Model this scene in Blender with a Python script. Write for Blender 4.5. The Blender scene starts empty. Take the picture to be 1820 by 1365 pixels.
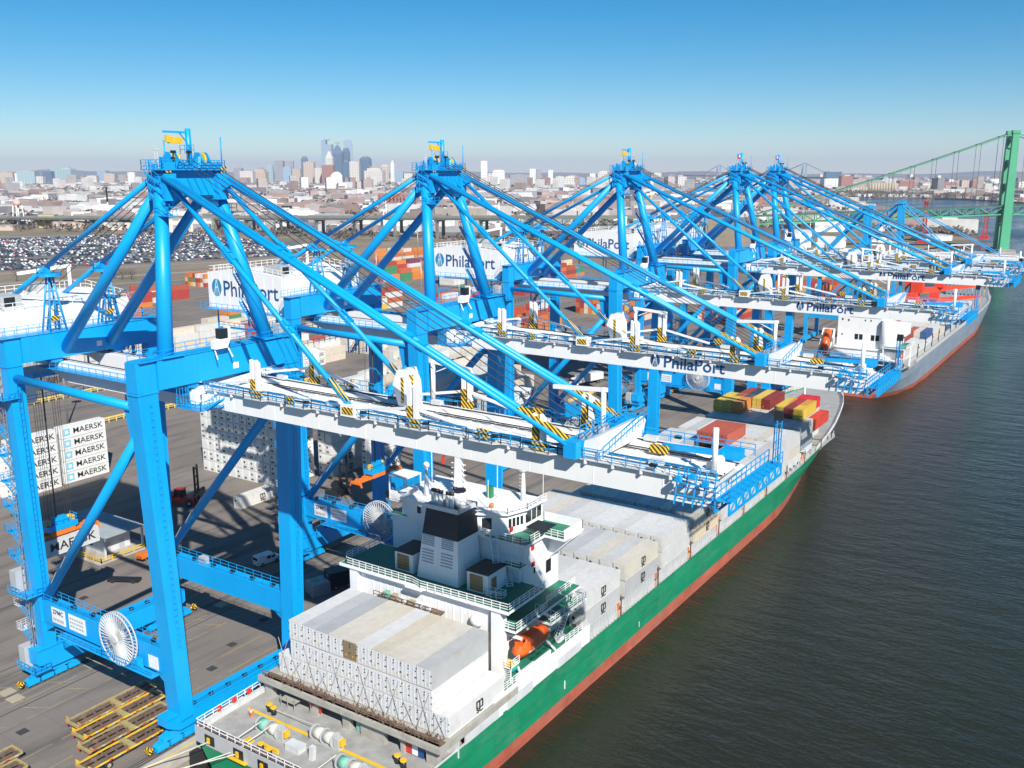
import bpy, math, random
from mathutils import Vector, Matrix
from math import radians, sin, cos, pi, sqrt, atan2
random.seed(7)
SC = bpy.context.scene
COL = SC.collection

# ------------------------------------------------------------------ camera, sky, sun, exposure
cam_d = bpy.data.cameras.new('camera'); cam_d.sensor_width = 36.0; cam_d.lens = 33.63
cam_d.clip_start = 0.5; cam_d.clip_end = 60000
cam = bpy.data.objects.new('camera', cam_d); COL.objects.link(cam)
cam.location = (102.4, 0, 76)
cam.rotation_euler = (radians(90 - 12.55), 0, radians(33.44))
SC.camera = cam
SUN_EL = radians(38.7)
SUN_DIR = Vector((0.80 * cos(SUN_EL), -0.60 * cos(SUN_EL), sin(SUN_EL)))      # towards the sun
world = bpy.data.worlds.new('World'); SC.world = world; world.use_nodes = True
wn = world.node_tree; bg = wn.nodes['Background']
sky = wn.nodes.new('ShaderNodeTexSky'); sky.sky_type = 'NISHITA'; sky.sun_disc = False
sky.sun_elevation = SUN_EL; sky.sun_rotation = atan2(SUN_DIR.x, SUN_DIR.y)
sky.altitude = 1500; sky.air_density = 1.0; sky.dust_density = 0.0; sky.ozone_density = 5.0
hsv = wn.nodes.new('ShaderNodeHueSaturation'); hsv.inputs['Saturation'].default_value = 1.42; hsv.inputs['Hue'].default_value = 0.49
wn.links.new(sky.outputs[0], hsv.inputs['Color']); wn.links.new(hsv.outputs[0], bg.inputs[0]); bg.inputs[1].default_value = 0.068
sun_d = bpy.data.lights.new('sun', 'SUN'); sun_d.energy = 5.0; sun_d.angle = radians(0.5); sun_d.color = (1.0, 0.95, 0.87)
sun = bpy.data.objects.new('sun', sun_d); COL.objects.link(sun)
sun.rotation_euler = SUN_DIR.to_track_quat('Z', 'Y').to_euler(); sun.location = (200, -200, 300)
SC.view_settings.view_transform = 'Standard'; SC.view_settings.look = 'None'
SC.view_settings.exposure = 0.52; SC.view_settings.gamma = 1.0
SC.view_settings.use_curve_mapping = False

# ------------------------------------------------------------------ materials
def newmat(name):
    m = bpy.data.materials.new(name); m.use_nodes = True
    nt = m.node_tree; b = nt.nodes['Principled BSDF']
    return m, nt, b
def mixrgb(nt, fac, a, b, mode='MIX'):
    n = nt.nodes.new('ShaderNodeMix'); n.data_type = 'RGBA'; n.blend_type = mode
    for sock, v in ((n.inputs[0], fac), (n.inputs[6], a), (n.inputs[7], b)):
        if hasattr(v, 'is_linked') or hasattr(v, 'links'): nt.links.new(v, sock)
        elif isinstance(v, (int, float)): sock.default_value = v
        else: sock.default_value = (*v, 1) if len(v) == 3 else v
    return n.outputs[2]
def noise(nt, scale, detail=4, rough=0.6, coord='Object', vscale=None):
    tc = nt.nodes.new('ShaderNodeTexCoord'); src = tc.outputs[coord]
    if coord == 'World':
        pass
    if vscale:
        mp = nt.nodes.new('ShaderNodeMapping'); mp.inputs['Scale'].default_value = vscale
        nt.links.new(src, mp.inputs[0]); src = mp.outputs[0]
    n = nt.nodes.new('ShaderNodeTexNoise'); n.inputs['Scale'].default_value = scale
    n.inputs['Detail'].default_value = detail; n.inputs['Roughness'].default_value = rough
    nt.links.new(src, n.inputs['Vector']); return n.outputs['Fac']
def ramp(nt, src, a, b):
    n = nt.nodes.new('ShaderNodeMapRange'); n.inputs[1].default_value = a; n.inputs[2].default_value = b
    nt.links.new(src, n.inputs[0]); return n.outputs[0]
def paint(name, col, rough=0.45, dirt=(0.25, 0.2, 0.15), amt=0.25, scale=0.35, streak=True, var=0.12, metal=0.0):
    """painted steel: soft tone variation plus grime streaks running down"""
    m, nt, b = newmat(name)
    v = ramp(nt, noise(nt, scale, 5), 0.3, 0.75)
    c = mixrgb(nt, v, tuple(x * (1 - var) for x in col), tuple(min(1, x * (1 + var * 0.6)) for x in col))
    s = ramp(nt, noise(nt, 1.0, 6, 0.65, vscale=(1.6, 1.6, 0.18) if streak else (0.9, 0.9, 0.9)), 0.52, 0.85)
    ml = nt.nodes.new('ShaderNodeMath'); ml.operation = 'MULTIPLY'; ml.inputs[1].default_value = amt
    nt.links.new(s, ml.inputs[0])
    c = mixrgb(nt, ml.outputs[0], c, dirt)
    nt.links.new(c, b.inputs['Base Color']); b.inputs['Roughness'].default_value = rough
    b.inputs['Metallic'].default_value = metal
    return m
def objcolor(name, rough=0.5, dirt=(0.3, 0.24, 0.18), amt=0.3):
    """paint whose tone is the object's own colour, with rust/grime"""
    m, nt, b = newmat(name)
    oi = nt.nodes.new('ShaderNodeObjectInfo')
    v = ramp(nt, noise(nt, 0.5, 5), 0.25, 0.8)
    d = nt.nodes.new('ShaderNodeMix'); d.data_type = 'RGBA'; d.blend_type = 'MULTIPLY'; d.inputs[0].default_value = 1
    nt.links.new(oi.outputs['Color'], d.inputs[6])
    g = mixrgb(nt, v, (0.82, 0.82, 0.82), (1, 1, 1)); nt.links.new(g, d.inputs[7])
    tc = nt.nodes.new('ShaderNodeTexCoord'); ad = nt.nodes.new('ShaderNodeVectorMath'); ad.operation = 'MULTIPLY_ADD'
    ad.inputs[1].default_value = (1.1, 0.55, 0.5)
    cb = nt.nodes.new('ShaderNodeCombineXYZ')
    mu = nt.nodes.new('ShaderNodeMath'); mu.operation = 'MULTIPLY'; mu.inputs[1].default_value = 60
    nt.links.new(oi.outputs['Random'], mu.inputs[0])
    for i in range(3): nt.links.new(mu.outputs[0], cb.inputs[i])
    nt.links.new(tc.outputs['Object'], ad.inputs[0]); nt.links.new(cb.outputs[0], ad.inputs[2])
    n = nt.nodes.new('ShaderNodeTexNoise'); n.inputs['Scale'].default_value = 0.9; n.inputs['Detail'].default_value = 7; n.inputs['Roughness'].default_value = 0.7
    nt.links.new(ad.outputs[0], n.inputs['Vector'])
    s = ramp(nt, n.outputs['Fac'], 0.54, 0.8)
    ml = nt.nodes.new('ShaderNodeMath'); ml.operation = 'MULTIPLY'; ml.inputs[1].default_value = amt; nt.links.new(s, ml.inputs[0])
    c = mixrgb(nt, ml.outputs[0], d.outputs[2], dirt)
    nt.links.new(c, b.inputs['Base Color']); b.inputs['Roughness'].default_value = rough
    return m
def plain(name, col, rough=0.6, var=0.2, scale=1.5, metal=0.0):
    m, nt, b = newmat(name)
    v = ramp(nt, noise(nt, scale, 4), 0.3, 0.7)
    nt.links.new(mixrgb(nt, v, tuple(x * (1 - var) for x in col), col), b.inputs['Base Color'])
    b.inputs['Roughness'].default_value = rough; b.inputs['Metallic'].default_value = metal
    return m
def stripes(name, a, b_, period=0.9):
    m, nt, b = newmat(name)
    tc = nt.nodes.new('ShaderNodeTexCoord'); w = nt.nodes.new('ShaderNodeTexWave'); w.bands_direction = 'DIAGONAL'
    w.inputs['Scale'].default_value = 1.0 / period
    nt.links.new(tc.outputs['Object'], w.inputs['Vector'])
    r = nt.nodes.new('ShaderNodeMath'); r.operation = 'GREATER_THAN'; r.inputs[1].default_value = 0.5
    nt.links.new(w.outputs['Fac'], r.inputs[0])
    nt.links.new(mixrgb(nt, r.outputs[0], a, b_), b.inputs['Base Color']); b.inputs['Roughness'].default_value = 0.5
    return m
def seams(m, bw, rh, dark, amt):
    """weld seams between hull plates, plus a scuffed band"""
    nt = m.node_tree; b = nt.nodes['Principled BSDF']; lk = b.inputs['Base Color'].links[0]; src = lk.from_socket
    tc = nt.nodes.new('ShaderNodeTexCoord'); sp = nt.nodes.new('ShaderNodeSeparateXYZ'); nt.links.new(tc.outputs['Object'], sp.inputs[0])
    cb = nt.nodes.new('ShaderNodeCombineXYZ'); nt.links.new(sp.outputs[1], cb.inputs[0]); nt.links.new(sp.outputs[2], cb.inputs[1])
    br = nt.nodes.new('ShaderNodeTexBrick'); br.inputs['Scale'].default_value = 1; br.inputs['Brick Width'].default_value = bw; br.inputs['Row Height'].default_value = rh; br.inputs['Mortar Size'].default_value = 0.035
    br.inputs['Color1'].default_value = (1, 1, 1, 1); br.inputs['Color2'].default_value = (.82, .82, .82, 1); br.inputs['Mortar'].default_value = (.55, .55, .55, 1)
    nt.links.new(cb.outputs[0], br.inputs['Vector'])
    c = mixrgb(nt, 0.8, src, br.outputs['Color'], 'MULTIPLY')
    n = noise(nt, 0.5, 7, 0.72, vscale=(1, .35, 1.4)); f = ramp(nt, n, 0.5, 0.72)
    ml = nt.nodes.new('ShaderNodeMath'); ml.operation = 'MULTIPLY'; ml.inputs[1].default_value = amt; nt.links.new(f, ml.inputs[0])
    nt.links.new(mixrgb(nt, ml.outputs[0], c, dark), b.inputs['Base Color'])
M = {}
M['blue'] = paint('crane_blue_paint', (0.001, 0.345, 0.760), 0.42, (0.01, 0.17, 0.36), 0.35, 0.12, var=0.10)
M['bluesteel'] = paint('crane_blue_steelwork', (0.003, 0.325, 0.700), 0.45, (0.03, 0.12, 0.22), 0.3, 0.3)
M['oldblue'] = paint('old_crane_blue', (0.008, 0.33, 0.68), 0.5, (0.06, 0.14, 0.22), 0.35, 0.2)
M['white'] = paint('white_steel_paint', (0.80, 0.80, 0.79), 0.45, (0.50, 0.47, 0.42), 0.25, 0.2, var=0.05)
M['shipwhite'] = paint('ship_white_paint', (0.80, 0.80, 0.80), 0.45, (0.52, 0.42, 0.32), 0.30, 0.25, var=0.05)
M['grey'] = paint('grey_paint', (0.42, 0.44, 0.45), 0.5, (0.25, 0.22, 0.18), 0.4, 0.4)
M['lightgrey'] = paint('light_grey_paint', (0.58, 0.60, 0.61), 0.5, (0.35, 0.3, 0.25), 0.35, 0.4)
M['deckgrey'] = paint('mooring_deck_grey', (0.34, 0.34, 0.33), 0.7, (0.22, 0.17, 0.12), 0.75, 0.5, streak=False, var=0.25)
M['deckgreen'] = paint('deck_green', (0.02, 0.19, 0.115), 0.6, (0.03, 0.08, 0.05), 0.4, 0.5, streak=False)
M['hullgreen'] = paint('hull_green', (0.008, 0.255, 0.120), 0.42, (0.12, 0.22, 0.15), 0.35, 0.08, var=0.16)
M['hullgrey'] = paint('hull_grey', (0.23, 0.29, 0.36), 0.5, (0.2, 0.17, 0.14), 0.4, 0.08)
M['sterngrey'] = paint('stern_grey', (0.46, 0.47, 0.48), 0.5, (0.3, 0.24, 0.18), 0.45, 0.3)
for k_, d_ in (('hullgreen', (0.10, 0.27, 0.17)), ('hullgrey', (0.30, 0.30, 0.30))): seams(M[k_], 9.0, 2.0, d_, 0.5)
M['boottop'] = paint('boot_topping_red', (0.50, 0.125, 0.075), 0.6, (0.42, 0.24, 0.17), 0.7, 0.25, streak=False, var=0.3)
seams(M['boottop'], 9.0, 1.4, (0.30, 0.20, 0.14), 0.6)
M['rust'] = paint('rusty_steel', (0.16, 0.105, 0.075), 0.8, (0.30, 0.20, 0.13), 0.8, 0.8, streak=False, var=0.4)
M['coaming'] = paint('rusty_grey_coaming', (0.38, 0.37, 0.33), 0.7, (0.27, 0.16, 0.09), 0.85, 0.5, streak=False, var=0.2)
M['black'] = plain('black_paint', (0.015, 0.018, 0.022), 0.45)
M['navy'] = plain('funnel_navy', (0.012, 0.020, 0.032), 0.4, 0.3)
M['rubber'] = plain('rubber', (0.02, 0.02, 0.02), 0.8)
M['glass'] = plain('dark_glass', (0.02, 0.03, 0.035), 0.08, 0.3)
M['yellow'] = paint('yellow_paint', (0.75, 0.47, 0.02), 0.5, (0.35, 0.2, 0.06), 0.4, 0.7)
M['yelrail'] = paint('pale_yellow_rail', (0.72, 0.55, 0.14), 0.55, (0.4, 0.3, 0.12), 0.35, 0.6)
M['orange'] = paint('orange_paint', (0.80, 0.19, 0.02), 0.5, (0.3, 0.12, 0.04), 0.35, 0.8)
M['lifeboat'] = paint('lifeboat_orange', (0.80, 0.115, 0.012), 0.35, (0.5, 0.12, 0.04), 0.25, 0.6)
M['red'] = paint('red_paint', (0.62, 0.03, 0.025), 0.45, (0.3, 0.05, 0.04), 0.3, 0.6)
M['craner'] = paint('deck_crane_red', (0.72, 0.055, 0.018), 0.45, (0.4, 0.08, 0.04), 0.3, 0.4)
M['wood'] = plain('brown_shutter', (0.36, 0.21, 0.085), 0.6, 0.3)
M['stripe'] = stripes('hazard_stripes', (0.78, 0.48, 0.02), (0.02, 0.02, 0.02), 0.9)
M['logo'] = plain('logo_blue', (0.008, 0.075, 0.24), 0.5, 0.05)
M['logolight'] = plain('logo_light_blue', (0.02, 0.26, 0.48), 0.5, 0.1)
M['ink'] = plain('black_lettering', (0.02, 0.022, 0.025), 0.5, 0.1)
M['starblue'] = plain('pale_blue_lettering', (0.18, 0.52, 0.68), 0.5, 0.1)
M['cable'] = plain('wire_rope', (0.03, 0.035, 0.04), 0.6)
M['ropewhite'] = plain('pale_rope', (0.62, 0.60, 0.52), 0.8)
M['ropegreen'] = plain('green_rope', (0.20, 0.50, 0.38), 0.8)
M['teal'] = plain('teal_cover', (0.02, 0.36, 0.33), 0.6)
M['box'] = objcolor('container_paint', 0.5, (0.34, 0.24, 0.15), 0.45)
M['boxend'] = objcolor('container_door_paint', 0.5, (0.36, 0.27, 0.17), 0.55)
M['thing'] = objcolor('vehicle_paint', 0.3, (0.2, 0.18, 0.15), 0.12)
M['steel'] = plain('galvanised_steel', (0.45, 0.46, 0.46), 0.4, 0.2, metal=0.6)
M['roof'] = plain('shed_roof', (0.36, 0.39, 0.41), 0.5, 0.15, 0.4)
M['green'] = plain('dark_green_paint', (0.02, 0.22, 0.08), 0.5)
M['skin'] = plain('skin', (0.45, 0.27, 0.19), 0.6)
M['hivis'] = plain('orange_workwear', (0.85, 0.20, 0.03), 0.7)
M['tarp'] = plain('blue_grey_wrap', (0.33, 0.38, 0.43), 0.35, 0.4, 3)
M['bridgegreen'] = plain('bridge_green', (0.07, 0.38, 0.20), 0.5, 0.15, 0.05)
M['concrete'] = plain('concrete', (0.36, 0.32, 0.27), 0.85, 0.3, 0.08)
M['tan'] = plain('tan_wall', (0.42, 0.36, 0.26), 0.8, 0.2, 0.1)
M['viaduct'] = plain('viaduct_girder', (0.11, 0.14, 0.13), 0.7, 0.3, 0.05)
M['pier'] = plain('viaduct_pier', (0.23, 0.22, 0.20), 0.8, 0.3, 0.1)
M['branch'] = plain('bare_branches', (0.14, 0.105, 0.09), 0.9, 0.4, 0.3)

# ------------------------------------------------------------------ mesh builder and object helpers
class MB:
    def __init__(s): s.v = []; s.f = []; s.m = []; s.sm = []; s.mi = 0
    def add(s, vs, fs, smooth=False):
        o = len(s.v); s.v += [tuple(p) for p in vs]
        for f in fs: s.f.append(tuple(i + o for i in f)); s.m.append(s.mi); s.sm.append(smooth)
        return s
    def box(s, x0, x1, y0, y1, z0, z1):
        return s.add([(x0, y0, z0), (x1, y0, z0), (x1, y1, z0), (x0, y1, z0), (x0, y0, z1), (x1, y0, z1), (x1, y1, z1), (x0, y1, z1)],
                     [(0, 3, 2, 1), (4, 5, 6, 7), (0, 1, 5, 4), (1, 2, 6, 5), (2, 3, 7, 6), (3, 0, 4, 7)])
    def frame(s, p, q, up=None):
        p = Vector(p); q = Vector(q); d = (q - p).normalized()
        u = Vector(up) if up else (Vector((0, 0, 1)) if abs(d.z) < 0.95 else Vector((0, 1, 0)))
        a = d.cross(u).normalized(); b = a.cross(d).normalized()
        return p, q, a, b
    def bar(s, p, q, w, h=None, w2=None, h2=None, up=None):
        """rectangular beam from p to q: w across, h in the plane of up; may taper"""
        h = w if h is None else h; w2 = w if w2 is None else w2; h2 = h if h2 is None else h2
        p, q, a, b = s.frame(p, q, up)
        vs = [p - a*w/2 - b*h/2, p + a*w/2 - b*h/2, p + a*w/2 + b*h/2, p - a*w/2 + b*h/2,
              q - a*w2/2 - b*h2/2, q + a*w2/2 - b*h2/2, q + a*w2/2 + b*h2/2, q - a*w2/2 + b*h2/2]
        return s.add(vs, [(0, 1, 2, 3), (7, 6, 5, 4), (0, 4, 5, 1), (1, 5, 6, 2), (2, 6, 7, 3), (3, 7, 4, 0)])
    def tube(s, p, q, r, n=10, r2=None, cap=True):
        r2 = r if r2 is None else r2
        p, q, a, b = s.frame(p, q)
        vs = []
        for c, rr in ((p, r), (q, r2)):
            for i in range(n):
                t = 2 * pi * i / n; vs.append(c + a * (rr * cos(t)) + b * (rr * sin(t)))
        s.add(vs, [(i, (i + 1) % n, n + (i + 1) % n, n + i) for i in range(n)], n > 5)
        if cap:
            o = len(s.v) - 2 * n
            for f in (tuple(o + i for i in range(n))[::-1], tuple(o + n + i for i in range(n))):
                s.f.append(f); s.m.append(s.mi); s.sm.append(False)
        return s
    def line(s, pts, r, n=4):
        for a, b in zip(pts[:-1], pts[1:]): s.tube(a, b, r, n, cap=False)
        return s
    def prism(s, poly, axis, a, b):
        """extrude a 2-D outline along axis: 'x' takes (y,z), 'y' takes (x,z), 'z' takes (x,y)"""
        def mk(u, v, t): return {'x': (t, u, v), 'y': (u, t, v), 'z': (u, v, t)}[axis]
        n = len(poly); vs = [mk(u, v, a) for u, v in poly] + [mk(u, v, b) for u, v in poly]
        return s.add(vs, [tuple(range(n)), tuple(range(2 * n - 1, n - 1, -1))] + [((i + 1) % n, i, n + i, n + (i + 1) % n) for i in range(n)])
    def sphere(s, c, r, nu=10, nv=6, sq=(1, 1, 1)):
        vs = []; fs = []
        for j in range(nv + 1):
            ph = pi * j / nv
            for i in range(nu):
                t = 2 * pi * i / nu
                vs.append((c[0] + r*sq[0]*sin(ph)*cos(t), c[1] + r*sq[1]*sin(ph)*sin(t), c[2] + r*sq[2]*cos(ph)))
        for j in range(nv):
            for i in range(nu):
                fs.append((j*nu + i, (j+1)*nu + i, (j+1)*nu + (i+1) % nu, j*nu + (i+1) % nu))
        return s.add(vs, fs, True)
    def loft(s, rings, closed=True, caps=True, smooth=False):
        n = len(rings[0]); vs = [p for r in rings for p in r]; fs = []
        for j in range(len(rings) - 1):
            for i in range(n if closed else n - 1):
                k = (i + 1) % n
                fs.append((j*n + i, j*n + k, (j+1)*n + k, (j+1)*n + i))
        s.add(vs, fs, smooth)
        if caps and closed:
            o = len(s.v) - len(vs)
            for f in (tuple(o + i for i in range(n))[::-1], tuple(o + (len(rings)-1)*n + i for i in range(n))):
                s.f.append(f); s.m.append(s.mi); s.sm.append(False)
        return s
    def rail(s, pts, h=1.1, step=1.6, t=0.07, mids=1):
        pts = [Vector(p) for p in pts]
        for a, b in zip(pts[:-1], pts[1:]):
            L = (b - a).length; n = max(1, int(round(L / step)))
            for i in range(n + 1):
                p = a.lerp(b, i / n); s.bar(p, p + Vector((0, 0, h)), t)
            for k in range(mids + 1):
                z = Vector((0, 0, h * (1 - k / (mids + 1)))); s.bar(a + z, b + z, t)
        return s
    def stair(s, p, q, w, n=None, t=0.12):
        """open stair flight: two stringers, treads, two handrails"""
        p = Vector(p); q = Vector(q); d = q - p; hz = Vector((d.x, d.y, 0)).normalized(); sd = Vector((-hz.y, hz.x, 0)) * (w / 2)
        n = n or max(4, int(d.z / 0.28))
        for e in (-1, 1):
            s.bar(p + sd*e, q + sd*e, 0.06, 0.25); s.bar(p + sd*e + Vector((0, 0, 1)), q + sd*e + Vector((0, 0, 1)), 0.06)
            for k in (0, 0.5, 1): s.bar(p.lerp(q, k) + sd*e, p.lerp(q, k) + sd*e + Vector((0, 0, 1)), 0.06)
        for i in range(n):
            c = p.lerp(q, (i + 0.5) / n); s.bar(c - sd, c + sd, 0.24, 0.05)
        return s
    def mesh(s, name, mats):
        me = bpy.data.meshes.new(name); me.from_pydata(s.v, [], s.f)
        for m in (mats if isinstance(mats, (list, tuple)) else [mats]): me.materials.append(m)
        me.polygons.foreach_set('material_index', s.m); me.polygons.foreach_set('use_smooth', s.sm)
        me.update(); return me
    def each(s, name, mats, parent=None):
        """every loose piece becomes an object of its own"""
        par = list(range(len(s.v)))
        def root(i):
            while par[i] != i: par[i] = par[par[i]]; i = par[i]
            return i
        for f in s.f:
            a = root(f[0])
            for i in f[1:]: par[root(i)] = a
        grp = {}
        for k, f in enumerate(s.f): grp.setdefault(root(f[0]), []).append(k)
        out = []
        for fs in grp.values():
            mp = {}; m = MB()
            for k in fs:
                g = []
                for i in s.f[k]:
                    if i not in mp: mp[i] = len(m.v); m.v.append(s.v[i])
                    g.append(mp[i])
                m.f.append(tuple(g)); m.m.append(s.m[k]); m.sm.append(s.sm[k])
            out.append(m.obj(name, mats, parent))
        return out
    def obj(s, name, mats, parent=None, loc=(0, 0, 0), kind=None):
        return link(name, s.mesh(name, mats), parent, loc, kind)
def link(name, data, parent=None, loc=(0, 0, 0), kind=None):
    o = bpy.data.objects.new(name, data); COL.objects.link(o); o.location = loc
    if parent is not None: o.parent = parent
    if kind: o['kind'] = kind
    return o
def thing(name, label, cat, loc=(0, 0, 0), rz=0.0, group=None):
    o = link(name, None, None, loc); o.rotation_euler.z = rz; o.empty_display_size = 0.5
    return tag(o, label, cat, group)
def tag(o, label, cat, group=None):
    o['label'] = label; o['category'] = cat
    if group: o['group'] = group
    return o
def copy_tree(o, parent=None):
    c = o.copy(); COL.objects.link(c)
    if parent is not None:
        c.parent = parent; c.matrix_parent_inverse = o.matrix_parent_inverse.copy()
    for ch in KIDS.get(o.name, []): copy_tree(ch, c)
    return c
KIDS = {}
def index_kids(root):
    KIDS[root.name] = []
    for o in list(bpy.data.objects):
        if o.parent == root: KIDS[root.name].append(o)
    for k in KIDS[root.name]: index_kids(k)
_tx = {}
def text_mesh(body, size, bold=0.0, font=None):
    key = (body, size, bold)
    if key in _tx: return _tx[key]
    cu = bpy.data.curves.new('lettering', 'FONT'); cu.body = body; cu.size = size; cu.offset = bold; cu.extrude = 0.006
    cu.align_x = 'CENTER'; cu.align_y = 'CENTER'; cu.resolution_u = 3
    o = bpy.data.objects.new('lettering', cu); COL.objects.link(o)
    dg = bpy.context.evaluated_depsgraph_get(); me = bpy.data.meshes.new_from_object(o.evaluated_get(dg))
    bpy.data.objects.remove(o); _tx[key] = me; return me
def on_face(me_or_mb, face, at):
    """matrix placing a mesh drawn in XY onto a wall: '-y' reads along +x, '+x' reads along +y, 'top' lies flat"""
    R = {'-y': Matrix(((1, 0, 0), (0, 0, -1), (0, 1, 0))), '+x': Matrix(((0, 0, 1), (1, 0, 0), (0, 1, 0))), 'top': Matrix.Identity(3)}[face]
    return Matrix.Translation(at) @ R.to_4x4()
def lettering(body, size, face, at, parent, mat, bold=0.02, sx=1.0, name='lettering'):
    me = text_mesh(body, size, bold)
    if not me.materials: me.materials.append(mat)
    elif me.materials[0] != mat:
        me = me.copy(); me.materials.clear(); me.materials.append(mat)
    o = link(name, me, parent); o.matrix_local = on_face(me, face, at) @ Matrix.Diagonal((sx, 1, 1, 1)); return o
# ------------------------------------------------------------------ setting: water, land, pavement, roads
def struct(name, mb, mats): return mb.obj(name, mats, None, kind='structure')
# river
m, nt, b = newmat('river_water')
tc = nt.nodes.new('ShaderNodeTexCoord')
def wv(scale, sx, sy, rot, detail=3):
    mp = nt.nodes.new('ShaderNodeMapping'); mp.inputs['Scale'].default_value = (sx, sy, 1); mp.inputs['Rotation'].default_value = (0, 0, rot)
    nt.links.new(tc.outputs['Object'], mp.inputs[0])
    n = nt.nodes.new('ShaderNodeTexNoise'); n.inputs['Scale'].default_value = scale; n.inputs['Detail'].default_value = detail; n.inputs['Roughness'].default_value = 0.6
    nt.links.new(mp.outputs[0], n.inputs['Vector']); return n.outputs['Fac']
a1 = wv(0.20, 0.55, 1.3, 0.5, 5); a2 = wv(0.9, 0.7, 1.4, 0.75, 3)
mm = nt.nodes.new('ShaderNodeMath'); mm.operation = 'MULTIPLY_ADD'; mm.inputs[1].default_value = 0.28
nt.links.new(a2, mm.inputs[0]); nt.links.new(a1, mm.inputs[2])
bp = nt.nodes.new('ShaderNodeBump'); bp.inputs['Strength'].default_value = 0.75; bp.inputs['Distance'].default_value = 0.9
nt.links.new(mm.outputs[0], bp.inputs['Height']); nt.links.new(bp.outputs[0], b.inputs['Normal'])
big = ramp(nt, noise(nt, 0.006, 4), 0.35, 0.7)
nt.links.new(mixrgb(nt, big, (0.014, 0.017, 0.010), (0.024, 0.026, 0.015)), b.inputs['Base Color'])
pt = noise(nt, 0.011, 5, 0.6, vscale=(1, .45, 1)); rg = nt.nodes.new('ShaderNodeMapRange'); rg.inputs[1].default_value = .38; rg.inputs[2].default_value = .66; rg.inputs[3].default_value = .07; rg.inputs[4].default_value = .26; nt.links.new(pt, rg.inputs[0]); nt.links.new(rg.outputs[0], b.inputs['Roughness'])
bs_ = nt.nodes.new('ShaderNodeMapRange'); bs_.inputs[1].default_value = .35; bs_.inputs[2].default_value = .68; bs_.inputs[3].default_value = .5; bs_.inputs[4].default_value = 1.0; nt.links.new(pt, bs_.inputs[0]); nt.links.new(bs_.outputs[0], bp.inputs['Strength'])
b.inputs['IOR'].default_value = 1.33
M['water'] = m
w = MB(); S = 26000
w.add([(-S, -6000, -3.6), (S, -6000, -3.6), (S, S, -3.6), (-S, S, -3.6)], [(0, 1, 2, 3)])
struct('river_water', w, M['water'])
# land
def ground(name, c1, c2, c3, s1, s2, rough=0.9):
    m, nt, b = newmat(name)
    v = ramp(nt, noise(nt, s1, 6, 0.65), 0.3, 0.7); c = mixrgb(nt, v, c1, c2)
    u = ramp(nt, noise(nt, s2, 4, 0.6), 0.45, 0.65); c = mixrgb(nt, u, c, c3)
    nt.links.new(c, b.inputs['Base Color']); b.inputs['Roughness'].default_value = rough; return m
M['scrub'] = ground('scrub_ground', (0.19, 0.145, 0.105), (0.29, 0.23, 0.165), (0.17, 0.145, 0.09), 0.03, 0.008)
M['city'] = ground('city_ground', (0.13, 0.115, 0.11), (0.22, 0.195, 0.18), (0.10, 0.085, 0.075), 0.012, 0.003)
M['asphalt'] = ground('lot_asphalt', (0.13, 0.125, 0.125), (0.17, 0.165, 0.16), (0.12, 0.115, 0.115), 0.05, 0.01)
M['road'] = ground('road_asphalt', (0.26, 0.25, 0.235), (0.32, 0.30, 0.28), (0.23, 0.22, 0.21), 0.05, 0.02)
def sheet(name, poly, z, mat, skirt=None):
    mb = MB()
    if skirt is None: mb.add([(x, y, z) for x, y in poly], [tuple(range(len(poly)))])
    else: mb.prism(poly[::-1], 'z', z, skirt) if False else mb.add([(x, y, z) for x, y in poly] + [(x, y, skirt) for x, y in poly],
            [tuple(range(len(poly)))] + [(i, len(poly) + i, len(poly) + (i+1) % len(poly), (i+1) % len(poly)) for i in range(len(poly))])
    return struct(name, mb, mat)
WEST = [(2.2, -3000), (2.2, 655), (-25, 690), (-40, 760), (-78, 900), (-95, 1000), (-70, 1130), (-52, 1170), (-62, 1250), (-150, 1420), (-205, 1540), (-300, 1800), (-400, 2080), (-520, 2360), (-700, 2480), (-1000, 2900), (-1250, 3230), (-1700, 4200), (-2300, 5600), (-2700, 8000), (-3000, 25000), (-25000, 25000), (-25000, -3000)]
EAST = [(400, 2250), (-110, 2640), (-240, 2860), (-410, 3080), (-660, 3090), (-930, 3300), (-1350, 3900), (-1800, 4600), (-2100, 5600), (-2500, 8000), (-2700, 25000), (25000, 25000), (25000, 2250)]
sheet('city_ground', WEST, -0.30, M['city'], -6)
sheet('far_shore', EAST, -0.30, M['city'], -6)
sheet('scrub_ground', [(-30, 640), (-60, 900), (-300, 925), (-510, 900), (-730, 858), (-975, 800), (-1250, 722), (-1900, 560), (-1900, -200), (-480, -200), (-480, 600)], -0.2, M['scrub'])
sheet('scrub_ground', [(-75, 905), (-92, 1000), (-68, 1130), (-54, 1170), (-66, 1245), (-154, 1412), (-210, 1530), (-330, 1500), (-250, 1000)], -0.2, M['scrub'])
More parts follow.
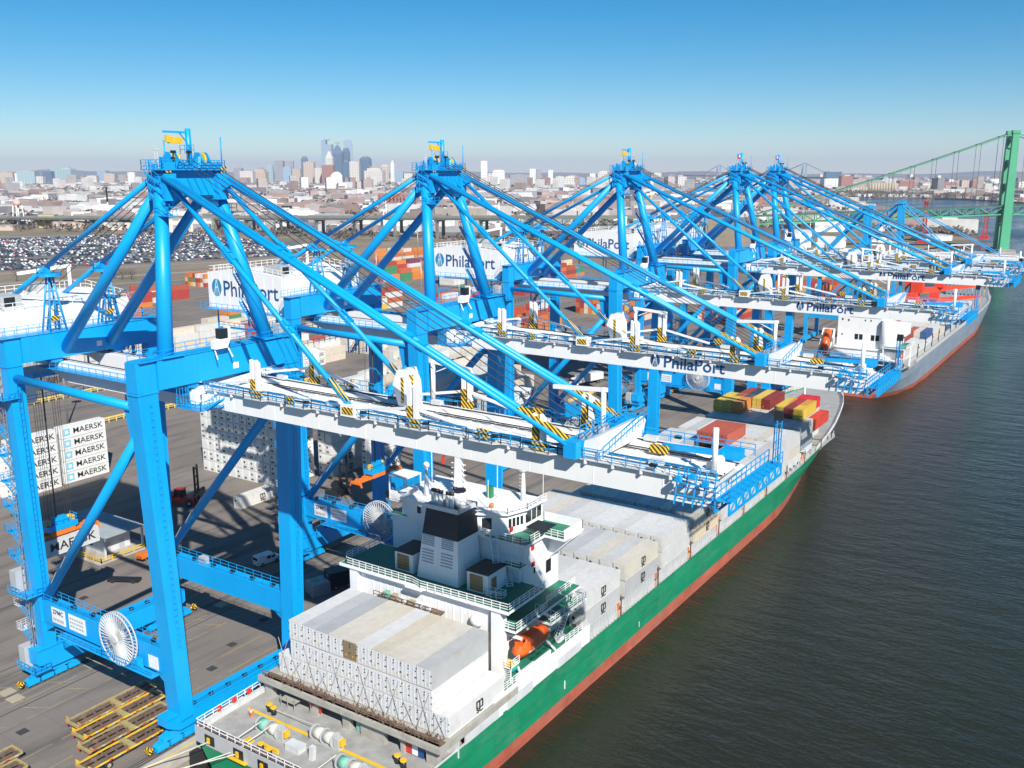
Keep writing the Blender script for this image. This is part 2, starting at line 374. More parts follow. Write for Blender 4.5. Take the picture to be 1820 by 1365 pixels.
# terminal pavement
m, nt, b = newmat('terminal_pavement')
c = mixrgb(nt, ramp(nt, noise(nt, 0.035, 7, 0.68), 0.28, 0.72), (0.156, 0.134, 0.116), (0.222, 0.194, 0.170))
tcw = nt.nodes.new('ShaderNodeTexCoord'); mpw = nt.nodes.new('ShaderNodeMapping'); mpw.inputs['Scale'].default_value = (0.10, 0.018, 1)
nt.links.new(tcw.outputs['Object'], mpw.inputs[0])
n2 = nt.nodes.new('ShaderNodeTexNoise'); n2.inputs['Scale'].default_value = 3; n2.inputs['Detail'].default_value = 6; nt.links.new(mpw.outputs[0], n2.inputs['Vector'])
c = mixrgb(nt, ramp(nt, n2.outputs['Fac'], 0.48, 0.74), c, (0.098, 0.090, 0.086))
n3 = noise(nt, 0.45, 5, 0.7); c = mixrgb(nt, ramp(nt, n3, 0.66, 0.8), c, (0.085, 0.08, 0.078))
br = nt.nodes.new('ShaderNodeTexBrick'); br.inputs['Scale'].default_value = 1; br.inputs['Brick Width'].default_value = 9; br.inputs['Row Height'].default_value = 6
br.inputs['Mortar Size'].default_value = 0.07; br.offset = 0.0; nt.links.new(tcw.outputs['Object'], br.inputs['Vector'])
jt = nt.nodes.new('ShaderNodeMath'); jt.operation = 'MULTIPLY'; jt.inputs[1].default_value = 0.35; nt.links.new(br.outputs['Fac'], jt.inputs[0])
c = mixrgb(nt, jt.outputs[0], c, (0.10, 0.092, 0.088))
nt.links.new(c, b.inputs['Base Color']); b.inputs['Roughness'].default_value = 0.85
M['pave'] = m
sheet('terminal_pavement', [(2.2, -300), (2.2, 655), (-30, 690), (-460, 690), (-480, 560), (-440, 300), (-440, -300)], 0.0, M['pave'], -0.5)
M['cope'] = plain('quay_concrete', (0.46, 0.42, 0.36), 0.85, 0.25, 0.6)
q = MB(); q.box(1.0, 2.7, -300, 655, -1.5, 0.18); struct('quay_edge', q, M['cope'])
q = MB(); q.box(1.9, 2.2, -300, 655, 0.18, 0.186); struct('quay_line', q, M['yellow'])
q = MB(); q.box(2.2, 2.6, -300, 655, -6, -1.5); struct('quay_wall', q, M['concrete'])
fd = MB()
for k in range(48): fd.box(2.6, 4.2, 20 + k*13, 21.4 + k*13, -3.2, -.4)
o = fd.obj('quay_fenders', M['rubber']); o['kind'] = 'stuff'
# rails and cable trench
q = MB()
for x in (0, -30.5):
    for e in (-.42, .42): q.box(x + e - .09, x + e + .09, -300, 650, 0.0, 0.012)
    q.box(x - .06, x + .06, -300, 650, 0.012, .05)
for x in (-26.2, -38.5, -60): q.box(x - .1, x + .1, -300, 650, 0.0, 0.008)
M['darkline'] = plain('dark_joint', (0.05, 0.047, 0.045), 0.8)
struct('crane_rails', q, M['darkline'])
# painted lines
q = MB(); M['lane'] = ground('lane_paint', (0.44, 0.32, 0.10), (0.33, 0.25, 0.12), (0.20, 0.175, 0.14), 1.3, 0.4)
for x in (-36.0, -27.6, -22.5, -13.8, -9.0):
    y = -60
    while y < 600: q.add([(x - .07, y, .006), (x + .07, y, .006), (x + .07, y + 11, .006), (x - .07, y + 11, .006)], [(0, 1, 2, 3)]); y += 12.4
for k in range(70):
    y = -40 + k*6.2
    for (x0, x1) in ((-29.0, -26.4), (-25.9, -22.6), (-35.6, -32.4)): q.add([(x0, y, .006), (x0, y + .16, .006), (x1, y + 2.3, .006), (x1, y + 2.14, .006)], [(0, 3, 2, 1)][::1])
for k in range(14):
    for x in (-120, -134, -148, -162): q.add([(x - .08, 150 + k*14, .006), (x + .08, 150 + k*14, .006), (x + .08, 160 + k*14, .006), (x - .08, 160 + k*14, .006)], [(0, 1, 2, 3)])
struct('lane_markings', q, M['lane'])
q = MB()
for (x, y) in ((-31.9, 66.5), (-29.2, 66.2), (-28.8, 78.5), (-28.9, 84.5), (-31.9, 98), (-28.9, 104)): q.box(x - 1, x + 1, y - 1, y + 1, 0, .02)
struct('tie_down_plates', q, M['tan'])
q = MB()
for (x, y) in ((-12, 88), (-15.5, 95), (-20, 62), (-18, 104), (-24, 128), (-45, 60), (-52, 92)): q.box(x - .7, x + .7, y - .7, y + .7, 0, .015)
struct('manhole_covers', q, M['darkline'])
# car lot, roads
sheet('car_lot', [(-560, 610), (-640, 398), (-735, 150), (-1130, 470), (-985, 592), (-840, 690), (-690, 775)], -0.15, M['asphalt'])
def strip(name, pts, w, z, mat):
    mb = MB()
    for a, b in zip(pts[:-1], pts[1:]):
        a = Vector((*a, z)); b = Vector((*b, z)); d = (b - a).normalized(); p = Vector((-d.y, d.x, 0)) * w/2
        mb.add([a - p, a + p, b + p, b - p], [(0, 3, 2, 1)])
    return struct(name, mb, mat)
strip('road', [(-660, 100), (-560, 345), (-500, 520), (-430, 690)], 10, -0.12, M['road'])
strip('road', [(-720, 100), (-618, 395), (-545, 590), (-520, 640)], 7, -0.11, M['road'])
strip('road', [(-640, 60), (-520, 330), (-460, 470)], 6, -0.11, M['road'])
strip('road', [(-1500, 330), (-1010, 640), (-560, 900), (-300, 900)], 9, -0.12, M['road'])
# hills on the horizon
h = MB(); n = 90
for side in range(1):
    top = []; bot = []
    for i in range(n + 1):
        x = -22000 + i*44000/n; y = 19000 + 1500*sin(i*.37)
        top.append((x, y + 600, 40 + 26*sin(i*.5) + 18*sin(i*1.31))); bot.append((x, y, -1))
    h.add(bot + top, [(i, i+1, n + 2 + i, n + 1 + i) for i in range(n)])
    b2 = [(-19000 + 1200*sin(i*.3), -3000 + i*24000/n, -1) for i in range(n + 1)]; t2 = [(x - 600, y, 70 + 30*sin(i*.45) + 20*sin(i*1.2)) for i, (x, y, z) in enumerate(b2)]
    h.add(b2 + t2, [(i, n + 1 + i, n + 2 + i, i + 1) for i in range(n)])
M['hill'] = ground('wooded_hills', (0.06, 0.06, 0.05), (0.10, 0.09, 0.08), (0.08, 0.08, 0.06), 0.002, 0.0006)
struct('hills', h, M['hill'])
# the air
hz = MB(); hz.box(-27500, 27500, -7000, 27500, -8, 420)
m, nt, b = newmat('haze'); nt.nodes.remove(b); vol = nt.nodes.new('ShaderNodeVolumePrincipled')
vol.inputs['Color'].default_value = (0.74, 0.80, 1.0, 1); vol.inputs['Density'].default_value = 4.8e-5; vol.inputs['Anisotropy'].default_value = 0.0
nt.links.new(vol.outputs[0], nt.nodes['Material Output'].inputs['Volume'])
hzo = hz.obj('haze', m, None, kind='stuff')
# ------------------------------------------------------------------ ship-to-shore gantry cranes (x: 0 = waterside rail, y: 0 = crane centre)
RX = -30.5
def part(t, name, mb, mat): return mb.obj(name, mat, t)
def emblem(face, at, r, parent, light=False):
    mb = MB(); n = 28
    mb.add([(r*0.82*cos(2*pi*i/n), r*sin(2*pi*i/n), 0) for i in range(n)], [tuple(range(n))])
    o = link('emblem', mb.mesh('emblem', M['logolight'] if light else M['logo']), parent); o.matrix_local = on_face(None, face, at)
    l = MB(); s = r
    def stroke(a, b, w=0.05):
        a = Vector((a[0]*s, a[1]*s, 0.012)); b = Vector((b[0]*s, b[1]*s, 0.012)); d = (b - a).normalized(); p = Vector((-d.y, d.x, 0)) * w * s
        l.add([a - p, a + p, b + p, b - p], [(0, 3, 2, 1)])
    stroke((0, 0.98), (-0.42, -0.85)); stroke((0, 0.98), (0.42, -0.85)); stroke((0, 0.2), (0, -0.98), 0.035); stroke((-0.2, 0.02), (0.2, 0.02))
    k = l.obj('emblem_lines', M['white'], parent); k.matrix_local = on_face(None, face, at)
    return o
def stsc(loc, label, boom_logo, flag):
    t = thing('gantry_crane', label, 'crane', loc, 0, 'blue ship-to-shore cranes along the quay')
    BL, BS, WH = M['blue'], M['bluesteel'], M['white']
    # --- legs, sills and bogies
    for x in (0, RX):
        for s in (-1, 1):
            yb, yt = (10.4, 12.1) if x == 0 else (11.0, 11.6); yb *= s; yt *= s
            mb = MB(); w, wb, d, db = (2.1, 2.7, 2.9, 2.1) if x == 0 else (1.9, 2.1, 2.3, 1.9)
            mb.bar((x, yb, 3.6), (x, yt, 49.2), wb, db, w, d)
            mb.bar((x, yt, 49.2), (x, yt, 53.0), w, d)
            mb.box(x - w/2 - .12, x + w/2 + .12, yt - d/2 - .12, yt + d/2 + .12, 48.9, 49.1)
            for k in range(1, 6):
                q = k/6; yy = yb + (yt - yb)*q; ww = wb + (w - wb)*q; dd = db + (d - db)*q; z = 3.6 + 45.6*q
                mb.box(x - ww/2 - .025, x + ww/2 + .025, yy - dd/2 - .025, yy + dd/2 + .025, z - .06, z + .06)
            L = part(t, 'leg', mb, BL)
            lad = MB(); lx = x + w/2 + 0.4
            for e in (-.25, .25): lad.bar((lx, yb + (yt - yb)*.22 + e, 14), (lx, yt + e, 48), 0.06)
            for k in range(38): yy = yb + (yt - yb)*(.22 + .78*k/38); lad.bar((lx, yy - .25, 14.4 + k*.9), (lx, yy + .25, 14.4 + k*.9), 0.05)
            lad.obj('ladder', BS, L)
        sb = MB(); zt = 5.5 if x else 4.5; sb.prism([(-13.4, 3.4), (-11.5, 2.2), (11.5, 2.2), (13.4, 3.4), (13.4, zt), (-13.4, zt)], 'x', x - 1.05, x + 1.05)
        sb.box(x - 1.2, x + 1.2, -13.4, 13.4, zt, zt + .06)
        S = part(t, 'sill_beam', sb, BL)
        r = MB(); r.rail([(x + 1.05, -9, zt + .06), (x + 1.05, 9, zt + .06)], 0.9, 3, 0.06); r.obj('sill_railing', BS, S)
        c = MB()
        for k in range(7): c.box(x + .3, x + .8, -9 + k*3, -8.4 + k*3, zt + .06, zt + .5)
        c.each('rope_sheave', M['rubber'], S)
        for y in (-10.6, 10.6):
            e = MB(); e.prism([(y - 3.2, 1.9), (y - 1.2, 2.5), (y + 1.2, 2.5), (y + 3.2, 1.9), (y + 3.2, 1.35), (y - 3.2, 1.35)], 'x', x - .55, x + .55)
            EQ = part(t, 'equalizer_beam', e, BL)
            for k in range(4):
                yy = y - 3.3 + k * 2.2
                b = MB(); b.prism([(yy - .95, .35), (yy - .95, 1.0), (yy - .5, 1.35), (yy + .5, 1.35), (yy + .95, 1.0), (yy + .95, .35)], 'x', x - .5, x + .5)
                B = b.obj('wheel_truck', BL, EQ)
                w = MB()
                for q in (-.5, .5): w.tube((x - .3, yy + q, .36), (x + .3, yy + q, .36), .34, 10)
                w.obj('wheel', M['rubber'], t)
            s = 1 if y > 0 else -1
            bf = MB(); bf.tube((x, y + s*4.4, 1.0), (x, y + s*5.0, 1.0), .16, 8); bf.box(x - .45, x + .45, min(y + s*5.0, y + s*5.5), max(y + s*5.0, y + s*5.5), .7, 1.4)
            part(t, 'buffer', bf, M['stripe'])
    # --- side frames: portal beams, ties, diagonals
    for sg in (-1, 1):
        y = 10.8*sg
        p = MB(); p.box(RX + .95, -1.15, y - .85, y + .85, 9.9, 13.4)
        p.prism([(RX + .95, 8.2), (RX + .95, 9.9), (RX + 3.8, 9.9)], 'y', y - .6, y + .6); p.prism([(-1.15, 8.2), (-3.9, 9.9), (-1.15, 9.9)], 'y', y - .6, y + .6)
        PB = part(t, 'portal_beam', p, BL)
        r = MB()
        for e in (-.8, .8): r.rail([(RX + 1.6, y + e, 13.4), (-1.7, y + e, 13.4)], 1.1, 1.9, 0.06)
        r.obj('portal_railing', BS, PB)
        d = MB()
        for k in range(6): d.box(RX + 3 + k*4.6, RX + 3.6 + k*4.6, y - .3, y + .3, 13.41, 13.9)
        d.each('flood_light', M['black'], PB)
        y = 11.75*sg
        part(t, 'tie_tube', MB().tube((RX + .8, 11.5*sg, 47.2), (-.9, y, 46.7), .60, 14), BL)
        g = MB().tube((RX + .9, 10.9*sg, 13.2), (-1.0, y, 44.2), .68, 14)
        g.prism([(-1.0, 45.9), (-4.6, 46.6), (-3.4, 41.2), (-1.0, 41.5)], 'y', y - .07, y + .07)
        D = part(t, 'diagonal_brace', g, BL)
        y = 10.9*sg
        st = MB()
        for k in range(3):
            a = Vector((RX + 1, y - .9, 13.2)).lerp(Vector((-1.1, y - .9, 44.2)), .12 + k*.1); st.bar(a, a + Vector((1.6, 0, 2.1)), .07)
        st.obj('grab_rail', M['ropewhite'], D)
    # --- upper cross beams
    for x, w in ((0.1, 2.5), (RX, 2.4)):
        p = MB(); yq = 10.6 if x > -1 else 10.4; p.box(x - w/2, x + w/2, -yq, yq, 49.2, 52.9); p.box(x - w/2 - .1, x + w/2 + .1, -13.2, 13.2, 53.0, 53.08)
        for y in (-5.2, 5.2): p.box(x - .9, x + .9, y - .9, y + .9, 48.6, 49.2)
        XB = part(t, 'cross_beam', p, BL)
        r = MB()
        for e in (-w/2 - .05, w/2 + .05): r.rail([(x + e, -13.0, 53.08), (x + e, 13.0, 53.08)], 1.1, 1.7, 0.06)
        r.obj('beam_railing', BS, XB)
        part(t, 'nameplate', MB().box(x + w/2 + .01, x + w/2 + .05, 1.2, 2.1, 50.0, 50.8), WH)
    cs = MB(); cs.prism([(-2.3, 53.2), (-.3, 53.2), (.3, 54.4), (.3, 56.0), (-.1, 56.0), (-.1, 54.8), (-2.3, 54.2)], 'x', 1.4, 2.3)
    cs.bar((1.8, -2.1, 53.2), (2.6, -2.3, 51.9), .13); cs.bar((1.8, .1, 53.2), (2.6, .2, 51.9), .13)
    CS = part(t, 'boom_operator_cabin', cs, WH); MB().box(1.35, 2.36, -1.4, -.2, 54.5, 55.8).obj('window', M['glass'], CS)
    # --- A-frame
    for y in (-1, 1):
        tb = MB().tube((0.1, y*8.4, 53.0), (-3.6, y*4.4, 73.8), 1.02, 16, .86); tb.box(-1.5, 1.7, y*8.4 - 1.6, y*8.4 + 1.6, 53.08, 53.3)
        part(t, 'mast_leg', tb, BL)
        part(t, 'mast_leg', MB().tube((RX + .9, y*3.7, 50.4), (-4.9, y*3.9, 73.6), .82, 14, .72), BL)
        part(t, 'backstay', MB().tube((-5.2, y*4.3, 75.2), (-31, y*4.5, 62.4), .36, 10).tube((-31, y*4.5, 62.4), (-47, y*4.6, 54.4), .36, 10), BL)
    hd = MB(); hd.prism([(-3.7, 71.4), (-4.7, 76.1), (4.5, 76.1), (3.7, 71.4), (2.9, 72.9), (-2.9, 72.9)], 'x', -4.9, -2.5)
    for y in (-4.2, 4.0):
        hd.box(-5.3, -1.7, y - .85, y + .85, 72.3, 75.7); hd.prism([(-1.7, 75.4), (.1, 74.2), (-1.7, 73.4)], 'y', y - .25, y + .25)
    HD = part(t, 'apex_beam', hd, BL)
    pf = MB(); pf.box(-5.8, -1.5, -5.6, 4.5, 76.1, 76.24); pf.box(-5.3, -1.9, -4.2, -.5, 76.24, 76.9); pf.box(-5.3, -1.9, .9, 4.2, 76.24, 77.1)
    for y in (-3.1, -2.0, 1.6, 2.8): pf.prism([(-4.9, 76.8), (-3.9, 78.4), (-3.1, 78.4), (-2.0, 76.8)], 'y', y - .1, y + .1)
    PF = part(t, 'apex_platform', pf, BS)
    r = MB(); r.rail([(-5.7, -5.5, 76.24), (-1.6, -5.5, 76.24), (-1.6, 4.4, 76.24), (-5.7, 4.4, 76.24), (-5.7, -5.5, 76.24)], 1.15, 1.1, 0.07, 2)
    r.box(-1.9, -1.5, -5.2, -3.6, 76.24, 77.1); r.rail([(-5.0, .1, 78.2), (-2.2, .1, 78.2)], 1.1, .9, .06); r.obj('apex_railing', BS, PF)
    jk = MB(); random.seed(17)
    for k in range(46): xx = random.uniform(-5.6, -1.6); yy = random.uniform(-5.3, 4.3); hh = random.uniform(.3, 1.5); jk.bar((xx, yy, 76.3), (xx + random.uniform(-.5, .5), yy + random.uniform(-.6, .6), 76.3 + hh), random.uniform(.08, .4))
    jk.obj('sheave_bracket', BS, PF, kind='stuff')
    for y in (-2.8, -1.9, 2.2):
        part(t, 'sheave', MB().tube((-3.5, y - .16, 77.4), (-3.5, y + .16, 77.4), 1.0, 18), M['yellow'])
    jb = MB(); jb.tube((-3.6, .4, 76.2), (-3.6, .4, 81.4), .36, 12); jb.bar((-3.6, .7, 80.9), (-3.6, -3.4, 80.9), .24, .26); jb.bar((-3.6, .4, 79.4), (-3.6, -.9, 80.8), .14)
    J = part(t, 'service_jib', jb, BL)
    hk = MB()
    hk.box(-3.95, -3.2, -2.6, -.8, 79.5, 80.3); hk.box(-3.8, -3.4, -3.1, -2.6, 79.6, 80.5); hk.obj('chain_hoist', M['yellow'], J)
    for y, h in ((-4.6, 3.6), (4.3, 4.2)): part(t, 'lightning_rod', MB().tube((-2, y, 76.2), (-2, y, 76.2 + h), .09, 6), BS)
    for y in (-5.3, -4.9): part(t, 'anemometer', MB().tube((-3, y, 76.2), (-3, y, 78.6), .05, 5).box(-3.12, -2.88, y - .12, y + .12, 78.6, 78.8), M['lightgrey'])
    for y in (-3.6, -1.2): part(t, 'flood_light', MB().box(-1.9, -1.4, y - .25, y + .25, 78.2, 78.55).bar((-1.7, y, 76.8), (-1.7, y, 78.2), .12), M['black'])
    for y in (-4.6, 4.2): part(t, 'warning_plate', MB().box(-1.62, -1.57, y - .45, y + .45, 75.8, 76.7), M['stripe'])
    # zigzag of ladders under the platform
    ld = MB()
    for k in range(4):
        a = (-4.8 + k*.3, -5.4 + k*.1, 75.8 - k*1.35); b = (-2.6 + k*.3, -5.0 + k*.1, 74.5 - k*1.35); ld.stair(b, a, .8, 6)
    ld.box(-3.3, -.6, -5.9, -4.5, 70.4, 70.5); ld.rail([(-3.3, -5.9, 70.5), (-.6, -5.9, 70.5), (-.6, -4.5, 70.5)], 1.1, 1, .06)
    part(t, 'mast_stair', ld, BS)
    ld = MB(); ld.box(-6.4, -3.2, 5.0, 7.4, 70.4, 70.5); ld.rail([(-6.4, 7.4, 70.5), (-3.2, 7.4, 70.5), (-3.2, 5, 70.5)], 1.1, 1, .06)
    for k in range(4): ld.stair((-1.6 - k*.3, 6.1 + (4 - k)*.55 , 54 + k*4), (-4.0 - k*.3, 6.1 + (3 - k)*.55, 58 + k*4), .7, 12)
    part(t, 'mast_stair', ld, BS)
    # --- trestles that carry the backstays
    for y in (-4.5, 4.5):
        tr = MB()
        for ex in (-1, 1):
            for ey in (-1, 1): tr.tube((RX + ex*1.0, y + ey*1.3, 53), (RX + ex*.3, y + ey*.25, 61.2), .14, 6)
        for k in (.25, .5, .72):
            for ey in (-1, 1):
                w = 1.0 - .7*k; v = 1.3 - 1.05*k; z = 53 + 8.2*k
                tr.bar((RX - w, y + ey*v, z), (RX + w, y + ey*v, z), .1); tr.bar((RX + ey*w, y - v, z), (RX + ey*w, y + v, z), .1)
        n = 14; tr.add([(RX + 1.7*cos(2*pi*i/n), y + 1.7*sin(2*pi*i/n), z) for z in (61.1, 61.5) for i in range(n)], [tuple(range(n))[::-1], tuple(range(n, 2*n))] + [(i, (i+1) % n, n + (i+1) % n, n + i) for i in range(n)])
        tr.rail([(RX - 1.6, y - .9, 61.5), (RX - .4, y - 1.6, 61.5), (RX + .9, y - 1.4, 61.5)], 1.1, .7, .06); tr.bar((RX - .5, y, 61.5), (RX - .5, y, 62.4), .7)
        T = part(t, 'stay_trestle', tr, BS)
        MB().box(RX + .9, RX + 1.05, y - 1.0, y + .2, 54.7, 55.4).obj('warning_plate', M['stripe'], T)
    # --- forestays
    for y in (-1, 1):
        for (a, b, r, nm) in (((-2.2, y*4.6, 75.2), (57.6, y*5.4, 50.0), .34, 'outer_forestay'), ((-1.8, y*4.2, 74.4), (28.6, y*5.4, 49.9), .34, 'inner_forestay')):
            a = Vector(a); b = Vector(b); m = MB()
            off = Vector((0, .42, 0)) if nm[0] == 'o' else Vector((0, .0, 0))
            for e in ((-1, 1) if nm[0] == 'o' else (0,)): m.tube(a + off*e, b + off*e, r, 8)
            for k in (.33, .36, .66, .69):
                c = a.lerp(b, k); dd = (b - a).normalized(); m.bar(c - dd*.5, c + dd*.5, .95 if nm[0] == 'o' else .5, .95)
            F = part(t, nm, m, BL)
            k0, k1 = (.90, .995)
            s = MB(); s.bar(a.lerp(b, k0) + Vector((0, -.0, .36)), a.lerp(b, k1) + Vector((0, 0, .36)), 1.15 if nm[0] == 'o' else .7, .06); s.obj('warning_plate', M['stripe'], F)
    wr = MB()
    for k in range(5):
        y = -3.2 + k*1.6; wr.tube((-2.4, y*.7, 77.3), (56.5, y, 50.6), .055, 4, cap=False)
    for k in range(4):
        y = -2.4 + k*1.6; wr.tube((-4.4, y*.7, 77.3), (-44, y, 56.8), .055, 4, cap=False)
    wr.each('wire_rope', M['cable'], t)
    # --- landside girder and boom (twin white boxes with cross ties and a sheet between them)
    for s in (-1, 1):
        y0, y1 = sorted((s*2.9, s*4.7))
        part(t, 'girder', MB().prism([(-56, 47.7), (-34.5, 47.7), (-28, 45.6), (2.2, 45.6), (2.2, 48.5), (-56, 48.5)], 'y', y0, y1), WH)
        bm = MB().prism([(3.0, 46.05), (72.2, 46.05), (73.0, 46.8), (73.0, 47.3), (66.0, 48.7), (3.0, 48.7)], 'y', y0, y1)
        for k in range(9): bm.box(8 + k*7.4, 8.05 + k*7.4, y0 - .03, y1 + .03, 46.17, 48.73)
        B = part(t, 'boom_girder', bm, WH)
        # outrigger walkway
        w = MB(); ya, yb = sorted((s*4.72, s*5.15)); WB = (12.7, 20, 29, 37.6, 47, 53.8)
        w.box(3.2, 72.5, ya, yb, 48.52, 48.6)
        for k in WB: w.prism([(k - 2.2, s*5.15), (k - 1.5, s*5.75), (k + 1.5, s*5.75), (k + 2.2, s*5.15)][::s], 'z', 48.52, 48.6)
        W = part(t, 'boom_walkway', w, M['lightgrey'])
        r = MB(); pts = [(3.2, s*5.15, 48.6)]
        for k in WB: pts += [(k - 2.2, s*5.15, 48.6), (k - 1.5, s*5.75, 48.6), (k + 1.5, s*5.75, 48.6), (k + 2.2, s*5.15, 48.6)]
        r.rail(pts + [(72.5, s*5.15, 48.6)], 1.15, 1.5, 0.075, 1); r.rail([(3.2, s*4.75, 48.75), (72.5, s*4.75, 48.75)], .7, 3, 0.05, 0)
        r.obj('walkway_railing', BS, W)
        pc = MB()
        for k in range(23): pc.box(5 + k*3, 5.2 + k*3, *sorted((s*4.72, s*5.2)), 48.15, 48.5)
        pc.obj('walkway_bracket', WH, W, kind='stuff')
        g = MB(); g.box(-33.5, 2.5, *sorted((s*4.72, s*6.1)), 47.6, 47.68); g.rail([(-33.5, s*6.1, 47.68), (2.5, s*6.1, 47.68)], 1.15, 1.6, .07)
        part(t, 'girder_walkway', g, BS)
    dk = MB(); dk.box(4, 71.8, -2.88, 2.88, 48.15, 48.25)
    for k in range(23): dk.bar((4.6 + k*3, -2.88, 48.3), (4.6 + k*3, 2.88, 48.3), .22, .16)
    DK = part(t, 'boom_deck', dk, WH)
    tr = MB()
    for y in (-2.2, -1.5, 1.5, 2.2): tr.box(3, 72, y - .06, y + .06, 48.38, 48.5)
    for y in (-3.8, 3.8): tr.box(-55, 72, y - .05, y + .05, 48.72, 48.86)
    tr.each('trolley_rail', M['cable'], DK)
    bx = MB()
    for (x, y) in ((8, 3.7), (19, 3.6), (24, -3.5), (34, 3.8), (44, -3.6), (49, 3.7), (62, 3.6), (66, -3.6)): bx.box(x - .7, x + .7, y - .35, y + .35, 48.9, 49.4)
    bx.each('junction_box', M['lightgrey'], DK)
    fl = MB()
    for k in range(7): fl.box(10 + k*9, 10.7 + k*9, 4.9, 5.3, 49.1, 49.4); fl.box(12 + k*9, 12.7 + k*9, -5.3, -4.9, 49.1, 49.4)
    fl.each('flood_light', M['black'], DK)
    # white guide masts with striped feet
    for x in (12.7, 37.6, 53.8):
        for s in (-1, 1):
            mb = MB()
            for e in (-.42, .42):
                mb.prism([(x + e - .24, 48.7), (x + e - .24, 53.4 if x < 50 else 52.4), (x + e + .24, 53.0 if x < 50 else 52.0), (x + e + .24, 48.7)], 'y', s*5.0 - .28, s*5.0 + .28)
            m = part(t, 'guide_mast', mb, WH)
            MB().box(x - .72, x + .72, s*5.0 - .31, s*5.0 + .31, 48.72, 49.6).box(x - .70, x - .12, s*5.0 - .33, s*5.0 + .33, 49.6, 51.0).obj('warning_plate', M['stripe'], m)
            a = MB(); a.bar((x - .9, s*4.9, 50.6), (x - 9.5, s*4.3, 49.1), .26, .3); a.bar((x + .9, s*4.9, 50.6), (x + 8.5, s*4.3, 49.3), .26, .3)
            if x < 50: a.each('stay_fold_link', WH, m)
    for s in (-1, 1):
        a = MB(); a.box(27.6, 29.8, s*5.4 - .55, s*5.4 + .55, 48.7, 50.1); A = part(t, 'stay_anchor', a, WH)
        MB().box(27.9, 29.5, s*5.4 - .6, s*5.4 + .6, 49.0, 49.8).obj('warning_plate', M['stripe'], A)
        part(t, 'stay_anchor', MB().box(57.2, 58.6, s*5.4 - .7, s*5.4 + .7, 48.7, 50.4), BL)
        part(t, 'warning_plate', MB().box(18.2, 19.4, s*5.2 - .1, s*5.2 + .1, 48.8, 49.7), M['stripe'])
        part(t, 'warning_plate', MB().box(46.4, 47.8, s*5.4 - .1, s*5.4 + .1, 48.9, 49.9), M['stripe'])
    # inner twin plates, outer cross box with small jibs
    tp = MB()
    for y in (1.6, 3.4): tp.prism([(30.0, 48.7), (29.2, 51.2), (29.9, 53.0), (31.1, 53.2), (31.8, 51.6), (32.0, 48.7)], 'y', y - .18, y + .18)
    TP = part(t, 'sheave_plate', tp, WH); MB().box(30.5, 30.9, 1.38, 3.62, 49.1, 52.2).obj('warning_plate', M['stripe'], TP)
    cb = MB(); cb.prism([(58.6, 48.75), (58.9, 50.4), (60.2, 50.9), (60.6, 50.5), (60.3, 48.75)], 'y', -4.9, 5.2); CB = part(t, 'stay_cross_box', cb, WH)
    r = MB(); r.rail([(58.4, -5, 50.6), (58.4, 5, 50.6)], 1.2, 1.2, .07, 2); r.rail([(61, -5, 48.9), (61, 5, 50.9)], 1.2, 1.2, .07, 1); r.box(55.5, 58.3, -4.8, 4.8, 49.4, 49.46); r.obj('platform_railing', BS, CB)
    sv = MB()
    for y in (-2.6, -1, 1, 2.6): sv.tube((57.2, y - .1, 49.9), (57.2, y + .1, 49.9), .42, 12)
    sv.each('sheave', M['grey'], CB)
    for (x, y, h, L, dx) in ((57.5, 1.5, 5.6, 6.0, -1), (33.0, 4.4, 5.4, 5.6, 1), (71.2, -2.2, 4.2, 0, 1)):
        j = MB(); j.tube((x, y, 48.7), (x, y, 48.7 + h), .28, 8)
        if L: j.bar((x - dx*.4, y, 48.5 + h), (x + dx*L, y, 48.1 + h), .34, .42); j.bar((x, y, 48.7 + h*.7), (x + dx*L*.5, y, 48.3 + h), .12)
        part(t, 'davit', j, WH)
    # boom tip
    tp = MB(); tp.box(73.05, 74.5, -6.6, 7.6, 47.5, 47.56)
    for z in (46.4, 47.5):
        for x in (73.1, 74.4): tp.bar((x, -6.6, z), (x, 7.6, z), .18)
    for k in range(9):
        y = -6.6 + k*1.775
        for x in (73.1, 74.4): tp.bar((x, y, 46.4), (x, y, 47.5), .14); 
        if k < 8: tp.bar((74.4, y, 46.4), (74.4, y + 1.775, 47.5), .12)
    tp.rail([(73.1, -6.6, 47.6), (73.1, 7.6, 47.6)], 1.15, 1.3, .07); tp.rail([(74.5, -6.6, 47.6), (74.5, 7.6, 47.6)], 1.15, 1.3, .07)
    for k in range(3): tp.box(69 + k*1.3, 69.5 + k*1.3, -6.2, -5.6, 48.4 + (k % 2)*.5, 48.9 + (k % 2)*.4)
    for k in range(5): tp.bar((69 + k*.9, -6.2, 46.3), (69 + k*.9, -5.2, 49.6), .1); tp.bar((69, -5.4 - (k % 2)*.6, 46.6 + k*.6), (73, -5.4 - (k % 2)*.6, 46.6 + k*.6), .1)
    for e in (-.35, .35): tp.bar((74 + e, 7.2, 47.6), (74 + e, 7.2, 52), .1); tp.bar((74, 7.2 + e, 47.6), (74, 7.2 + e, 52), .1)
    for k in range(5): tp.bar((73.65, 7.2, 48 + k*.85), (74.35, 7.2, 48.4 + k*.85), .07)
    TIP = part(t, 'boom_tip_platform', tp, BS); MB().box(73.6, 74.4, 6.9, 7.5, 52, 52.9).obj('flood_light', M['black'], TIP)
    hs = MB(); hs.bar((64, 2.2, 49), (70.6, 1.6, 49.4), .6, .5); hs.box(70, 72, 2.0, 3.6, 48.7, 49.6); part(t, 'boom_hoist_latch', hs, BL)
    part(t, 'warning_plate', MB().box(63.2, 65.0, .6, 1.4, 48.6, 49.3), M['stripe'])
    sh = MB()
